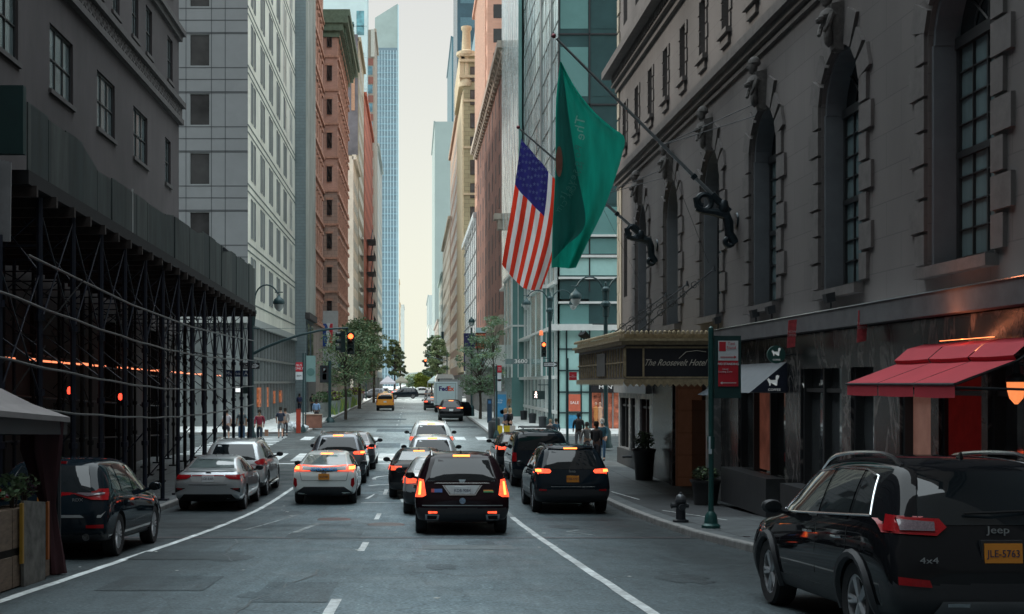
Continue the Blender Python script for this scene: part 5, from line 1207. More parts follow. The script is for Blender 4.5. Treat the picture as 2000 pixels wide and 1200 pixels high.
# flags of a shop, gold lamp
SCRW = M('banner_ink', (.45, .35, .35), .6, var=0); RB_ = M('red_banner', (.42, .05, .06), .7, var=.3, scale=14)
for y, lab in ((26.2, 'small red banner hanging from the ledge above the hanging sign'), (22.6, 'small red banner hanging from the ledge above the red awning')):
    x_ = 7.96 if y > 25 else 8.15; a = tag(MB().hexa([(x_, y, 3.69), (x_ + .17, y, 3.72), (x_ + .17, y + .01, 3.72), (x_, y + .01, 3.69), (x_ + .03, y, 4.28), (x_ + .21, y, 4.30), (x_ + .21, y + .01, 4.30), (x_ + .03, y + .01, 4.28)]).build('banner', RB_), lab, 'banner'); me = text_mesh('NOW\nOPEN', .075, SCRW, 'lettering'); link('lettering', me, a, (x_ + .1, y - .006, 4.0), (math.pi / 2, 0, 0))
a = thing('wall_lantern', 'glowing orange glass wall lantern at the right edge of the frame', 'lamp')
LG = M('lantern_glow', (.9, .45, .2), .4, var=.2, scale=6, emit=1.0, ecol=(1, .27, .08))
MB().lathe([(.02, 2.66), (.085, 2.74), (.115, 2.86), (.12, 2.96), (.001, 2.97)], (8.15, 16.62, 0), 16).build('glass_globe', LG, a, True)
m = MB(); m.lathe([(.14, 2.96), (.13, 3.02), (.05, 3.08), (.03, 3.3), (.001, 3.32)], (8.15, 16.62, 0), 16); m.tube([(8.15, 16.62, 3.3), (8.5, 16.62, 3.32)], .022, 6); m.box(8.46, 8.5, 16.5, 16.74, 3.1, 3.5); m.build('bracket', BKI, a, True)
# floodlights on the ledge
for (y, x) in ((28.3, 8.25), (24.3, 8.25), (29.8, 8.3), (33.1, 8.2)):
    a = thing('floodlight', 'small black floodlight clamped on top of the shop ledge', 'floodlight', (x, y, 4.40), group='floodlights along the shop ledge')
    m = MB(); m.tube([(0, 0, 0), (0, 0, .14)], .02, 6); m.build('stem', BKI, a); MB().hexa([(-.10, -.1, .12), (.06, -.1, .16), (.06, .1, .16), (-.10, .1, .12), (-.14, -.12, .30), (.04, -.12, .34), (.04, .12, .34), (-.14, .12, .30)]).build('housing', BKI, a)
# --- marquee
GOLD = M('marquee_gold', (.36, .29, .18), .6, metal=.2, var=.35, scale=9, bump=.4); MBK = M('marquee_black', (.018, .019, .024), .35, var=.1); MBR = M('marquee_brown', (.12, .105, .10), .6, var=.25, scale=6)
a = thing('hotel_marquee', 'dark bronze hotel entrance marquee with script name panel and pointed fringe', 'marquee')
mx0, mx1, my0, my1 = 5.80, 8.48, 33.85, 43.6
MB().box(mx0 + .06, mx1, my0 + .06, my1 - .06, 3.0, 4.0).build('body', MBR, a)
m = MB(); m.box(mx0 - .08, mx1, my0 - .08, my1 + .08, 4.0, 4.1); m.box(mx0 - .16, mx1, my0 - .16, my1 + .16, 4.1, 4.17); m.box(mx0 + .0, mx1, my0 + .0, my1, 4.17, 4.3); m.box(mx0 - .02, mx1, my0 - .02, my1 + .02, 2.98, 3.05); m.build('cornice', GOLD, a)
m = MB(); n = 22
for i in range(n):
    x = mx0 - .1 + (mx1 - mx0 + .1) * (i + .5) / n; m.lathe([(.055, 0), (.05, .06), (.001, .1)], (x, my0 - .08, 4.3), 6)
for i in range(70):
    y = my0 - .05 + (my1 - my0) * (i + .5) / 70; m.lathe([(.06, 0), (.05, .06), (.001, .1)], (mx0 - .08, y, 4.3), 6)
m.build('cresting', GOLD, a)
m = MB(); n = 16
for i in range(n):
    x = mx0 + (mx1 - mx0) * i / n; w_ = (mx1 - mx0) / n; m.add([(x, my0 - .03, 2.99), (x + w_, my0 - .03, 2.99), (x + w_, my0 - .03, 2.92), (x + w_ / 2, my0 - .03, 2.84), (x, my0 - .03, 2.92)], [(0, 1, 2, 3, 4)])
for i in range(54):
    y = my0 + (my1 - my0) * i / 54; w_ = (my1 - my0) / 54; m.add([(mx0 - .03, y, 2.99), (mx0 - .03, y + w_, 2.99), (mx0 - .03, y + w_, 2.92), (mx0 - .03, y + w_ / 2, 2.85), (mx0 - .03, y, 2.92)], [(0, 1, 2, 3, 4)])
m.build('fringe', GOLD, a)
m = MB(); m.box(mx0 + .05, mx0 + .50, my0, my0 + .05, 3.12, 3.9); m.box(mx0 + .55, mx1 - .25, my0, my0 + .05, 3.12, 3.9); m.box(mx1 - .22, mx1 - .02, my0, my0 + .05, 3.12, 3.9); sp = m.build('sign_panel', MBK, a)
m = MB()
for x in (mx0 + .0, mx0 + .50, mx1 - .25): m.box(x, x + .05, my0 - .02, my0 + .03, 3.08, 3.95)
m.box(mx0, mx1, my0 - .02, my0 + .03, 3.07, 3.12); m.box(mx0, mx1, my0 - .02, my0 + .03, 3.9, 3.95)
for k in range(20): 
    y = my0 + .3 + k * .48; m.box(mx0 + .02, mx0 + .06, y, y + .04, 3.1, 3.92)
m.box(mx0 + .02, mx0 + .07, my0, my1, 3.5, 3.54); m.build('panel_beading', GOLD, a)
SCR = M('script_white', (.42, .40, .33), .4, var=0, emit=.03, ecol=(.8, .8, .75))
me = text_mesh('The Roosevelt Hotel', .25, SCR, 'lettering', shear=.55, fitw=1.72); link('lettering', me, sp, (7.18, my0 - .012, 3.50), (math.pi / 2, 0, 0))
MB().tube([(7.3, my0 - .02, 3.62), (7.5, my0 - .02, 3.80), (7.8, my0 - .02, 3.84), (8.05, my0 - .02, 3.80)], .008, 5).build('flourish', SCR, sp)
MB().box(mx0 - .0, mx0 + .03, 37.3, 38.9, 3.15, 3.85).build('side_plaque', M('plaque', (.09, .085, .085), .5, var=.1), a)
m = MB()
for x in (6.2, 6.9, 7.6): m.box(x, x + .25, 36, 42, 2.96, 2.99)
m.build('soffit', MBR, a)
# iron stays holding the marquee, with scrolls
for y0, y1, z1 in ((35.2, 34.6, 6.15), (38.5, 38.0, 6.0), (41.5, 41.2, 5.9)):
    s_ = thing('marquee_stay', 'black iron stay rod with scrollwork slanting from the wall to the marquee roof', 'stay rod', group='iron stays above the hotel marquee'); m = MB()
    p0, p1 = Vector((8.45, y1, z1)), Vector((6.3, y0, 4.3)); m.tube([p0, p1], .022, 6)
    for k in range(5):
        c = p1 + (p0 - p1) * (.2 + .14 * k); m.tube([c + Vector((.12 * math.cos(t) * (1 - t / 12), 0, .12 * math.sin(t) * (1 - t / 12))) for t in [i * .6 for i in range(14)]], .013, 5)
    m.lathe([(.06, -.06), (.02, .1)], (8.45, y1, z1), 8); m.build('rod', BKI, s_, True)
m = None
for i, y in enumerate((43.0, 42.4, 41.9)):
    a = thing('floodlight', 'small spotlight standing on the far end of the marquee roof', 'floodlight', (5.95, y, 4.3), group='spotlights on the marquee roof'); MB().tube([(0, 0, 0), (0, 0, .22)], .02, 6).build('stem', BKI, a); MB().tube([(.05, 0, .2), (-.15, -.05, .36)], [.05, .09], 8).build('housing', BKI, a)
# --- flagpoles and flags
STL = M('pole_steel', (.22, .24, .25), .35, .7, var=.2, scale=8); VER = M('bronze_verdigris', (.012, .022, .028), .4, .4, var=.4, scale=12)
def flagpole(name, label, y, xb, zb, xt, zt, s=1.0):
    a = thing(name, label, 'flagpole'); MB().tube([(xb, y, zb), (xt, y, zt)], [.055 * s, .03 * s], 10).build('pole', STL, a, True)
    MB().lathe([(.001, -.07), (.05, -.05), (.07, 0), (.05, .05), (.001, .07)], (xt - .07, y, zt + .07), 12).build('finial', M('finial_red', (.16, .04, .05), .3, .5, var=.1), a, True)
    m = MB(); d = Vector((xt - xb, 0, zt - zb)).normalized()
    def sc(cx, cz, R, a0, turns, w): return [Vector((cx + R * (1 - .55 * i / 20) * math.cos(a0 + turns * 6.283 * i / 20), y, cz + R * (1 - .55 * i / 20) * math.sin(a0 + turns * 6.283 * i / 20))) for i in range(21)]
    m.tube([(8.45, y, zb - 1.0), (8.3, y, zb - .75), (8.28, y, zb - .45), (8.2, y, zb - .25), (7.9, y, zb - .18), (7.6, y, zb - .15), (7.45, y, zb - .02), (7.40, y, zb + .2)], [.13, .12, .13, .15, .11, .09, .08, .06], 8)
    m.tube(sc(7.62, zb + .10, .26, 3.9, 1.1, .05), [.08] * 21, 7); m.tube(sc(8.28, zb - .95, .15, 1.5, -1.0, .05), [.075] * 21, 7)
    m.lathe([(.13, 0), (.16, .06), (.13, .3), (.10, .34)], (xb + .02, y, zb - .22), 10); m.tube([(xb - d.x * .25, y, zb - d.z * .25), (xb + d.x * .4, y, zb + d.z * .4)], .10, 8); m.tube([(xb + d.x * 1.0, y, zb + d.z * 1.0), (xb + d.x * 1.12, y, zb + d.z * 1.12)], .085, 8)
    m.lathe([(.20, .0), (.22, .04), (.001, .05)], (8.45, y, zb - .4), 10, 0, 'x'); m.build('bracket', VER, a, True)
    m = MB(); p = Vector((xb, y, zb)) + Vector((xt - xb, 0, zt - zb)) * .36
    for yy, zz in ((y - 2.6, p.z + .6), (y - 2.0, p.z + .35)): m.tube([p, (8.47, yy, zz)], .012, 5)
    m.tube([p, (8.47, y + 3, p.z - 2.8)], .006, 4); m.build('guy_wire', BKI, a)
    return a
flagpole('flagpole', 'long steel flagpole slanting out from a scrolled bracket and carrying the green flag', 32.3, 8.12, 7.62, 3.75, 12.0)
flagpole('flagpole', 'further steel flagpole with scrolled bracket, its tip above the striped flag', 42.9, 7.9, 8.15, 3.72, 11.8)
def lerp(a, b, t): return a + (b - a) * t
def poly_at(P, t):
    n = len(P) - 1; i = min(int(t * n), n - 1); f_ = t * n - i; f_ = f_ * f_ * (3 - 2 * f_) if 0 else f_
    return (lerp(P[i][0], P[i + 1][0], f_), lerp(P[i][1], P[i + 1][1], f_))
def spl(P, t):
    n = len(P) - 1; i = min(int(t * n), n - 1); u = t * n - i; g = lambda k: P[max(0, min(n, k))]
    return tuple(.5 * ((2 * g(i)[c]) + (-g(i - 1)[c] + g(i + 1)[c]) * u + (2 * g(i - 1)[c] - 5 * g(i)[c] + 4 * g(i + 1)[c] - g(i + 2)[c]) * u * u + (-g(i - 1)[c] + 3 * g(i)[c] - 3 * g(i + 1)[c] + g(i + 2)[c]) * u ** 3) for c in (0, 1))
def cloth(name, col, sheen=.0, tr=.5):
    m, n, bb = nt(name); N = n.nodes; L = n.links; tc = N.new('ShaderNodeTexCoord'); no = N.new('ShaderNodeTexNoise'); no.inputs['Scale'].default_value = 2.2; no.inputs['Detail'].default_value = 3
    mp = N.new('ShaderNodeMapping'); mp.inputs['Scale'].default_value = (2.2, 1, .4); mp.inputs['Rotation'].default_value = (0, .5, 0); L.new(tc.outputs['Object'], mp.inputs[0]); L.new(mp.outputs[0], no.inputs[0])
    r = N.new('ShaderNodeValToRGB'); r.color_ramp.elements[0].position = .3; r.color_ramp.elements[1].position = .7; r.color_ramp.elements[0].color = (*[c * .8 for c in col], 1); r.color_ramp.elements[1].color = (*[min(1, c * 1.2) for c in col], 1)
    L.new(no.outputs[0], r.inputs[0]); L.new(r.outputs[0], bb.inputs['Base Color']); bb.inputs['Roughness'].default_value = .7
    t = N.new('ShaderNodeBsdfTranslucent'); L.new(r.outputs[0], t.inputs[0]); mx = N.new('ShaderNodeMixShader'); mx.inputs[0].default_value = tr; L.new(bb.outputs[0], mx.inputs[1]); L.new(t.outputs[0], mx.inputs[2]); L.new(mx.outputs[0], N['Material Output'].inputs[0])
    MATS[name] = m; return m
GF = cloth('green_flag', (.010, .34, .25), tr=.55); GF2 = cloth('green_flag_fold', (.006, .155, .13), tr=.4)  # the fold's darker green stands in for the doubled cloth's shade
def sheetflag(name, L_, R_, y, mats, parent, nu=40, nv=30, wav=.10, matf=None, ph=0, dy=0):
    mb = MB()
    for j in range(nv + 1):
        t = j / nv; a, c = spl(L_, t), spl(R_, t)
        for i in range(nu + 1):
            s = i / nu; q = at(lerp(a[0], c[0], s), lerp(a[1], c[1], s), y)
            off = wav * math.sin(s * 7 + t * 3 + ph) * (.3 + t) * .8 + wav * .35 * math.sin(s * 17 - t * 5 + ph)
            mb.v.append((q.x, q.y + off + dy, q.z))
    for j in range(nv):
        for i in range(nu):
            mb.f.append((j * (nu + 1) + i, j * (nu + 1) + i + 1, (j + 1) * (nu + 1) + i + 1, (j + 1) * (nu + 1) + i)); mb.m.append(matf((i + .5) / nu, (j + .5) / nv) if matf else 0)
    return mb.build(name, mats, parent, True)
g = thing('green_flag', 'large green hotel flag hanging from the nearer pole with mirrored white lettering', 'flag')
sheetflag('cloth', [(1094, 121), (1086, 200), (1085, 330), (1080, 440), (1078, 523)], [(1096, 121), (1124, 172), (1160, 217), (1196, 248), (1221, 268), (1215, 305), (1203, 345), (1180, 408), (1152, 465), (1124, 524)], 32.3, GF, g)
sheetflag('fold', [(1095, 125), (1087, 215), (1085, 330), (1080, 440), (1080, 508)], [(1096, 125), (1108, 215), (1125, 330), (1142, 436), (1108, 478)], 32.12, GF2, g, 12, 30, .03, dy=-.12)
LTW = M('flag_letter', (.22, .50, .42), .7, var=0); LTD = M('flag_letter_dim', (.03, .22, .18), .7, var=0)
def glyphs(txt, size, mat, pts, y, parent, rot0):
    for k, ch in enumerate(txt):
        if ch == ' ': continue
        t = k / max(1, len(txt) - 1); px, py = spl(pts, t); q = at(px, py, y); me = text_mesh(ch, size, mat, 'letter', mirror=True, ext=.003); link('letter', me, parent, q, (math.pi / 2, rot0, 0))
lw = link('flag_lettering', None, g); 
glyphs('The', .36, LTW, [(1134, 236), (1132, 252), (1134, 267)], 31.98, lw, math.radians(-75))
glyphs('Roosevelt', .26, LTD, [(1129, 290), (1124, 330), (1113, 360), (1098, 385)], 31.95, lw, math.radians(-65))
glyphs('NEW YORK CITY', .17, LTD, [(1136, 322), (1124, 360), (1108, 390), (1091, 412)], 31.95, lw, math.radians(-60))
o = MB(); q = at(1092, 316, 31.9); o.lathe([(.001, 0), (.40, 0)], q, 24, 0, 'y', sx=.22, sy=1.0); o.build('emblem', M('emblem_pink', (.16, .17, .13), .8, var=.3, emit=.05, ecol=(.6, .3, .25)), g)
# striped flag
FR, FWH, FB = cloth('flag_red', (.95, .06, .03), tr=.72), cloth('flag_white', (.95, .95, .93), tr=.72), cloth('flag_blue', (.04, .04, .25), tr=.45)
g = thing('striped_flag', 'american flag with stars and stripes hanging from the further pole', 'flag')
TL = [(1018, 271), (1010, 330), (1000, 400), (990, 460), (981, 516)]; TR = [(1098, 368), (1096, 420), (1085, 480), (1070, 530), (1056, 566)]
def usm(s, t):
    k = int(s * 10.5); 
    if t < lerp(.36, .36, s) and s < 7 / 10.5: return 2
    return 0 if k % 2 == 0 else 1
def uswarp():
    mb = MB(); nu, nv = 42, 50
    for j in range(nv + 1):
        t = j / nv
        for i in range(nu + 1):
            s = i / nu; a = spl(TL, t); c = spl(TR, t); bend = 14 * math.sin(math.pi * s) * (t ** 1.2) * .6
            px, py = lerp(a[0], c[0], s) - bend * .2, lerp(a[1], c[1], s) + bend * .5 + 26 * t * s * (1 - s) * 2
            q = at(px, py, 42.9); off = .12 * math.sin(s * 9 + t * 2) * (.3 + t) + .05 * math.sin(s * 21 - t * 4); mb.v.append((q.x, q.y + off, q.z))
    for j in range(nv):
        for i in range(nu):
            mb.f.append((j * (nu + 1) + i, j * (nu + 1) + i + 1, (j + 1) * (nu + 1) + i + 1, (j + 1) * (nu + 1) + i)); mb.m.append(usm((i + .5) / nu, (j + .5) / nv))
    o = mb.build('cloth', [FR, FWH, FB], g, True)
    st = MB(); V = mb.v
    for r_ in range(9):
        for c_ in range(6 if r_ % 2 == 0 else 5):
            s = (.5 + r_) / 9.6 * (7 / 10.5); t = ((c_ + (.5 if r_ % 2 == 0 else 1)) / 6.2) * .345
            p = Vector(V[int(round(t * nv)) * (nu + 1) + int(round(s * nu))]); p = p + Vector((0, -.03, 0)); pts = []
            for k in range(10):
                R = .085 if k % 2 == 0 else .035; a = math.pi / 2 + k * math.pi / 5; pts.append((p.x + R * math.cos(a) * .75, p.y, p.z + R * math.sin(a)))
            st.add(pts + [tuple(p)], [(k, (k + 1) % 10, 10) for k in range(10)])
    tag(st.build('stars', M('star_dim', (.10, .13, .32), .7, var=0), g))
uswarp()
# ------------------------------------------------------------ across the avenue, right side
CG = GLASS('curtain_wall', (.42, .52, .53), .03, 3.0, wave=.6, var=.8, wscale=1.6, st=(1, 1, .10))  # vertical streaks in the base colour imitate reflections
TG = M('teal_glass', (.13, .27, .26), .12, var=.15, scale=.25, spec=1, var2=.15); TGD = M('teal_glass_dark', (.032, .075, .078), .1, var=.3, scale=.25, spec=1)
TGL = M('teal_glass_light', (.36, .58, .55), .15, var=.14, scale=.5, spec=1); WST = M('white_steel', (.72, .74, .72), .4, .2, var=.08); GRN = M('dark_mullion', (.012, .03, .034), .4, var=.1)
b = thing('glass_corner_building', 'teal and silver glass building on the far right corner with white horizontal bands', 'building')
solid(b, 9.65, 50, 80.3, 124, -.5, 50, TGD, 'core')
q = Facade(b, 9.4, 80, (1, 0), (0, -1)); g_ = Facade(b, 9.4, 80, (0, 1), (-1, 0))
def pan(fc, u0, u1, z0, z1, mat, n=0, name='glass_panel'): return MB().quad(fc.P(u0, z0, n), fc.P(u1, z0, n), fc.P(u1, z1, n), fc.P(u0, z1, n)).build(name, mat, b)
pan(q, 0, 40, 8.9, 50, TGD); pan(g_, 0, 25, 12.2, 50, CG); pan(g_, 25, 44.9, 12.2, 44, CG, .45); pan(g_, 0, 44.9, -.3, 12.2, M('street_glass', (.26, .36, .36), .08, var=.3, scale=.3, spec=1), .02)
MB().hexa([g_.P(25, 12.2, 0), g_.P(25.02, 12.2, 0), g_.P(25.02, 12.2, .45), g_.P(25, 12.2, .45), g_.P(25, 50, 0), g_.P(25.02, 50, 0), g_.P(25.02, 50, .45), g_.P(25, 50, .45)]).build('step_return', TG, b)
m = MB()
for z, h in ((29.3, .1), (25.6, .1), (21.0, .12), (16.2, .12)): m.hexa([q.P(0, z, 0), q.P(40, z, 0), q.P(40, z, .06), q.P(0, z, .06), q.P(0, z + h, 0), q.P(40, z + h, 0), q.P(40, z + h, .06), q.P(0, z + h, .06)])
for u in (0, 2.0, 3.9, 5.8, 9): m.hexa([q.P(u, 8.9, 0), q.P(u + .09, 8.9, 0), q.P(u + .09, 8.9, .06), q.P(u, 8.9, .06), q.P(u, 50, 0), q.P(u + .09, 50, 0), q.P(u + .09, 50, .06), q.P(u, 50, .06)])
m.build('mullions', FD, b)
for z0, z1, mt in ((26, 28.6, TG), (21.6, 24.8, TG), (29.6, 34, TGD), (16.6, 18.6, TG)):
    for u0, u1 in ((.15, 1.95), (2.15, 3.85)): pan(q, u0, u1, z0, z1, mt if u0 < 2 else TGD, .02)
for z0, z1, mt in ((12.6, 14.4, TG), (14.6, 16.0, TGD), (9.95, 11.05, TGL), (11.35, 12.35, TG), (8.4, 9.6, TGD), (6.75, 8.05, TG)): pan(q, .1, 3.9, z0, z1, mt, .03); pan(q, 4, 20, z0, z1, mt, .03)
pan(q, 2.0, 6, 6.7, 9.6, TGD, .05)
m = MB()
for z, h in ((12.45, .14), (11.1, .16), (9.7, .14), (8.1, .14)): m.hexa([q.P(0, z, 0), q.P(30, z, 0), q.P(30, z, .18), q.P(0, z, .18), q.P(0, z + h, 0), q.P(30, z + h, 0), q.P(30, z + h, .18), q.P(0, z + h, .18)])
m.hexa([q.P(-.5, 6.35, -.1), q.P(30, 6.35, -.1), q.P(30, 6.35, .5), q.P(-.5, 6.35, .5), q.P(-.5, 6.75, -.1), q.P(30, 6.75, -.1), q.P(30, 6.75, .5), q.P(-.5, 6.75, .5)])
for u in (-.02, .0): m.box(9.36, 9.48, 79.9, 80.02, -.3, 12.6)
for z, pr in ((12.2, .7), (9.4, .3), (6.4, .55), (3.2, .5), (.9, .15)): m.hexa([g_.P(0, z, -.05), g_.P(44.5, z, -.05), g_.P(44.5, z, pr), g_.P(0, z, pr), g_.P(0, z + .22, -.05), g_.P(44.5, z + .22, -.05), g_.P(44.5, z + .22, pr), g_.P(0, z + .22, pr)])
for k in range(16): 
    u = 1 + k * 2.8; m.hexa([g_.P(u, -.3, 0), g_.P(u + .14, -.3, 0), g_.P(u + .14, -.3, .12), g_.P(u, -.3, .12), g_.P(u, 12.2, 0), g_.P(u + .14, 12.2, 0), g_.P(u + .14, 12.2, .12), g_.P(u, 12.2, .12)])
m.build('white_bands', WST, b)
m = MB()
for u, w in ((3, .14), (9.5, .5), (25, .14), (36, .12)): m.hexa([g_.P(u, 12.3, 0), g_.P(u + w, 12.3, 0), g_.P(u + w, 12.3, .15), g_.P(u, 12.3, .15), g_.P(u, 50, 0), g_.P(u + w, 50, 0), g_.P(u + w, 50, .15), g_.P(u, 50, .15)])
m.build('column_cover', STEEL, b)
m = MB()
for k in range(18):
    z = 14.5 + 2 * k; m.hexa([g_.P(0, z, 0), g_.P(24.9, z, 0), g_.P(24.9, z, .03), g_.P(0, z, .03), g_.P(0, z + .06, 0), g_.P(24.9, z + .06, 0), g_.P(24.9, z + .06, .03), g_.P(0, z + .06, .03)])
m.build('glazing_joint', FD, b)
# projecting glazed bays over the street
for y0, y1, x0, zt in ((84, 92, 8.75, 9.4), (104, 112, 8.3, 12.0)):
    MB().box(x0, 9.38, y0, y1, 3.4 if y0 < 90 else -.2, zt).build('glazed_bay', TG, b); mb = MB(); mb.box(x0 - .2, 9.38, y0 - .2, y1, zt, zt + .25); mb.box(x0 - .1, 9.38, y0 - .1, y1, (zt + 3.4) / 2, (zt + 3.4) / 2 + .15)
    for yy in (y0, (y0 + y1) / 2, y1): mb.box(x0 - .06, x0, yy - .06, yy + .06, 3.4, zt)
    for xx in (x0, (x0 + 9.3) / 2): mb.box(xx, xx + .07, y0 - .06, y0, 3.4, zt)
    mb.build('bay_frame', WST, b)
# base facing the avenue
pan(q, 0, 2.0, -.4, 6.35, TGL, .02); pan(q, 2.0, 20, 5.2, 6.35, TGL, .02); pan(q, 2.05, 20, -.4, 5.2, TGD, .02)
m = MB()
for z in (5.1, 3.7, 2.3, .95): m.box(9.4, 13.8 if z > 5 else 11.4, 79.9, 79.97, z, z + .09)
for x in (9.9, 10.85, 11.4): m.box(x, x + .09, 79.9, 79.97, -.4, 6.35)
m.build('dark_grid', GRN, b)
MB().box(11.5, 14.2, 79.6, 79.98, 2.35, 3.0).build('shop_fascia', M('fascia_black', (.015, .015, .018), .4, var=0), b)
text('MEN\'S', .34, M('sign_white', (.7, .7, .68), .5, var=0, emit=.2), b, (12.55, 79.57, 2.66), sx=1.25); 
sh = M('shop_interior_warm', (.30, .09, .05), .7, var=.95, scale=2.2, emit=.28, ecol='tex')
MB().box(11.6, 13.9, 79.90, 79.94, -.3, 2.3).build('shop_door_glass', sh, b)
MB().box(9.98, 10.84, 79.86, 79.9, 1.1, 2.2).build('sale_poster', M('sale_red', (.42, .10, .06), .6, var=.15, emit=.12, ecol=(.9, .2, .1)), b)
text('SALE', .26, MATS['sign_white'], b, (10.45, 79.84, 1.65), sx=1.05)
MB().box(9.98, 10.84, 79.86, 79.9, -.2, .85).build('blue_poster', M('poster_blue', (.04, .22, .38), .5, var=.5, scale=2, emit=.12, ecol=(.05, .3, .5)), b)
m = MB()
for x in (12.2, 12.9, 13.6): m.box(x, x + .08, 79.8, 79.9, -.3, 2.3)
m.build('door_frame', STEEL, b)
# glass canopy with the street number
a = link('entrance_canopy', None, b)
MB().box(6.9, 9.4, 92.5, 96, 4.62, 4.70).build('canopy_glass', TGL, a); MB().box(6.9, 9.3, 92.4, 92.5, 4.35, 4.75).build('canopy_beam', M('beam_teal', (.16, .22, .22), .4, var=.1), a)
text('3600 E', .42, MATS['sign_white'], a, (8.25, 92.36, 4.56), sx=1.2)
# --- brown brick building with piers
BB = BRICK('brown_brick', (.44, .23, .18), (.38, .195, .155), (.30, .2, .17), .4, .12, .9, 'both', .015, .25); LST = M('buff_stone', (.46, .40, .34), .85, var=.2, scale=1)
b = thing('brown_brick_building', 'brown brick building with close set vertical piers and a bracketed cornice on the right', 'building')
solid(b, 9.45, 40, 125.05, 184, 9.6, 37.5, M('recess_dark', (.10, .06, .055), .7, var=.4, scale=2), 'wall')
g_ = Facade(b, 9.45, 125.05, (0, 1), (-1, 0)); m = MB()
for k in range(30): 
    u = k * 1.98; m.hexa([g_.P(u, 9.6, -.02), g_.P(u + .9, 9.6, -.02), g_.P(u + .9, 9.6, .035), g_.P(u, 9.6, .035), g_.P(u, 36.5, -.02), g_.P(u + .9, 36.5, -.02), g_.P(u + .9, 36.5, .035), g_.P(u, 36.5, .035)])
m.build('brick_pier', BB, b); m = MB()
for k in range(9):
    for j in range(7): u = 2 + k * 6.4; z = 11 + 3.7 * j; m.quad(g_.P(u, z, .05), g_.P(u + 2.2, z, .05), g_.P(u + 2.2, z + 2.2, .05), g_.P(u, z + 2.2, .05))
tag(m.build('windows', MATS['recess_dark'], b), kind='stuff')
g_.band(LST, 0, 59, 36.3, 36.8, .5); g_.band(LST, 0, 59.2, 37.1, 37.8, .95); g_.band(LST, 0, 59, 9.2, 9.9, .7); g_.wall(LST, 0, 59, -.3, 9.2, [(1 + 3.0 * k, 2.7 + 3.0 * k, 4.6, 8.6) for k in range(19)], .5, 'base')
for k in range(29): 
    u = .3 + k * 2.02; m = MB(); m.hexa([g_.P(u, 36.0, 0), g_.P(u + .4, 36.0, 0), g_.P(u + .4, 36.0, .3), g_.P(u, 36.0, .3), g_.P(u, 37.1, 0), g_.P(u + .4, 37.1, 0), g_.P(u + .4, 37.1, .85), g_.P(u, 37.1, .85)]); m.build('cornice_bracket', LST, b)
MB().quad((9.9, 126, 4.6), (9.9, 184, 4.6), (9.9, 184, 8.6), (9.9, 126, 8.6)).build('window', WD, b)
MB().box(8.55, 9.45, 125.1, 126.4, 18.6, 19.6).build('bracket_cornice', LST, b); MB().box(8.2, 9.45, 125.0, 126.6, 19.6, 20.2).build('bracket_cornice', LST, b)
for k in range(7): MB().box(9.2, 9.44, 126 + 8.3 * k, 132.5 + 8.3 * k, .1, 3.6).build('shop_front', SG, b)
PW = M('pale_wall', (.72, .74, .70), .8, var=.15, scale=.2)
a = thing('white_wall', 'long pale ribbed low wall above the pavement behind the right hand tree', 'building'); MB().box(6.3, 9.35, 118, 150, 4.5, 6.6).build('wall', PW, a); m = MB()
for k in range(16): m.box(6.2, 6.3, 118.5 + 2 * k, 118.8 + 2 * k, 4.5, 6.6)
m.build('rib', M('rib_grey', (.36, .38, .37), .8, var=.1), a); MB().box(6.25, 6.3, 125, 131, 5.3, 5.6).build('red_strip', M('strip_red', (.6, .15, .1), .6, var=0), a); MB().box(6.4, 9.3, 119, 150, G(130), 4.5).build('pillars', M('under_wall', (.30, .30, .29), .8, var=.3), a)
# --- sunlit orange tower behind, gold tower, glass buildings
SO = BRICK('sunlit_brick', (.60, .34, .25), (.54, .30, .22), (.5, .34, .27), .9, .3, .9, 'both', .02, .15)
def x_or(b, g, q):
    MB().box(12.7, 40, 188, 230, 64, 110).build('setback', SO, b); mb = MB()
    for k in range(16): mb.box(11.0, 11.2, 190 + 2 * k, 190.9 + 2 * k, 38, 70)
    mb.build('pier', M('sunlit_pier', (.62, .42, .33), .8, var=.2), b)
simple('orange_brick_tower', 'tall orange brick tower rising behind the brown brick building', 11.2, 45, 186.5, 225, 70, SO, (3, 3.7, 1.1, 2), wmat=WD, side='right', extra=x_or, front=(3.2, 3.7, 1.3, 2.1, .9))
WHG = GLASS('white_glass', (.55, .58, .60), .1, 2.0, var=.2)
def x_wg(b, g, q):
    mb = MB()
    for k in range(7): mb.box(9.42, 9.5, 186 + 6.4 * k, 186.2 + 6.4 * k, 1, 28)
    for k in range(8): mb.box(9.4, 9.5, 186, 231, 2 + 3.5 * k, 2.2 + 3.5 * k)
    mb.build('mullions', M('mul_mid', (.2, .22, .23), .5, var=0), b); MB().box(9.5, 15, 185.5, 185.9, 2, 27).build('side_glass', TG, b)
simple('white_glass_building', 'low white glass fronted building beyond the brown brick one', 9.5, 40, 186, 231, 28.5, WHG, None, side='right', extra=x_wg)
GO = BRICK('gold_brick', (.40, .37, .24), (.36, .33, .21), (.25, .23, .15), 1.6, .8, .9, 'both', .05, .15); GOE = M('gold_edge', (.58, .49, .34), .85, var=.15)
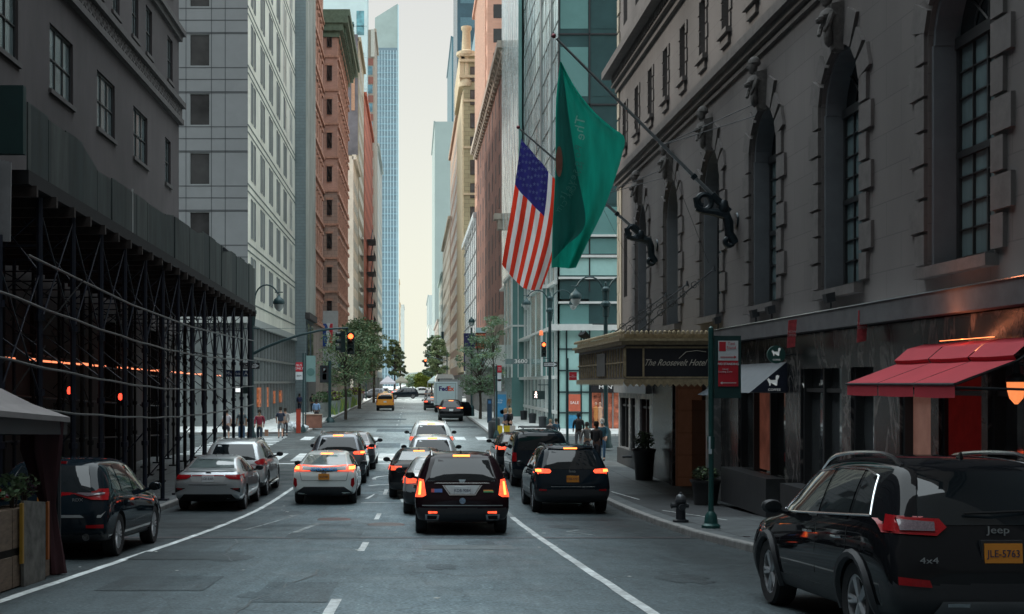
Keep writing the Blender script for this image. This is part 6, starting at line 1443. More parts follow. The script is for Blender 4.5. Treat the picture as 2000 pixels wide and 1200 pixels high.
def x_go(b, g, q):
    for k in range(13): 
        z = 7 + 4.4 * k
        if z < 60: q.window((1.15, 2.35, z, z + 2.8), FD, WN, depth=-.06, nx=1, nz=2, t=.12); q.window((2.7, 3.9, z, z + 2.8), FD, WN, depth=-.06, nx=1, nz=2, t=.12)
    for z in (60.5, 63.5, 64.6): MB().box(8.6, 40, 231.6, 232.2, z, z + .5).build('cornice', GOE, b)
    for z in (12, 20.8, 29.6, 38.4, 47.2, 56): MB().box(9.3, 12.4, 231.8, 232.1, z, z + .4).build('string_course', GOE, b)
    MB().box(8.7, 9.5, 232, 262, 60, 65.5).build('cornice', GOE, b)
    mb = MB(); mb.lathe([(1.5, 59), (1.6, 60), (1.3, 60.5), (1.3, 64.5), (1.9, 65), (1.9, 65.6), (.9, 66), (.75, 69.6), (1.0, 70), (1.0, 70.5), (.001, 70.6)], (10.0, 233.2, 0), 12); mb.build('turret', GOE, b, True)
    MB().box(9.2, 9.55, 232.2, 262, 5, 58).build('edge', GOE, b)
simple('gold_brick_tower', 'golden brick tower with a corner turret and paired windows', 9.5, 45, 232, 263, 64.6, GO, (4, 4.4, 1.5, 2.6), side='right', extra=x_go)
simple('tan_tower', 'pale tan building front just beyond the golden tower', 9.5, 40, 264, 318, 61, M('tan_pale', (.60, .47, .36), .85, var=.15, scale=.2), (4, 4, 1.6, 2.4), side='right')
simple('tan_block', 'shorter tan building down the right side of the street', 9.4, 40, 319, 398, 46, M('tan_pale2', (.50, .44, .34), .85, var=.2, scale=.2), (4, 4, 1.6, 2.4), side='right')
simple('sage_block', 'flat sage grey building side with a stepped parapet on the right', 9.4, 40, 402, 460, 39, M('sage_wall', (.30, .38, .35), .85, var=.08, scale=.1), (5, 4.5, 2, 2.6), side='right')
DT = M('dark_teal_tower_mat', (.035, .085, .115), .25, var=.25, scale=.1)
simple('dark_teal_tower', 'very tall dark teal tower top behind the golden brick tower', 14.2, 60, 400, 440, 190, DT, None, side='right', wmat=M('dt_win', (.08, .16, .20), .2, var=.2), front=(7.0, 8, 4.6, 3.4, 1))
SB = M('pale_blue_glass', (.36, .52, .58), .15, var=.12, scale=.15)
a = thing('slanted_glass_tower', 'pale blue glass tower with a slanted edge behind the golden tower', 'building'); m = MB(); p0 = [at(912, 400, 320), at(990, 400, 320), at(990, -300, 320), at(948, -60, 320), at(920, 108, 320)]
m.prism([(p.x, p.z) for p in p0], 320, 350, 'y'); m.build('wall', SB, a)
simple('thin_slab_tower', 'very thin dark blue slab tower edge standing alone in the sky', 18.6, 19.7, 600, 680, 172, M('slab_blue', (.07, .16, .20), .4, var=.1, scale=.1), None, side='right')
simple('grey_slab_tower', 'flat topped grey green slab tower far down the right side', 9.6, 40, 560, 640, 122, M('sage_slab', (.30, .37, .36), .8, var=.05, scale=.1), None, side='right', wmat=M('sage_line', (.34, .42, .41), .8, var=0), front=(50, 9, 29, .35, 1))
simple('hazy_block', 'hazy pale block far down the right side', 9.6, 40, 800, 900, 60, M('far_blue', (.42, .48, .47), .9, var=.05), None, side='right'); simple('hazy_brown_block', 'low hazy brown block nearer the crossing on the right', 9.4, 40, 470, 555, 27, M('far_brown', (.36, .31, .27), .9, var=.15), (5, 4, 2, 2), side='right')  # haze of distance is mixed into these wall colours
simple('white_billboard_block', 'small white fronted block at the far right end of the street', 8.6, 30, 700, 760, 36, M('far_white', (.62, .64, .6), .9, var=.08), None, side='right')
# ------------------------------------------------------------ sidewalk shed (scaffolding)
def plywood(name, cols, w=1.22):
    m, n, b = nt(name); L = n.links; N = n.nodes; tc = N.new('ShaderNodeTexCoord'); sp = N.new('ShaderNodeSeparateXYZ'); L.new(tc.outputs['Object'], sp.inputs[0])
    dv = N.new('ShaderNodeMath'); dv.operation = 'DIVIDE'; dv.inputs[1].default_value = w; L.new(sp.outputs['Y'], dv.inputs[0]); fl = N.new('ShaderNodeMath'); fl.operation = 'FLOOR'; L.new(dv.outputs[0], fl.inputs[0])
    wn = N.new('ShaderNodeTexWhiteNoise'); wn.noise_dimensions = '1D'; L.new(fl.outputs[0], wn.inputs['W'])
    r = N.new('ShaderNodeValToRGB'); r.color_ramp.elements[0].color = (*cols[0], 1); r.color_ramp.elements[1].color = (*cols[1], 1); L.new(wn.outputs['Value'], r.inputs[0])
    no = N.new('ShaderNodeTexNoise'); no.inputs['Scale'].default_value = 1.3; no.inputs['Detail'].default_value = 8; no.inputs['Roughness'].default_value = .7; mp = N.new('ShaderNodeMapping'); mp.inputs['Scale'].default_value = (1, 1.6, .35); L.new(tc.outputs['Object'], mp.inputs[0]); L.new(mp.outputs[0], no.inputs[0])
    mr = N.new('ShaderNodeMapRange'); mr.inputs[1].default_value = .3; mr.inputs[2].default_value = .72; mr.inputs[3].default_value = .5; mr.inputs[4].default_value = 1.7; L.new(no.outputs[0], mr.inputs[0])
    s = N.new('ShaderNodeVectorMath'); s.operation = 'SCALE'; L.new(r.outputs[0], s.inputs[0]); L.new(mr.outputs[0], s.inputs['Scale']); L.new(s.outputs[0], b.inputs['Base Color']); b.inputs['Roughness'].default_value = .8
    MATS[name] = m; return m
PLY = plywood('green_plywood', ((.016, .026, .026), (.050, .060, .057))); DKW = M('dark_timber', (.006, .006, .007), .9, var=.3, scale=4)
NAVY = M('navy_steel', (.009, .013, .026), .5, .2, var=.3, scale=6); GALV = M('galvanised', (.065, .070, .073), .5, .3, var=.3, scale=8); RUST = M('rusty_steel', (.025, .018, .016), .8, var=.5, scale=6)
s = thing('sidewalk_shed', 'tall sidewalk scaffolding shed with green plywood parapet along the left pavement', 'scaffolding')
def yz(y): return CAMZ + (4.75 + .15 * math.sin((y - 20) / 10)) - 0.0
def ztop(y): return CAMZ + 4.98 - (.34 if 26 < y < 34 else .2 if 34 <= y < 40 else .05)
def zbot(y): return CAMZ + 3.78 - (y - 22) * .016
XO, XI = -6.85, -11.0
Y = 21.8; k = 0
ply = []
while Y < 52.8:
    y1 = min(Y + 1.22, 53.0); jit = random.uniform(-.04, .06); xo = XO + random.uniform(-.025, .025)
    ply.append(MB().hexa([(xo, Y, zbot(Y) - random.uniform(0, .05)), (xo, y1 - .015, zbot(y1)), (xo - .03, y1 - .015, zbot(y1)), (xo - .03, Y, zbot(Y)), (xo, Y, ztop(Y) + jit), (xo, y1 - .015, ztop(y1) + jit), (xo - .03, y1 - .015, ztop(y1) + jit), (xo - .03, Y, ztop(Y) + jit)]).build('parapet_panel', PLY, s)); Y = y1
MB().box(XI, XO, 52.97, 53.03, zbot(53), ztop(53)).build('parapet_panel', PLY, s)
MB().hexa([(XI, 21.8, zbot(22) - .25), (XO + .02, 21.8, zbot(22) - .25), (XO + .02, 53.1, zbot(53) - .25), (XI, 53.1, zbot(53) - .25), (XI, 21.8, zbot(22)), (XO + .02, 21.8, zbot(22)), (XO + .02, 53.1, zbot(53)), (XI, 53.1, zbot(53))]).build('deck', DKW, s)
m = MB()
for i in range(26): y = 22 + i * 1.22; z = zbot(y) - .45; m.box(XI, XO + .1, y, y + .1, z, z + .2)
m.build('deck_beam', RUST, s)
# nearer, lower section and the green end box between them
MB().hexa([(XO - .2, 8, CAMZ + 2.95), (XO - .2, 20.8, CAMZ + 2.5), (XO - .24, 20.8, CAMZ + 2.5), (XO - .24, 8, CAMZ + 2.95), (XO - .2, 8, CAMZ + 4.15), (XO - .2, 20.8, CAMZ + 3.82), (XO - .24, 20.8, CAMZ + 3.82), (XO - .24, 8, CAMZ + 4.15)]).build('parapet_panel', PLY, s)
MB().hexa([(XI, 8, CAMZ + 2.6), (XO - .22, 8, CAMZ + 2.75), (XO - .22, 20.8, CAMZ + 2.35), (XI, 20.8, CAMZ + 2.3), (XI, 8, CAMZ + 2.85), (XO - .22, 8, CAMZ + 2.95), (XO - .22, 20.8, CAMZ + 2.5), (XI, 20.8, CAMZ + 2.5)]).build('deck', DKW, s)
GB = M('green_box', (.004, .030, .030), .6, var=.12, scale=2)
MB().box(XI, XO - .0, 21.55, 21.72, CAMZ + 4.02, CAMZ + 5.22).build('end_panel', GB, s)
MB().hexa([(XO - .22, 20.84, CAMZ + 2.4), (XO - .02, 20.9, CAMZ + 2.4), (XO - .02, 20.95, CAMZ + 2.4), (XO - .22, 20.89, CAMZ + 2.4), (XO - .22, 20.84, CAMZ + 3.8), (XO - .0, 20.9, CAMZ + 3.75), (XO - .0, 20.95, CAMZ + 3.75), (XO - .22, 20.89, CAMZ + 3.8)]).build('end_post', M('pale_board', (.17, .17, .175), .8, var=.2), s)
MB().box(XO - .012, XO + .012, 29.9, 29.96, CAMZ + 3.5, CAMZ + 4.72).build('pale_batten', M('batten', (.42, .43, .42), .7), s)
# posts
px_ = [9.5 + 1.0 * 2.25 * i for i in range(20)]
def post(x, y, z1, mat, r=.055):
    z0 = G(y) + KERB; m = MB(); m.tube([(x, y, z0), (x, y, z1)], r, 8); m.box(x - .16, x + .16, y - .13, y + .13, z0, z0 + .05)
    for q in (1.6, 2.6, 4.0): m.lathe([(r + .035, 0), (r + .035, .12)], (x, y, z0 + q), 8)
    m.build('post', mat, s, True)
for i, y in enumerate(px_):
    if y > 52.6: y = 52.6
    zt = zbot(y) - .3 if y > 21.5 else CAMZ + 2.5
    post(XO - .15, y, zt, NAVY, .06)
    if i % 2 == 0: post(XO - 1.7, y + .5, zt, DKW, .05)
    post(XI + .5, y + .3, zt, NAVY, .05); post(XO - 2.7, y + 1.1, zt, DKW, .045)
post(XO - .15, 52.8, zbot(52) - .3, NAVY); 
m = MB(); br = MB()
for dz, off in ((2.45, 0), (3.25, 0), (4.35, 0)):
    pts = [(XO - .05, y, G(y) + dz + off + .012 * math.sin(y * 1.7 + dz * 5)) for y in range(9, 54)]
    br.tube(pts, .026, 6)
br.tube([(XO - .05, y, G(y) + 5.2) for y in (22, 30, 38, 46, 53)], .026, 6)
br.build('rail_pipe', GALV, s, True)
for i in range(1, 19, 1):
    y = px_[i]; 
    if y > 51: break
    z0 = G(y) + .9; zt = (zbot(y) if y > 21.5 else CAMZ + 2.5) - .4
    m.tube([(XO - .15, y, zt - 2.3), (XO - .15, y + 2.2, zt - .1)], .018, 5); m.tube([(XO - .15, y + 2.2, zt - 2.3), (XO - .15, y, zt - .1)], .018, 5)
    m.tube([(XO - .15, y, z0 + 2.4), (XI + .5, y + .3, zt - .6)], .018, 5); m.tube([(XO - .15, y, zt - .8), (XO - 1.7, y, zt - .8), (XI + .5, y, zt - .8)], .02, 5)
    m.tube([(XO - .15, y, zt - 1.3), (XO - 1.2, y + .1, zt)], .018, 5); m.tube([(XO - .15, y, zt - .2), (XO - 1.9, y + .4, zt - 1.6)], .016, 5)
    if i % 3 == 1: m.tube([(XO - .15, y, z0 + 1.2), (XO - 1.7, y + .5, z0 - .5)], .02, 5)
m.build('diagonal_brace', NAVY, s, True); m = MB(); random.seed(5)
for i in range(150): y = random.uniform(12, 51); x = random.uniform(XI + .6, XO - .3); z = G(y) + random.uniform(2.6, 5.6); a_ = random.uniform(-1.4, 1.4); m.tube([(x, y, z), (x + random.uniform(-.8, .8), y + 1.1, min(z + a_, (zbot(y) if y > 21 else 5.4) - .3))], .016, 4)
tag(m.build('lattice_strut', DKW, s), kind='stuff')
m = MB()
for dz in (1.2, 2.4, 3.6): m.tube([(XI + .5, 9, G(12) + dz + .4), (XI + .5, 52.5, G(50) + dz)], .03, 5)
m.build('inner_rail', NAVY, s)
TUBE = M('warm_tube_light', (1, .5, .3), .5, var=0, emit=1.5, ecol=(1, .27, .12))
for i in range(24):
    y = 24 + i * 1.55
    if i % 6 == 5: continue
    MB().tube([(XI + .75, y, CAMZ + .68 - (y - 24) * .008), (XI + .75, y + 1.35, CAMZ + .68 - (y + 1.3 - 24) * .008)], .032, 6).build('tube_light', TUBE, s); MB().tube([(XI + 1.9, y + .4, CAMZ + .60 - (y - 24) * .008), (XI + 1.9, y + 1.3, CAMZ + .60 - (y + .9 - 24) * .008)], .03, 6).build('tube_light', TUBE, s) if i % 3 == 0 else None
RL = M('red_bulb', (1, .1, .05), .4, var=0, emit=2.6, ecol=(1, .06, .03))
for px, py, y, lab in ((136, 763, 27.5, 'nearer red lantern glowing inside the scaffolding'), (235, 775, 32.5, 'further red lantern glowing inside the scaffolding')):
    p = at(px, py, y); a = thing('red_lantern', lab, 'lantern', p); MB().lathe([(.001, -.10), (.05, -.07), (.06, 0), (.04, .07), (.001, .09)], n=10).build('bulb', RL, a, True); MB().tube([(0, 0, .08), (0, 0, .5)], .012, 5).build('cable', BKI, a)
a = thing('shed_work_light', 'small dark lamp fixed on top of the scaffolding parapet', 'lamp', at(433, 492, 44)); MB().tube([(0, 0, -.3), (0, 0, .1)], .03, 6).build('stem', BKI, a); MB().hexa([(-.2, -.1, 0), (.25, -.1, .02), (.25, .1, .02), (-.2, .1, 0), (-.1, -.1, .12), (.12, -.1, .14), (.12, .1, .14), (-.1, .1, .12)]).build('housing', BKI, a)
# ------------------------------------------------------------ outdoor dining tent, bottom left
TENT = M('tent_cloth', (.20, .185, .185), .85, var=.12, scale=2); MARO = M('maroon_cloth', (.040, .010, .014), .85, var=.3, scale=3, stretch=(4, 4, .3)); WOOD = M('weathered_wood', (.15, .105, .075), .85, var=.35, scale=5, stretch=(1, 1, 5)); GRW = M('grey_board', (.12, .115, .105), .8, var=.5, scale=5)
a = thing('dining_tent', 'grey cloth dining tent with dark maroon tied curtain standing in the left kerb lane', 'tent')
x0, x1, y0, y1 = -8.2, -4.78, 11.5, 17.1
def zt_(y): return CAMZ - .48 + (17.1 - y) * .055
ap = ((x0 + x1) / 2, (y0 + y1) / 2, CAMZ + .95)
m = MB(); n = 10
C = [(x0, y0), (x1, y0), (x1, y1), (x0, y1)]
for i in range(4):
    (xa, ya), (xb, yb) = C[i], C[(i + 1) % 4]
    for j in range(n):
        for k in range(5):
            def pt(u, v):
                x, y = lerp(xa, xb, u), lerp(ya, yb, u); z = zt_(y) - .10 * 0; w = v ** 1.25; sag = -.10 * math.sin(math.pi * v) * math.sin(math.pi * u)
                return (lerp(x, ap[0], v), lerp(y, ap[1], v), lerp(z, ap[2], w) + sag)
            m.quad(pt(j / n, k / 5), pt((j + 1) / n, k / 5), pt((j + 1) / n, (k + 1) / 5), pt(j / n, (k + 1) / 5))
    for j in range(n):
        u0, u1 = j / n, (j + 1) / n; p0, p1 = (lerp(xa, xb, u0), lerp(ya, yb, u0)), (lerp(xa, xb, u1), lerp(ya, yb, u1)); m.quad((*p0, zt_(p0[1])), (*p1, zt_(p1[1])), (*p1, zt_(p1[1]) - .07), (*p0, zt_(p0[1]) - .07))
m.build('canopy', TENT, a, True)
m = MB(); m.box(x0 + .1, x1 - .12, y1 - .14, y1 - .08, CAMZ - .72, CAMZ - .56); m.hexa([(x1 - .10, y0, zt_(y0) - .30), (x1 - .04, y0, zt_(y0) - .30), (x1 - .04, y1, zt_(y1) - .24), (x1 - .10, y1, zt_(y1) - .24), (x1 - .10, y0, zt_(y0) - .08), (x1 - .04, y0, zt_(y0) - .08), (x1 - .04, y1, zt_(y1) - .06), (x1 - .10, y1, zt_(y1) - .06)]); m.build('frame', BKI, a)
def curtain(cx, cy):
    m = MB(); n = 22; H = [(zt_(cy) - .05, .30, .0), (zt_(cy) - .45, .28, -.02), (zt_(cy) - .9, .17, .02), (G(cy) + .95, .10, .06), (G(cy) + .6, .13, .08), (G(cy) + .3, .16, .10), (G(cy) + .02, .18, .12)]
    rows = []
    for z, r, dx in H:
        o = len(m.v); rows.append(o)
        for i in range(n):
            t = 2 * math.pi * i / n; rr = r * (1 + .22 * math.cos(t * 5 + z)); m.v.append((cx + dx + rr * math.cos(t) * .9, cy + rr * math.sin(t) * .7, z))
    for p, q in zip(rows, rows[1:]):
        for i in range(n): m.f.append((p + i, p + (i + 1) % n, q + (i + 1) % n, q + i)); m.m.append(0)
    m.build('curtain', MARO, a, True)
curtain(-5.08, 16.9); curtain(-4.98, 12.6)
for x, y in ((-4.9, 16.95), (-4.9, 12.6), (-8.1, 17), (-8.1, 12)): MB().tube([(x, y, G(y)), (x, y, zt_(y))], .035, 6).build('tent_pole', BKI, a)
for i, (px, py) in enumerate(((60, 838), (80, 835), (98, 833), (28, 826))):
    p = at(px, py, 16.8); MB().lathe([(.001, -.025), (.022, 0), (.001, .03)], p, 8).build('bulb', M('bulb_glass', (.3, .3, .3), .2, var=0), a)
a = thing('wooden_planter', 'weathered plank planter barrier with yellow edge tape below the dining tent', 'planter')
m = MB(); xs = -4.93
for k, (z0, z1) in enumerate(((.02, .40), (.50, .98))):
    for yy0, yy1 in ((13.0, 15.05), (15.1, 15.9), (16.15, 16.6)):
        m.hexa([(xs - .5, yy0, G(yy0) + z0), (xs + random.uniform(0, .03), yy0, G(yy0) + z0), (xs + .01, yy1, G(yy1) + z0), (xs - .5, yy1, G(yy1) + z0), (xs - .5, yy0, G(yy0) + z1), (xs, yy0, G(yy0) + z1), (xs + .01, yy1, G(yy1) + z1), (xs - .5, yy1, G(yy1) + z1)])
m.build('planks', WOOD, a)
MB().hexa([(xs + .02, 15.35, G(15.3) + .0), (xs + .06, 15.35, G(15.3)), (xs + .06, 16.25, G(16.3)), (xs + .02, 16.25, G(16.3)), (xs + .02, 15.35, G(15.3) + 1.08), (xs + .06, 15.35, G(15.3) + 1.08), (xs + .06, 16.25, G(16.3) + 1.03), (xs + .02, 16.25, G(16.3) + 1.03)]).build('grey_board', GRW, a)
YT = M('yellow_tape', (.32, .18, .02), .6, var=.1)
MB().box(xs + .03, xs + .07, 15.27, 15.33, G(15.3) + .3, G(15.3) + 1.05).build('yellow_strip', YT, a); MB().box(xs + .02, xs + .05, 16.40, 16.47, G(16.4) + .25, G(16.4) + 1.02).build('orange_strip', M('orange_strip', (.30, .09, .02), .6, var=.1), a)
MB().box(xs - .46, xs - .02, 13.05, 16.6, G(14) - .1, G(15) + .72).build('soil', M('soil', (.015, .012, .01), .9), a)
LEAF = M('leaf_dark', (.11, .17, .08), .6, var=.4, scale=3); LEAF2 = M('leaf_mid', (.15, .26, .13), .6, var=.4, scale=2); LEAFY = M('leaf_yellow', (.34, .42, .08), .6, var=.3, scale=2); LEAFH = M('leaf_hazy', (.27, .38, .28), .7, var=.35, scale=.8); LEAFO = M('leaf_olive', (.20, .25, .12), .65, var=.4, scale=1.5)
def leaves(mb, c, R, n, s, mi=(0,), squash=1.0, shell=.35, rnd=random):
    for _ in range(n):
        while True:
            d = Vector((rnd.uniform(-1, 1), rnd.uniform(-1, 1), rnd.uniform(-1, 1)))
            if shell < d.length < 1: break
        p = Vector(c) + Vector((d.x * R[0], d.y * R[1], d.z * R[2])); a = Vector((rnd.gauss(0, 1), rnd.gauss(0, 1), rnd.gauss(0, .6))).normalized(); b_ = a.cross(Vector((rnd.gauss(0, 1), rnd.gauss(0, 1), rnd.gauss(0, 1)))).normalized(); q = s * rnd.uniform(.6, 1.4)
        mb.add([p - a * q, p - b_ * q * .45, p + a * q, p + b_ * q * .45], [(0, 1, 2, 3)], rnd.choice(mi))
def plant(name, label, cat, loc, R, n, s, mats, group=None, pot=None, stem=.3):
    a = thing(name, label, cat, loc, group=group); m = MB(); leaves(m, (0, 0, stem + R[2]), R, n, s, tuple(range(len(mats))), shell=.1); m.build('foliage', mats, a); m = MB()
    for i in range(5): m.tube([(0, 0, 0), (random.uniform(-1, 1) * R[0] * .5, random.uniform(-1, 1) * R[1] * .5, stem + R[2])], .012, 4)
    m.build('stem', M('bark', (.07, .055, .045), .9, var=.3, scale=6), a); return a
plant('planter_shrub', 'small leafy green plant growing in the wooden planter at the left edge', 'plant', (-5.1, 15.6, G(15) + .7), (.18, .4, .2), 160, .05, [LEAF, LEAF2])
plant('planter_shrub', 'dark purple flowering plant in the wooden planter beside the curtain', 'plant', (-5.15, 16.3, G(16) + .75), (.15, .25, .17), 120, .045, [M('purple_leaf', (.08, .02, .045), .7, var=.3), LEAF])
# ------------------------------------------------------------ poles, signs, signals
GPO = M('green_pole', (.015, .075, .07), .4, .2, var=.2, scale=8); GPD = M('pole_teal_dark', (.02, .055, .06), .45, .2, var=.2, scale=8); SRED = M('sign_red', (.50, .02, .035), .5, var=.08); SWH = M('sign_white2', (.62, .66, .68), .5, var=.06); SGR = M('sign_green_back', (.008, .045, .045), .6, var=.1); SBK = M('sign_blackish', (.02, .024, .028), .5, var=.1)
def P0(x, y): return (x, y, G(y) + (KERB if (x < LC or x > rc(y)) else 0))
# near regulation sign pole
x, y = 6.0, 24.8; a = thing('parking_sign_pole', 'dark green street pole with large red and white parking sign in front of the marquee', 'sign pole', P0(x, y))
m = MB(); m.tube([(0, 0, .25), (0, 0, 4.0)], .055, 10); m.lathe([(.19, 0), (.19, .06), (.14, .10), (.12, .26), (.06, .34)], n=8); m.lathe([(.08, 1.6), (.08, 1.85)], n=10); m.lathe([(.001, 4.08), (.05, 4.04), (.055, 4.0)], n=10); m.build('pole', GPO, a, True)
MB().box(-.06, .0, -.075, -.055, 1.5, 1.85).build('sticker', M('sticker_pale', (.5, .6, .65), .5, var=.2), a)
bd = MB().box(.06, .60, -.02, .02, 2.62, 3.88).build('sign_board', SGR, a)
w = MB().box(.14, .54, -.035, -.02, 3.38, 3.78).build('white_panel', SWH, bd); r = MB().box(.14, .54, -.035, -.02, 2.86, 3.375).build('red_panel', SRED, bd)
MB().box(.155, .29, -.04, -.035, 3.57, 3.76).build('pictogram', SRED, w); text('Taxi\nStand', .085, SRED, w, (.40, -.042, 3.68)); text('NO STANDING', .062, SWH, r, (.34, -.042, 3.31), bold=.002); text('Hotel\nLoading Zone', .05, SWH, r, (.28, -.042, 3.18)); 
def arrow(par, x0, x1, z, y, mat, right=True):
    m = MB(); m.box(x0, x1, y - .003, y, z - .008, z + .008); e = x1 if right else x0; s_ = 1 if right else -1
    m.add([(e, y - .003, z + .03), (e, y - .003, z - .03), (e + s_ * .045, y - .003, z)], [(0, 1, 2)]); m.build('arrow', mat, par)
arrow(w, .18, .46, 3.45, -.04, SRED, True); arrow(r, .22, .5, 2.93, -.04, SWH, False)
# hydrant
x, y = 5.78, 26.6; a = thing('fire_hydrant', 'black fire hydrant with silver cap on the near right pavement', 'hydrant', P0(x, y)); HB = M('hydrant_black', (.02, .024, .03), .45, var=.2)
m = MB(); m.lathe([(.17, 0), (.17, .05), (.105, .07), (.10, .42), (.12, .44), (.12, .47), (.10, .5)], n=16); m.lathe([(.055, .1), (.06, .19), (.001, .19)], (0, 0, .33), 10, 0, 'y') ; m.tube([(-.19, 0, .36), (.17, 0, .36)], .05, 8); m.tube([(-.21, 0, .36), (-.18, 0, .36)], .065, 8); m.build('barrel', HB, a, True)
MB().lathe([(.11, .5), (.10, .56), (.06, .60), (.03, .61), (.03, .65), (.001, .655)], n=14).build('bonnet', M('hydrant_cap', (.13, .14, .15), .4, .4, var=.2), a, True); MB().tube([(0, -.2, .34), (0, -.1, .34)], .07, 10).build('outlet_cap', HB, a, True)
# planters by the hotel door
for x, y, lab in ((7.95, 42.4, 'round black planter with dark shrub at the far side of the hotel entrance'), (7.75, 32.6, 'square black planter with low shrub near the sign pole')):
    a = thing('planter_pot', lab, 'planter', P0(x, y)); MB().lathe([(.30, 0), (.33, .5), (.38, .95), (.42, 1.0), (.42, 1.08), (.36, 1.08), (.34, .98)], n=18).build('pot', M('pot_black', (.02, .02, .022), .4, var=.2), a, True); a.scale = (1, 1, 1 if y > 40 else .62)
    m = MB(); leaves(m, (0, 0, 1.35), (.36, .36, .33), 420, .06, (0, 1), shell=.1); m.build('shrub', [LEAF, M('leaf_vdark', (.02, .035, .02), .6, var=.3)], a)
# lamp posts with double crook arms
LGL = M('lamp_glass', (.42, .46, .45), .12, var=.1, spec=.9)
def lantern(par, x, y, z, s=1.0):
    m = MB(); m.lathe([(.02 * s, .42 * s), (.05 * s, .36 * s), (.09 * s, .30 * s), (.22 * s, .20 * s), (.26 * s, .08 * s), (.26 * s, 0), (.23 * s, -.03 * s), (.001, -.02 * s)], (x, y, z), 14); l = m.build('lamp_head', GPD, par, True)
    MB().lathe([(.22 * s, -.03 * s), (.20 * s, -.16 * s), (.10 * s, -.30 * s), (.001, -.34 * s)], (x, y, z), 14).build('lamp_glass', LGL, l, True)
def lamp_post(label, x, y, H, arms, s=1.0, base=True, z0=None, extra=None, group=None):
    a = thing('street_lamp', label, 'lamp post', P0(x, y)); m = MB()
    m.lathe([(.30 * s, 0), (.30 * s, .1), (.24 * s, .25), (.22 * s, .8), (.13 * s, 1.0), (.12 * s, 1.2), (.10 * s, 1.3), (.09 * s, H - 1.5), (.13 * s, H - 1.45), (.13 * s, H - 1.0), (.22 * s, H - .95), (.22 * s, H - .82), (.12 * s, H - .7), (.12 * s, H - .25), (.18 * s, H - .2), (.18 * s, H - .1), (.07 * s, H), (.05 * s, H + .2), (.001, H + .25)], n=12); m.build('pole', GPD, a, True)
    for sg, L_ in arms:
        m = MB(); pts = [(sg * .1, 0, H - 1.1)] + [(sg * (.12 + L_ * .5 * (1 - math.cos(t))), 0, H - .5 + .85 * s * math.sin(t) ** .8) for t in [math.pi * i / 12 for i in range(0, 11)]]; m.tube(pts, .035 * s, 7)
        e = pts[-1]; xx = sg * (.12 + L_); m.tube([e, (xx, 0, H - .02)], .035 * s, 7); m.tube([(xx - .18 * s, 0, H + .02), (xx + .18 * s, 0, H + .02)], .025 * s, 6); m.build('arm', GPD, a, True); lantern(a, xx, 0, H - .5 * s, s)
    for k in range(6): 
        t = k * math.pi / 3; MB().tube([(.16 * s * math.cos(t), .16 * s * math.sin(t), H - 1.0), (.12 * s * math.cos(t), .12 * s * math.sin(t), H - 1.5)], .02, 5).build('collar_bracket', GPD, a) if k < 3 else None
    if extra: extra(a)
    return a
AMB = M('signal_red', (1, .2, .05), .4, var=0, emit=6, ecol=(1, .10, .025)); SHK = M('signal_housing', (.015, .035, .035), .5, var=.1); OFFL = M('signal_off', (.03, .035, .035), .3, var=0)
def signal(name, label, loc, s=1.0, lit=True, rot=0, stick=None):
    a = thing(name, label, 'traffic light', loc, (0, 0, rot)); m = MB(); m.box(-.17 * s, .17 * s, -.1 * s, .12 * s, -.52 * s, .52 * s)
    for k in range(3):
        z = (.34 - .34 * k) * s; n = 10
        for i in range(n):
            t0, t1 = math.pi * (-.12 + 1.24 * i / n), math.pi * (-.12 + 1.24 * (i + 1) / n); R = .145 * s; m.quad((R * math.cos(t0), -.1 * s, z + R * math.sin(t0)), (R * math.cos(t1), -.1 * s, z + R * math.sin(t1)), (R * math.cos(t1), -.30 * s, z + R * math.sin(t1) - .02), (R * math.cos(t0), -.30 * s, z + R * math.sin(t0) - .02))
    m.build('housing', SHK, a)
    for k in range(3): MB().lathe([(.001, -.05 * s), (.08 * s, -.04 * s), (.125 * s, 0)], (0, -.11 * s, (.34 - .34 * k) * s), 16, 0, 'y').build('lens', AMB if (k == 0 and lit) else OFFL, a, True)
    return a
def oneway(par, x, y, z, s=1.0):
    b_ = MB().box(x - .42 * s, x + .42 * s, y - .02, y, z - .15 * s, z + .15 * s).build('one_way_sign', SBK, par)
    m = MB(); yy = y - .03; m.add([(x - .38 * s, yy, z - .09 * s), (x + .18 * s, yy, z - .09 * s), (x + .18 * s, yy, z - .135 * s), (x + .39 * s, yy, z), (x + .18 * s, yy, z + .135 * s), (x + .18 * s, yy, z + .09 * s), (x - .38 * s, yy, z + .09 * s)], [(0, 1, 2, 3, 4, 5, 6)]); ar = m.build('arrow', SWH, b_); text('ONE WAY', .13 * s, SBK, ar, (x - .08 * s, yy - .01, z), bold=.002)
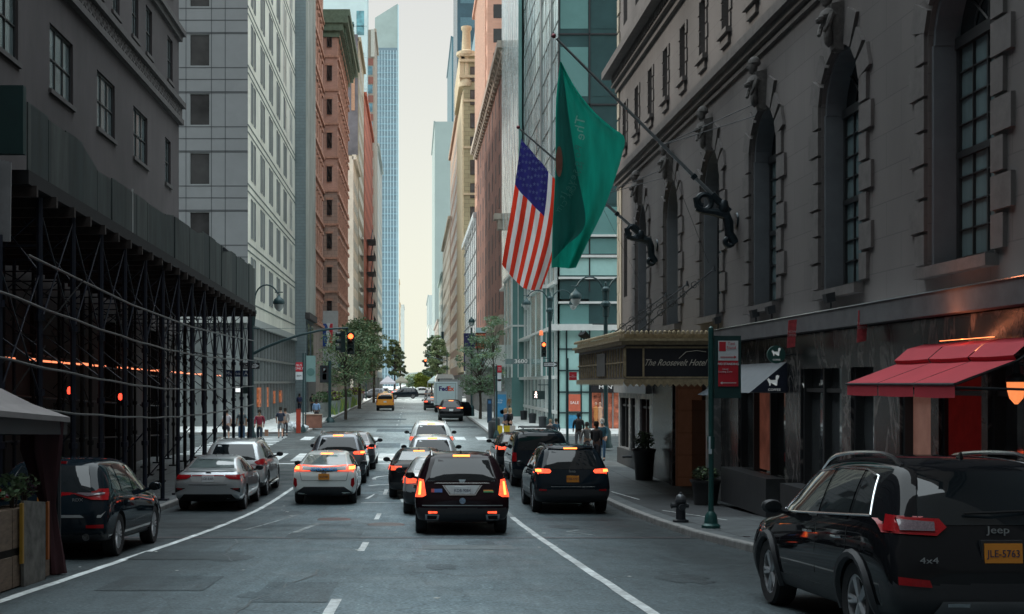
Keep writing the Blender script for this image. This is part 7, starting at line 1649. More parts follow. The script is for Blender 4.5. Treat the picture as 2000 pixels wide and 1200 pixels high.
# near left mast with long signal arm
def x_mast(a):
    z0 = a.location.z
    def lz(py): return at(492, py, 55.4).z - z0
    pts = [(0.02, 0, lz(692))]
    for t in (.15, .3, .5, .7, .85, 1): pts.append((4.35 * t, 0, lz(692) + (lz(641) - lz(692)) * math.sin(t * math.pi / 2) ** .9))
    m = MB(); m.tube(pts, [.07, .065, .06, .055, .05, .045, .04], 8); m.tube([(4.3, 0, lz(641)), (4.3, 0, lz(655))], .04, 6); m.build('signal_arm', GPD, a, True)
    m = MB(); m.tube([(-.55, 0, lz(642)), (.35, 0, lz(642))], .035, 6); m.tube([(-.3, 0, lz(642)), (4.2, 0, lz(641))], .008, 4); m.build('cross_bar', GPD, a, True)
    oneway(a, .0, -.15, lz(715), .9)
    sg = MB().box(-1.2, .05, -.12, -.1, lz(736), lz(724)).build('street_name_sign', M('name_blue', (.01, .035, .10), .5, var=0), a); text('Madison Ave', .23, SWH, sg, (-.56, -.13, lz(730)))
    ph = MB().box(-.75, -.05, -.2, .05, lz(769), lz(753)).build('pedestrian_signal', SHK, a); MB().box(-.70, -.48, -.22, -.2, lz(766), lz(756)).build('walk_symbol', M('walk_white', (.8, .85, .85), .5, var=0, emit=1.2), ph)
lamp_post('green mast pole at the scaffolding end with long signal arm and one way sign', -7.3, 55.4, at(492, 572, 55.4).z - G(55.4) - KERB, [(1, 1.1)], 1.0, extra=x_mast)
p = at(685, 671, 55.3); signal('traffic_light', 'lit red traffic light hanging from the end of the long left arm', p, .92); p = at(668, 668, 55.6); signal('traffic_light', 'unlit side of a traffic light hanging left of the red one on the long arm', p, .92, False, math.radians(-70))
# far right corner lamp with signal
def x_c1(a):
    z0 = a.location.z
    def lz(py): return at(1075, py, 73).z - z0
    oneway(a, .0, -.25, lz(712), .98); m = MB(); m.tube([(0, 0, lz(700)), (-.42, -.1, lz(700))], .03, 6); m.tube([(0, 0, lz(752)), (-.7, 0, lz(752))], .03, 6); m.build('signal_bracket', GPD, a)
lamp_post('double armed green lamp post at the far right corner carrying the one way sign', at(1075, 700, 73).x, 73.3, at(1075, 578, 73).z - G(73) - KERB, [(-1, 1.28), (1, 1.28)], 1.0, extra=x_c1)
p = at(1062, 683, 72.8); signal('traffic_light', 'lit red traffic light on the far right corner lamp post', p, .85)
MB_ = tag(MB().lathe([(.10, -.14), (.12, -.1), (.11, .12), (.04, .16)], at(1057, 651, 72.8), 10).build('beacon_light', M('beacon_orange', (.8, .2, .08), .4, var=0, emit=.8)), 'small orange beacon lamp above the far right traffic light', 'beacon')
p = at(1052, 772, 72.8); a = thing('pedestrian_signal', 'pedestrian signal box showing a white walking figure on the far right corner', 'pedestrian signal', p); MB().box(-.36, .36, -.1, .1, -.25, .25).build('housing', SHK, a)
m = MB(); WK = M('walk_lit', (1, .85, .8), .5, var=0, emit=2.2, ecol=(1, .8, .75)); m.lathe([(.001, 0), (.045, 0)], (-.17, -.12, .15), 8, 0, 'y'); m.tube([(-.17, -.12, .10), (-.18, -.12, -.02)], .045, 6); m.tube([(-.17, -.12, -.02), (-.11, -.12, -.17)], .025, 5); m.tube([(-.19, -.12, -.02), (-.25, -.12, -.16)], .025, 5); m.tube([(-.17, -.12, .08), (-.09, -.12, .0)], .02, 5); m.tube([(-.18, -.12, .08), (-.26, -.12, .02)], .02, 5); m.build('walk_symbol', WK, a)
# big lamp beyond the marquee
def x_c2(a):
    z0 = a.location.z; z = at(1183, 633, 60).z - z0; MB().tube([(-.65, 0, z), (.55, 0, z)], .045, 6).build('cross_bar', GPD, a)
x_ = at(1183, 700, 60).x; lamp_post('large double armed green lamp post rising behind the marquee', x_, 60, at(1183, 560, 60).z - G(60) - KERB, [(-1, 1.35), (1, 1.35)], 1.15, extra=x_c2)
# small lamp and banners further on
def x_c3(a):
    z0 = a.location.z
    for px0, px1, py0, py1, mt, lab in ((929, 949, 650, 682, M('banner_red', (.55, .10, .05), .7, var=.1), 'orange red banner'), (929, 949, 640, 652, PBL, 'pale top banner'), (929, 946, 690, 712, M('banner_blue', (.25, .42, .48), .7, var=.3, scale=3), None)):
        p, q = at(px0, py1, 104.8), at(px1, py0, 104.8); o = MB().box(p.x - a.location.x, q.x - a.location.x, -.02, .02, p.z - z0, q.z - z0).build('banner', mt, a)
a = thing('street_lamp', 'small single lantern lamp post with red banners on the right pavement beyond the crossing', 'lamp post', P0(4.95, 105)); H = at(922, 640, 105).z - a.location.z
m = MB(); m.lathe([(.25, 0), (.2, .8), (.08, 1), (.07, H - 1), (.14, H - .9), (.14, H - .6), (.07, H - .5), (.07, H)], n=10); m.build('pole', GPD, a, True); lantern(a, 0, 0, H + .45, 1.1); x_c3(a)
def signpole(label, x, y, H, boards, r=.05, mat=GPD, name='sign_pole', grp=None):
    a = thing(name, label, 'sign pole', P0(x, y)); MB().tube([(0, 0, 0), (0, 0, H)], r, 8).build('pole', mat, a); MB().lathe([(r * 3.4, 0), (r * 3, .15), (r * 1.5, .4)], n=8).build('base', mat, a)
    for (xa, xb, za, zb, mt, tx, ts, tm) in boards:
        o = MB().box(xa, xb, -.06, -.03, za, zb).build('sign_panel', mt, a)
        if tx: text(tx, ts, tm, o, ((xa + xb) / 2, -.065, (za + zb) / 2))
    return a
def hz(px, py, y, x): return at(px, py, y).z - P0(x, y)[2]
y = 75.5; x = at(592, 800, y).x; h = lambda py: hz(592, py, y, x)
signpole('bus lane sign pole with red and white panel behind the trash bags on the left', x, y, h(690), [(-.45, -.03, h(726), h(708), SRED, 'BUS\nONLY', .2, SWH), (-.45, -.03, h(742), h(727), SWH, '8AM', .15, SBK)])
y = 94; x = at(644, 800, y).x; h = lambda py: hz(645, py, y, x)
signpole('dark pole with small red sign and black panel left of the planters', x, y, h(705), [(-.75, -.1, h(748), h(714), SBK, None, 0, None), (-.55, -.25, h(728), h(718), SRED, 'P', .3, SWH), (-.55, -.25, h(742), h(730), SWH, None, 0, None)], .12)
y = 79; o = thing('pavement_banner', 'translucent green round logo banner behind the bus sign pole', 'banner', P0(at(606, 800, y).x, y)); h = lambda py: at(606, py, y).z - o.location.z
MB().box(-.28, .34, -.01, .01, h(746), h(695)).build('cloth', M('sage_banner', (.16, .27, .26), .6, var=.05), o); MB().lathe([(.22, 0), (.25, 0), (.25, -.01), (.22, -.01)], (.03, -.02, h(727)), 20, 0, 'y').build('ring', M('ring_green', (.07, .16, .15), .6, var=0), o); MB().tube([(-.3, 0, 0), (-.3, 0, h(690))], .04, 6).build('pole', GPD, o)
y = 74; x = at(583, 850, y).x; a = thing('red_post', 'square red post standing at the left far corner kerb', 'post', P0(x, y)); MB().box(-.13, .13, -.12, .12, 0, 1.42).build('post', M('post_red', (.42, .055, .03), .6, var=.15), a); MB().box(-.14, .14, -.13, .13, 1.42, 1.47).build('cap', M('post_red_dark', (.2, .03, .02), .6, var=.1), a)
# right side signs
y = 69; x = at(970, 850, y).x; h = lambda py: hz(970, py, y, x)
signpole('dark pole with tall red and white parking rules panel by the waiting women', x, y, h(714), [(.04, .28, h(728), h(714), SRED, 'NO\nSTD', .1, SWH), (.04, .26, h(764), h(729), SWH, None, 0, None), (.05, .25, h(745), h(741), SRED, None, 0, None)], .055)
y = 58; x = at(1108, 850, y).x; h = lambda py: hz(1108, py, y, x)
signpole('thin dark pole at the near right corner with small red no parking sign', x, y, h(700), [(.08, .44, h(743), h(727), SRED, 'NO\nSTANDING', .075, SWH)], .065)
y = 90; x = at(956, 830, y).x; a = thing('parking_meter', 'dark blue slab parking meter beside the kerb on the right', 'parking meter', P0(x, y)); MB().box(-.17, .17, -.15, .15, 0, 1.75).build('cabinet', M('meter_blue', (.02, .045, .08), .5, var=.2), a); MB().box(-.10, .10, -.17, -.15, 1.4, 1.62).build('panel', M('meter_panel', (.05, .18, .4), .4, var=0), a)
y = 88; x = at(978, 800, y).x; a = thing('link_kiosk', 'blue advertising kiosk panel on the right pavement', 'kiosk', P0(x, y)); KB = M('kiosk_blue', (.03, .16, .30), .4, var=.2, scale=2, emit=.10, ecol=(.05, .3, .55)); MB().box(-.42, .42, -.12, .12, 0, 2.3).build('body', M('kiosk_side', (.25, .3, .32), .4, .4, var=.1), a); sc_ = MB().box(-.38, .38, -.14, -.12, .5, 2.1).build('screen', KB, a)
text('15 Min\nWalk', .16, SWH, sc_, (-.08, -.15, 1.6)); MB().lathe([(.001, 0), (.16, 0)], (.1, -.15, .85), 9, 0, 'y').build('graphic', M('kiosk_light', (.15, .45, .65), .5, var=.1), sc_)
for i, (px, y) in enumerate(((962, 70.5), (968, 71.6))): a = thing('litter_bin', 'black litter bin beside the sign pole at the far right corner', 'bin', P0(at(px, 850, y).x, y), group='black bins by the corner'); MB().lathe([(.22, 0), (.24, .1), (.26, .9), (.2, 1.0), (.001, 1.02)], n=12).build('drum', BKI, a, True)
for i, y in enumerate((82, 89, 96)): a = thing('litter_bin', 'low dark bin standing against the glass shopfront', 'bin', P0(8.6, y), group='dark bins by the glass front'); MB().lathe([(.24, 0), (.28, .7), (.001, .75)], n=10).build('drum', BKI, a, True)
# trash bags and box
TB = M('trash_bag', (.36, .40, .42), .25, var=.5, scale=7, bump=.6, spec=.9)
for i, (dx, dy, r) in enumerate(((0, 0, .42), (.55, .25, .38), (-.45, .4, .36), (.35, -.35, .30), (.95, .1, .28))):
    x, y = -6.95 - .0 + dx * .8 - .65, 76.6 + dy; bm = bmesh.new(); bmesh.ops.create_icosphere(bm, subdivisions=3, radius=r)
    for v in bm.verts: n_ = noise.noise(v.co * 5 + Vector((i * 7, 0, 0))); v.co *= 1 + .22 * n_; v.co.z *= .78
    me = bpy.data.meshes.new('bag'); bm.to_mesh(me); bm.free(); me.materials.append(TB); me.polygons.foreach_set('use_smooth', [True] * len(me.polygons))
    tag(link('trash_bag', me, None, (x, y, G(y) + KERB + r * .66)), 'clear plastic trash bag in the heap by the bus sign pole', 'trash bag', 'trash bags heaped on the left corner')
for px, y, w_, lab in ((612, 81, .55, 'brown cardboard crate behind the trash bags'),): a = thing('crate', lab, 'crate', P0(at(px, 820, y).x, y)); MB().box(-w_, w_, -.4, .4, 0, .85).build('body', M('cardboard', (.22, .10, .07), .8, var=.2), a); MB().box(-w_ - .04, w_ + .04, -.44, .44, .85, .9).build('lid', M('crate_lid', (.3, .22, .17), .8, var=.2), a)
# white pots with plants
for i, (px, y, gr) in enumerate(((630, 103, 1), (662, 112, 0), (695, 132, 1), (703, 150, 0), (712, 163, 0))):
    x = -7.35 if i else at(630, 800, 103).x; a = thing('planter_pot', ['large white tub with a round dark shrub nearest the black pole', 'white tub with green grasses second along the left kerb', 'white tub with mixed flowers third along the left kerb', 'white tub with tall grasses fourth along the left kerb', 'last small white tub with flowers along the left kerb'][i], 'planter', P0(x, y))
    MB().lathe([(.55, 0), (.62, .5), (.70, 1.1), (.72, 1.2), (.64, 1.2)], n=14).build('pot', M('pot_white', (.40, .43, .42), .6, var=.2), a, True); m = MB(); leaves(m, (0, 0, 1.55), (.85, .8, .6), 380, .13, (0, 1), shell=.1); m.build('foliage', [LEAF, LEAF2] if gr else [LEAFY, M('flower_dark', (.10, .03, .07), .7, var=.3)], a)
a = thing('tall_grass_bed', 'strip of tall green grasses along the left kerb past the white tubs', 'plants'); a['kind'] = 'stuff'; m = MB()
for _ in range(900): y = random.uniform(108, 160); x = -7.3 + random.uniform(-.5, .45); z = G(y) + KERB; h_ = random.uniform(.6, 1.4); d = random.uniform(-.2, .2); m.add([(x - .05, y, z), (x + .05, y, z), (x + d, y, z + h_)], [(0, 1, 2)], random.choice((0, 1)))
a2 = m.build('tall_grass', [LEAF2, LEAFY]); tag(a2, 'strip of tall green grasses along the left kerb past the white tubs', 'grass', kind='stuff'); bpy.data.objects.remove(a)
a = thing('trash_can', 'round dark steel litter drum behind the white tubs on the left', 'bin', P0(-8.1, 118)); MB().lathe([(.42, 0), (.46, 1.15), (.5, 1.2), (.001, 1.22)], n=14).build('drum', M('drum_steel', (.08, .09, .09), .5, .4, var=.2), a, True)
a = thing('bicycle', 'parked bicycle leaning by the black pole on the left pavement', 'bicycle', P0(-7.2, 92)); m = MB()
for yy in (0, 1.05): m.tube([(0, yy + .33 * math.cos(t), .35 + .33 * math.sin(t)) for t in [i * math.pi / 10 for i in range(21)]], .02, 5)
m.build('wheel', RUB, a); m = MB(); m.tube([(0, 0, .35), (0, .4, .85), (0, .85, .8), (0, 1.05, .35)], .022, 6); m.tube([(0, .4, .85), (0, .5, .35), (0, .85, .8)], .022, 6); m.tube([(-.25, .9, .98), (0, .86, 1.0), (.25, .9, .98)], .015, 5); m.tube([(0, .86, 1.0), (0, .85, .8)], .018, 5); m.build('frame', BKI, a); MB().box(-.06, .06, .28, .52, .9, .95).build('saddle', RUB, a)
# street canopy and building sign on the left
a = thing('street_canopy', 'green grey canopy with white glowing soffit over the left pavement beyond the tree', 'canopy'); MB().box(-11.2, -7.6, 150, 176, 4.3, 6.1).build('fascia', M('canopy_green', (.09, .19, .17), .7, var=.1), a); MB().box(-11.1, -7.7, 149.9, 176, 4.2, 4.3).build('soffit', M('soffit_glow', (.7, .6, .5), .6, var=0, emit=.5, ecol=(1, .8, .6)), a); MB().box(-8.2, -7.8, 151, 152, G(151), 4.2).build('pillar', M('pillar_grey', (.3, .3, .29), .8, var=.1), a); MB().box(-8.2, -7.8, 173, 175, G(151), 4.2).build('pillar', MATS['pillar_grey'], a)
a = thing('league_store_front', 'projecting pale store front with a red white and blue player silhouette panel', 'building'); MB().box(-11.2, -9.1, 147.7, 148.06, 4.3, 11.6).build('wall', M('store_grey', (.40, .43, .43), .7, var=.1), a)
lg = MB().box(-11.0, -9.7, 147.62, 147.7, 7.3, 10.1).build('logo_panel', SWH, a); MB().prism([(-10.98, 7.33), (-10.5, 7.33), (-10.35, 8.2), (-10.52, 9.0), (-10.3, 9.6), (-10.5, 10.07), (-10.98, 10.07)], 147.57, 147.62, 'y').build('blue_field', M('logo_blue', (.02, .07, .28), .6, var=0), lg); MB().prism([(-9.72, 7.33), (-10.02, 7.33), (-10.25, 8.0), (-9.95, 8.8), (-10.2, 9.3), (-10.02, 10.07), (-9.72, 10.07)], 147.57, 147.62, 'y').build('red_field', M('logo_red', (.55, .03, .05), .6, var=0), lg)
# hanging flag, banners and signals far down
a = tag(MB().hexa([(3.9 + 2.2, 150, 4.4), (6.1 + 2.2, 150, 4.4), (6.1 + 2.2, 150.1, 4.4), (3.9 + 2.2, 150.1, 4.4), (6.1, 150, 9.0), (8.3, 150, 9.0), (8.3, 150.1, 9.0), (6.1, 150.1, 9.0)]).build('banner', M('navy_banner', (.035, .035, .13), .7, var=.1)), 'big navy blue banner hanging over the right pavement', 'banner')
for px, py, y, lab in ((798, 717, 190, None), (831, 709, 188, 'lit red traffic light above the far right side of the street'), (728, 705, 186, 'lit red traffic light seen below the left trees')):
    if lab: signal('traffic_light', lab, at(px, py, y), 1.1)
for sx_, y, L_, lab in ((1, 188, 3.4, 'far signal mast with arm on the right beyond the delivery truck'), (-1, 186, 2.6, 'far signal mast with arm on the left below the trees')):
    x = 5.1 if sx_ > 0 else -7.2; a = thing('signal_mast', lab, 'signal mast', P0(x, y)); H = at(800, 700, y).z - a.location.z; MB().tube([(0, 0, 0), (0, 0, H + .6)], .1, 6).build('pole', GPD, a); MB().tube([(0, 0, H - .4), (-sx_ * L_, 0, H + .35)], .06, 6).build('arm', GPD, a)
a = thing('vertical_sign', 'dark vertical lattice sign hung from a building front on the right', 'sign'); p = at(862, 690, 300); q = at(867, 648, 300); MB().box(p.x, q.x, 300, 300.3, p.z, q.z).build('panel', M('sign_teal', (.02, .06, .07), .6, var=.3, scale=1), a)
# tents
def tent(label, x, y, w, h, mat, d=3):
    a = thing('market_tent', label, 'tent', (x, y, G(y))); m = MB(); ap = (0, d / 2, h + w * .42)
    C = [(-w / 2, 0, h), (w / 2, 0, h), (w / 2, d, h), (-w / 2, d, h)]
    for i in range(4): m.add([C[i], C[(i + 1) % 4], ap], [(0, 1, 2)]); m.add([C[i], C[(i + 1) % 4], (*C[(i + 1) % 4][:2], h - .35), (*C[i][:2], h - .35)], [(0, 1, 2, 3)])
    m.build('canopy', mat, a)
    for c in C: MB().tube([(c[0], c[1], 0), c], .05, 5).build('tent_leg', STEEL, a)
TW2 = M('tent_white', (.62, .62, .68), .7, var=.05)
tent('white peaked market tent on the left beyond the far intersection', -4.9, 232, 3.0, 2.7, TW2); tent('pale green peaked market tent on the right beyond the far intersection', 3.9, 226, 2.6, 2.9, M('tent_mint', (.45, .55, .53), .7, var=.05)); tent('second pale tent further back on the left', -2.6, 262, 3.0, 2.9, M('tent_cream', (.6, .6, .5), .7, var=.05))
a = thing('food_cart', 'pale metal food cart beside the mint tent', 'food cart', (6.2 - 1, 236, G(236))); MB().box(-1.2, 1.2, 0, 2.2, .5, 2.6).build('body', M('cart_metal', (.45, .47, .46), .4, .3, var=.1), a); MB().box(-.9, .9, -.03, 0, 1.3, 2.1).build('hatch', SHK, a); wheel(a, -.9, .6, .35, -1); wheel(a, .9, .6, .35, 1)
# ------------------------------------------------------------ trees
BARK = M('bark', (.07, .055, .045), .9, var=.3, scale=6)
def tree(label, x, y, H, R, nclump, nleaf, s, mats, trunk_h=2.4, seed=1, r0=.13, name='street_tree', flat=.75, loc_z=None):
    rnd = random.Random(seed); z0 = P0(x, y)[2] if loc_z is None else loc_z; a = thing(name, label, 'tree', (x, y, z0)); m = MB()
    top = (rnd.uniform(-.3, .3), rnd.uniform(-.3, .3), H * .8); m.tube([(0, 0, 0), (.03, 0, trunk_h * .6), (top[0] * .3, top[1] * .3, trunk_h + .4), (top[0], top[1], top[2])], [r0, r0 * .8, r0 * .65, r0 * .15], 8)
    lm = MB(); fo = MB()
    for i in range(nclump):
        ang = rnd.uniform(0, 6.283); rr = R * rnd.uniform(.25, 1) ** .7; zz = trunk_h + (H - trunk_h) * rnd.uniform(.02, .98); k = (zz - trunk_h) / (H - trunk_h); env = math.sin(math.pi * min(1, max(.12, .16 + k * .80))) ** .6
        c = Vector((rr * env * math.cos(ang), rr * env * math.sin(ang), zz)); st = Vector((top[0] * k * .6, top[1] * k * .6, trunk_h + (zz - trunk_h) * .45)); mid = (st + c) / 2 + Vector((0, 0, rnd.uniform(0, .3)))
        lm.tube([st, mid, c], [r0 * .28, r0 * .16, r0 * .05], 5); q = R * rnd.uniform(.16, .34)
        leaves(fo, c, (q * 1.3, q * 1.3, q * flat), nleaf, s, tuple(range(len(mats))), shell=0, rnd=rnd)
    m.build('trunk', BARK, a, True); lm.build('limb', BARK, a, True); fo.build('crown', mats, a); return a
y = 100; tree('airy small street tree rising over the far left pavement beside the signal arm', at(668, 700, y).x + .3, y, 7.3, 2.7, 64, 64, .10, [LEAF, LEAFO, LEAF2], 2.9, 4)
y = 136; tree('broad dark green street tree right behind the hanging red signal', at(702, 700, y).x, y, 9.8, 2.7, 72, 90, .15, [LEAF, LEAFO, LEAF2], 3.6, 5, .2)
y = 170; tree('street tree further along the left kerb beyond the broad one', at(730, 700, y).x, y, 11.0, 2.0, 44, 80, .18, [LEAFO, LEAF, LEAFO], 4.5, 6, .2)
y = 98; tree('light green feathery street tree on the right pavement in front of the white wall', at(938, 700, y).x, y, 6.8, 1.95, 70, 80, .09, [LEAF2, LEAFH, LEAF], 2.0, 7)
y = 88; tree('thin young tree at the right nearer the street number canopy', at(966, 700, y).x, y, 7.8, 1.1, 24, 55, .09, [LEAF2, LEAFH, LEAFO], 3.2, 8, .08)
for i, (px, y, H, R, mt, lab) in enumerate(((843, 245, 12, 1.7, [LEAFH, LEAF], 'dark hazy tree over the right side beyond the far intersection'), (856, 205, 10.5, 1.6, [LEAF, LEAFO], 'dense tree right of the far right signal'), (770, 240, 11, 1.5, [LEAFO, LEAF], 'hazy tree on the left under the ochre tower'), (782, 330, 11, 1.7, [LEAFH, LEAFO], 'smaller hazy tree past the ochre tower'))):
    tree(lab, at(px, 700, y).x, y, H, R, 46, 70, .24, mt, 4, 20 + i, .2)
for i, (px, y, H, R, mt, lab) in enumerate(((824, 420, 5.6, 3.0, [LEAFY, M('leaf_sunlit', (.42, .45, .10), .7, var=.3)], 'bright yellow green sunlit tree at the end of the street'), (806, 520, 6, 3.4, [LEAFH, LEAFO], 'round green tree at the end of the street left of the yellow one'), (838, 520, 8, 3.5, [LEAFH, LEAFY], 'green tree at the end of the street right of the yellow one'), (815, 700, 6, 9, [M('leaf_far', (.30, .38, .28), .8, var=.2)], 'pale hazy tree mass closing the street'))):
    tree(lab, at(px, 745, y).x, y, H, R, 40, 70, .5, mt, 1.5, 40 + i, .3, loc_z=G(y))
HZ = M('hazy_hill', (.52, .58, .54), 1, var=.05, scale=.01); m = MB(); n = 60; pr = None
for i in range(n + 1):
    x = -400 + 800 * i / n; z = 24 + 8 * noise.noise(Vector((i * .17, 0, 0))) ; m.v += [(x, 2600, -10), (x, 2600, z)]
    if i: m.f.append((2 * i - 2, 2 * i, 2 * i + 1, 2 * i - 1)); m.m.append(0)
m.build('hills', HZ)['kind'] = 'structure'
# ------------------------------------------------------------ people
def skin_mesh(name, verts, edges, radii, mat, level=1, root=0):
    me = bpy.data.meshes.new(name); me.from_pydata(verts, edges, []); o = bpy.data.objects.new('tmp', me); COL.objects.link(o); md = o.modifiers.new('s', 'SKIN'); 
    for i, r in enumerate(radii): me.skin_vertices[0].data[i].radius = (r if isinstance(r, tuple) else (r, r))
    me.skin_vertices[0].data[root].use_root = True; md.use_smooth_shade = True; sb = o.modifiers.new('u', 'SUBSURF'); sb.levels = level
    dg = bpy.context.evaluated_depsgraph_get(); ev = bpy.data.meshes.new_from_object(o.evaluated_get(dg)); bpy.data.objects.remove(o); ev.materials.clear(); ev.materials.append(mat); ev.name = name
    ev.polygons.foreach_set('use_smooth', [True] * len(ev.polygons)); return ev
SKINS = [M('skin_light', (.48, .28, .20), .6, var=.05), M('skin_tan', (.30, .17, .11), .6, var=.05), M('skin_dark', (.10, .055, .04), .6, var=.05)]
def col(n, c): return M('cloth_' + n, c, .85, var=.15, scale=12, bump=.2)
def person(label, x, y, H=1.72, face=0, shirt=(.3, .05, .06), legs=(.03, .035, .05), hair=(.02, .015, .01), sk=1, stride=.3, shorts=False, sleeves='long', pack=None, hood=False, arm=(.15, -.15), mask=False, bend=(.1, .1), group=None, items=None, loc=None, hairlen=0, skirt=False):
    """face: heading in radians, 0 = walking away from the viewer; a body is one continuous surface, clothes are shells over it"""
    k = H / 1.75; a = thing('person', label, 'person', loc or P0(x, y), (0, 0, face)); a.scale = (k, k, k)
    S, T = [], []
    s = stride
    def V(*p): return tuple(p)
    hipz = .92; J = {}
    v = [V(0, 0, hipz), V(0, .0, 1.10), V(0, .01, 1.30), V(0, .0, 1.44), V(0, .01, 1.52), V(0, .03, 1.60), V(0, .02, 1.69)]; r = [(.15, .105), (.135, .095), (.165, .105), (.10, .075), (.052, .052), (.075, .088), (.068, .08)]; e = [(0, 1), (1, 2), (2, 3), (3, 4), (4, 5), (5, 6)]
    arms = []; legs_ = []
    for sg, ph, ar, bd in ((-1, 1, arm[0], bend[0]), (1, -1, arm[1], bend[1])):
        o = len(v); sh = V(sg * .19, 0, 1.40); el = V(sg * .24, ar * .45, 1.13 + abs(ar) * .1); wr = V(sg * (.25 - bd * .25), ar * .8 + bd * .9, .89 + bd * 1.0 + abs(ar) * .15); hd = V(sg * (.25 - bd * .28), ar * .9 + bd * 1.1 + .02, .80 + bd * 1.15 + abs(ar) * .2)
        v += [sh, el, wr, hd]; r += [.062, .042, .030, .038]; e += [(3, o), (o, o + 1), (o + 1, o + 2), (o + 2, o + 3)]; arms.append((sh, el, wr, hd)); h0 = len(v) - 1
        for q in range(5):      # fingers and thumb
            f_ = len(v); dx = (q - 1.5) * .017; L_ = (.055, .065, .06, .05, .04)[q]; 
            if q < 4: v.append(V(hd[0] + dx * .3, hd[1] + dx, hd[2] - .035 - L_))
            else: v.append(V(hd[0] - sg * .03, hd[1] + .035, hd[2] - .03))
            r.append(.009); e.append((h0, f_))
        o = len(v); fy = s * ph; hp = V(sg * .095, 0, .88); kn = V(sg * .10, fy * .45 + .03, .48); an = V(sg * .10, fy * .95 - (.04 if fy < 0 else 0), .09 + (.05 if fy < -.1 else 0)); to = V(sg * .12, fy * .95 + .15, .035 + (.0 if fy >= -.1 else .02))
        v += [hp, kn, an, to]; r += [.092, .056, .038, .035]; e += [(0, o), (o, o + 1), (o + 1, o + 2), (o + 2, o + 3)]; legs_.append((hp, kn, an, to))
    link('body', skin_mesh('body', v, e, r, SKINS[sk], 1), a)
    # shirt
    sm_ = col('s%02d%02d%02d' % tuple(int(c * 99) for c in shirt), shirt); vv = [V(0, 0, .90), V(0, 0, 1.10), V(0, .01, 1.30), V(0, 0, 1.43), V(0, 0, 1.475)]; rr = [(.165, .125), (.155, .115), (.185, .125), (.125, .095), (.075, .07)]; ee = [(0, 1), (1, 2), (2, 3), (3, 4)]
    for sh, el, wr, hd in arms:
        o = len(vv); vv += [sh, el] if sleeves == 'long' else [sh, tuple(Vector(sh).lerp(Vector(el), .75))]; rr += [.078, .056]; ee += [(3, o), (o, o + 1)]
        if sleeves == 'long': vv.append(tuple(Vector(el).lerp(Vector(wr), .95))); rr.append(.044); ee.append((o + 1, o + 2))
    link('shirt', skin_mesh('shirt', vv, ee, rr, sm_, 1), a)
    lm = col('l%02d%02d%02d' % tuple(int(c * 99) for c in legs), legs); vv = [V(0, 0, .95), V(0, 0, .88)]; rr = [(.155, .12), (.155, .12)]; ee = [(0, 1)]
    for hp, kn, an, to in legs_:
        o = len(vv); vv += [hp, kn if not shorts else tuple(Vector(hp).lerp(Vector(kn), .9))]; rr += [.108, .075 if not shorts else .09]; ee += [(1, o), (o, o + 1)]
        if not shorts: vv.append(tuple(Vector(kn).lerp(Vector(an), .92))); rr.append(.058); ee.append((o + 1, o + 2))
    link('shorts' if shorts else 'trousers', skin_mesh('trousers', vv, ee, rr, lm, 1), a)
    SHO = col('shoe', (.03, .03, .035)) if not shorts else col('shoe_grey', (.2, .2, .22))
    for hp, kn, an, to in legs_:
        link('shoe', skin_mesh('shoe', [V(an[0], an[1] - .04, an[2] - .03), V(an[0], an[1] + .04, an[2] - .035), V(to[0], to[1] + .05, to[2])], [(0, 1), (1, 2)], [.052, .052, .042], SHO, 1), a)
    hm = col('h%02d%02d%02d' % tuple(int(c * 99) for c in hair), hair); m = MB()
    for z, r_ in ((0, 0),): m.lathe([(.088, 1.60 - hairlen), (.100, 1.66), (.100, 1.73), (.075, 1.79), (.001, 1.805)], (0, -.012, 0), 14, sy=1.12)
    m.build('hood' if hood else 'hair', hm, a, True)
    m = MB(); m.tube([(0, .10, 1.655), (0, .128, 1.635)], [.012, .016], 5); m.build('nose', SKINS[sk], a)
    m = MB()
    for sg in (-1, 1): m.lathe([(.001, -.004), (.012, 0), (.001, .004)], (sg * .032, .112, 1.665), 6, 0, 'y')
    m.build('eyes', BKI, a)
    if mask: MB().lathe([(.001, 0), (.05, -.02), (.06, -.06)], (0, .135, 1.615), 8, 0, 'y').build('face_mask', col('mask', (.45, .55, .6)), a)
    if pack:
        b = thing('backpack', label.split(' ')[0] and pack[1], 'backpack', a.location, (0, 0, face)); b.scale = (k, k, k); bm = bmesh.new(); bmesh.ops.create_cube(bm, size=1); 
        for q in bm.verts: q.co = Vector((q.co.x * .30 * (1 if q.co.z < 0 else .8), q.co.y * .17, q.co.z * .46))
        bmesh.ops.bevel(bm, geom=bm.edges[:], offset=.05, segments=3, affect='EDGES'); me = bpy.data.meshes.new('bag'); bm.to_mesh(me); bm.free(); me.materials.append(col('p%02d%02d%02d' % tuple(int(c * 99) for c in pack[0]), pack[0])); link('bag', me, b, (0, -.21, 1.20)); MB().box(-.1, .1, -.32, -.29, 1.03, 1.18).build('front_pocket', me.materials[0], b)
        m = MB()
        for sg in (-1, 1): m.tube([(sg * .1, -.15, 1.40), (sg * .11, -.02, 1.50), (sg * .12, .13, 1.38), (sg * .13, .12, 1.15), (sg * .14, -.12, 1.02)], .018, 5)
        m.build('strap', me.materials[0], b)
    return a
pi = math.pi
def pp(px, py, sid=1):      # pavement / road point under a pixel
    y = 30.0
    for _ in range(60):
        x = at(px, py, y).x; g_ = G(y) + (KERB if (x < LC or x > rc(y)) and not (57 < y < 73) else 0); z = at(px, py, y).z; y += (z - g_) / ((py - 748) / F) * .6
    return at(px, py, y).x, y
def put(px, py, label, **k):
    x, y = pp(px, py); z = G(y) + (KERB if (x < LC or x > rc(y)) and not (57 < y < 73) else 0); return person(label, x, y, loc=(x, y, z), **k), x, y
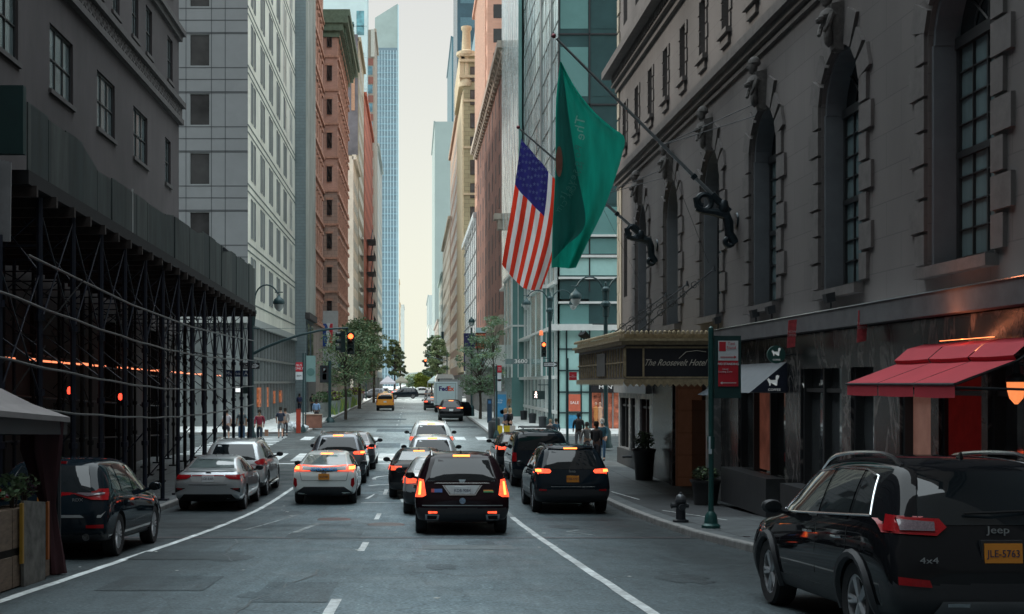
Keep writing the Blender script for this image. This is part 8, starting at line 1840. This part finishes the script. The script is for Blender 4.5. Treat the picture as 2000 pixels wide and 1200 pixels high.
_, x, y = put(507, 867, 'man in a burgundy shirt and dark trousers walking toward the camera on the crosswalk', face=pi, shirt=(.24, .025, .05), legs=(.015, .03, .045), sk=1, H=1.78, arm=(-.1, .15))
a = thing('suitcase', 'brown rolling suitcase pulled by the man in the burgundy shirt', 'suitcase', (x - .48, y + .1, G(y) + .01)); MB().box(-.20, .20, -.13, .13, .06, .62).build('shell', M('case_brown', (.13, .055, .04), .6, var=.15), a); MB().tube([(-.1, .1, .6), (-.1, .12, 1.0), (.1, .12, 1.0), (.1, .1, .6)], .012, 5).build('handle', BKI, a)
m = MB()
for s_ in (-1, 1): m.lathe([(.035, -.02), (.035, .02)], (s_ * .15, -.08, .035), 8, 0, 'x')
m.build('castor', RUB, a)
a = thing('shopping_bag', 'tan paper bag held by the man in the burgundy shirt', 'bag', (x + .38, y - .1, G(y) + .42)); MB().hexa([(-.09, -.05, 0), (.09, -.05, 0), (.09, .05, 0), (-.09, .05, 0), (-.1, -.06, .34), (.1, -.06, .34), (.1, .06, .34), (-.1, .06, .34)]).build('paper', M('paper_tan', (.36, .20, .13), .8, var=.1), a)
put(548, 857, 'man in navy shirt and light grey shorts with a backpack walking away', face=.1, shirt=(.02, .03, .06), legs=(.30, .32, .34), shorts=True, sleeves='short', sk=0, H=1.78, pack=((.035, .045, .07), 'dark blue backpack worn by the man in grey shorts'), stride=.28)
put(557, 853, 'person in light top half hidden behind the man with the navy backpack', face=.1, shirt=(.30, .28, .27), legs=(.02, .02, .025), sk=1, H=1.66)
put(472, 863, 'man in a slate grey shirt and blue jeans standing behind the scaffolding end', face=.3, shirt=(.07, .09, .10), legs=(.03, .07, .13), sleeves='short', sk=1, H=1.82, stride=.1)
put(489, 862, 'woman in pale blue top with a face mask left of the burgundy man', face=pi, shirt=(.22, .38, .42), legs=(.12, .20, .26), sk=1, H=1.62, mask=True, sleeves='short', stride=.1, hairlen=.15)
put(443, 862, 'person in white shirt and dark shorts seen through the scaffolding poles', face=.2, shirt=(.55, .52, .55), legs=(.05, .05, .06), shorts=True, sleeves='short', sk=0, H=1.72, stride=.15)
put(618, 829, 'man in a light blue dress shirt walking away by the trash bags', face=0, shirt=(.18, .30, .48), legs=(.02, .02, .03), sk=2, H=1.76, stride=.2)
put(585, 806, 'person in dark blue clothes on the left pavement below the round banner', face=0, shirt=(.025, .03, .09), legs=(.015, .02, .04), sk=2, H=1.75, stride=.15)
put(610, 806, 'person in black beyond the man in the blue shirt', face=0, shirt=(.02, .02, .025), legs=(.02, .02, .025), sk=1, H=1.75, stride=.1)
put(987, 856, 'woman with fair hair in navy jacket waiting at the far right corner', face=pi * .6, shirt=(.02, .03, .055), legs=(.05, .055, .08), hair=(.30, .19, .10), sk=0, H=1.68, stride=.08, hairlen=.1)
put(996, 856, 'woman with blonde hair in a black coat beside the one in navy', face=pi * .75, shirt=(.015, .015, .018), legs=(.02, .02, .025), hair=(.45, .30, .16), sk=0, H=1.70, stride=.08, hairlen=.1)
x, y = pp(986, 857); YB = M('bag_yellow', (.70, .50, .03), .5, var=.1)
for i, (dx, mt, lab) in enumerate(((-.32, YB, 'yellow shopping bag held left of the two women'), (.10, YB, 'second yellow shopping bag between the two women'), (.42, M('bag_white', (.6, .55, .5), .6, var=.1), 'white shopping bag held by the woman in the black coat'))): a = thing('shopping_bag', lab, 'bag', (x + dx, y - .25, G(y) + KERB + .12)); MB().hexa([(-.15, -.06, 0), (.15, -.06, 0), (.15, .06, 0), (-.15, .06, 0), (-.17, -.07, .5), (.17, -.07, .5), (.17, .07, .5), (-.17, .07, .5)]).build('body', mt, a); MB().tube([(-.08, 0, .5), (0, 0, .66), (.08, 0, .5)], .012, 5).build('handle', BKI, a)
put(1130, 880, 'man in a black hooded jacket with a black backpack walking away past the corner', face=0, shirt=(.015, .017, .022), legs=(.19, .19, .20), hair=(.015, .017, .022), hood=True, sk=2, H=1.80, stride=.15, pack=((.012, .013, .016), 'black backpack on the hooded man'))
put(1176, 900, 'person in teal jacket with white hair and a mask facing the camera', face=pi * .9, shirt=(.03, .10, .14), legs=(.04, .10, .18), hair=(.45, .43, .40), sk=0, H=1.72, mask=True, stride=.1)
put(1165, 912, 'man in a black jacket with an orange sleeve stripe at the hotel corner', face=-.6, shirt=(.015, .012, .015), legs=(.02, .02, .03), sk=2, H=1.75, stride=.2)
x, y = pp(1165, 912); 
put(1146, 897, 'person in a grey patterned jacket walking by the hotel corner', face=.4, shirt=(.14, .14, .14), legs=(.05, .05, .06), sk=1, H=1.55, stride=.1, hair=(.03, .03, .03))
put(1075, 872, 'fair haired child standing behind the off-roader roof', face=.5, shirt=(.25, .2, .18), legs=(.1, .1, .12), hair=(.32, .22, .14), sk=0, H=1.36, stride=.05)
put(1086, 873, 'dark haired person in blue behind the off-roader roof', face=.5, shirt=(.03, .09, .14), legs=(.05, .05, .06), sk=1, H=1.42, stride=.05)
put(997, 812, 'person in an ochre top leaning by the glass shopfront', face=pi, shirt=(.30, .13, .04), legs=(.04, .04, .05), sk=1, H=1.75, stride=.08)
for i, (px, lab) in enumerate(((838, 'person in white crossing far down the street'), (843, 'person in black crossing far down the street'), (832, 'person in dark blue at the far crosswalk'))): put(px, 781, lab, face=pi / 2, shirt=((.5, .5, .52), (.02, .02, .03), (.04, .05, .1))[i], legs=(.03, .03, .04), sk=1, H=1.75, stride=.25)
for i, px in enumerate((700, 708, 690)): put(px, 783, ('person in purple by the flower tubs', 'person in pink by the far left kerb', 'person in grey near the canopy pillar')[i], face=0, shirt=((.08, .04, .12), (.4, .15, .2), (.15, .15, .16))[i], legs=(.03, .03, .04), sk=1, H=1.7, stride=.15)
# a few figures inside the lit shop are mannequin displays
for px, y, c in ((1164, 79.7, (.45, .18, .05)), (1172, 79.7, (.5, .3, .2))):
    p = at(px, 800, y); a = thing('mannequin', 'clothed shop mannequin ' + ('in orange' if c[1] < .2 else 'in beige') + ' behind the mens shop door', 'mannequin', (p.x, 79.72, G(79) + KERB)); m = MB(); m.lathe([(.06, .1), (.10, .5), (.15, .9), (.12, 1.1), (.19, 1.35), (.06, 1.46), (.05, 1.52)], n=12, sy=.6); m.build('torso', M('mann%d' % int(c[1] * 100), c, .7, var=.2, emit=.1), a, True); MB().lathe([(.001, 1.5), (.08, 1.56), (.09, 1.66), (.001, 1.76)], n=10).build('head', SKINS[0], a, True)
# ------------------------------------------------------------ backdrop behind the camera, light, world, camera
BK = M('dark_stone_back', (.08, .078, .078), .9, var=.2)
b = thing('unseen_block', 'unseen dark block added behind the viewpoint to darken reflections and near light', 'building'); MB().box(-60, 60, -40, -32, -1, 105).build('wall', BK, b)  # out of view; raised to darken car reflections and near light
w = bpy.data.worlds.new('World'); SC.world = w; w.use_nodes = True; n = w.node_tree; N = n.nodes; L = n.links; bg = N['Background']
sky = N.new('ShaderNodeTexSky'); sky.sky_type = 'NISHITA'; sky.sun_disc = False; EL, AZ = math.radians(38), math.radians(-62); sky.sun_elevation = EL; sky.sun_rotation = AZ; sky.dust_density = 4; sky.ozone_density = 1.0; sky.air_density = 1.2
mx = N.new('ShaderNodeMix'); mx.data_type = 'RGBA'; mx.inputs[0].default_value = SKYMIX if 'SKYMIX' in globals() else .80
L.new(sky.outputs[0], mx.inputs[6]); tc = N.new('ShaderNodeTexCoord'); sp = N.new('ShaderNodeSeparateXYZ'); L.new(tc.outputs['Generated'], sp.inputs[0]); cr = N.new('ShaderNodeValToRGB'); L.new(sp.outputs['Z'], cr.inputs[0])
cr.color_ramp.elements[0].position = 0; cr.color_ramp.elements[0].color = (.45, .452, .375, 1); cr.color_ramp.elements[1].position = .32; cr.color_ramp.elements[1].color = (.335, .335, .32, 1); e_ = cr.color_ramp.elements.new(.85); e_.color = (1.42, 1.60, 1.68, 1)
sc = N.new('ShaderNodeVectorMath'); sc.operation = 'SCALE'; sc.inputs['Scale'].default_value = 25; L.new(cr.outputs[0], sc.inputs[0]); L.new(sc.outputs[0], mx.inputs[7]); L.new(mx.outputs[2], bg.inputs[0]); bg.inputs[1].default_value = .10
sd = bpy.data.lights.new('sun', 'SUN'); sd.energy = 2.2; sd.angle = math.radians(3); sd.color = (1, .92, .80); so = bpy.data.objects.new('sun', sd); COL.objects.link(so)
d = Vector((math.sin(AZ) * math.cos(EL), math.cos(AZ) * math.cos(EL), math.sin(EL))); so.rotation_euler = d.to_track_quat('Z', 'Y').to_euler()
cd = bpy.data.cameras.new('camera'); cam = bpy.data.objects.new('camera', cd); COL.objects.link(cam); SC.camera = cam; cd.sensor_width = 36; cd.lens = F / 2000 * 36; cd.clip_end = 6000; cd.clip_start = .1; cam.location = (0, 0, CAMZ)
cam.rotation_euler = (math.pi / 2, 0, 0); cd.shift_x = (1000 - VX) / 2000; cd.shift_y = (VY - 600) / 2000
SC.view_settings.view_transform = 'Standard'; SC.view_settings.look = 'None'; SC.view_settings.exposure = 0; SC.view_settings.gamma = 1
SC.cycles.max_bounces = 6; SC.cycles.use_denoising = True; SC.cycles.sample_clamp_indirect = 4
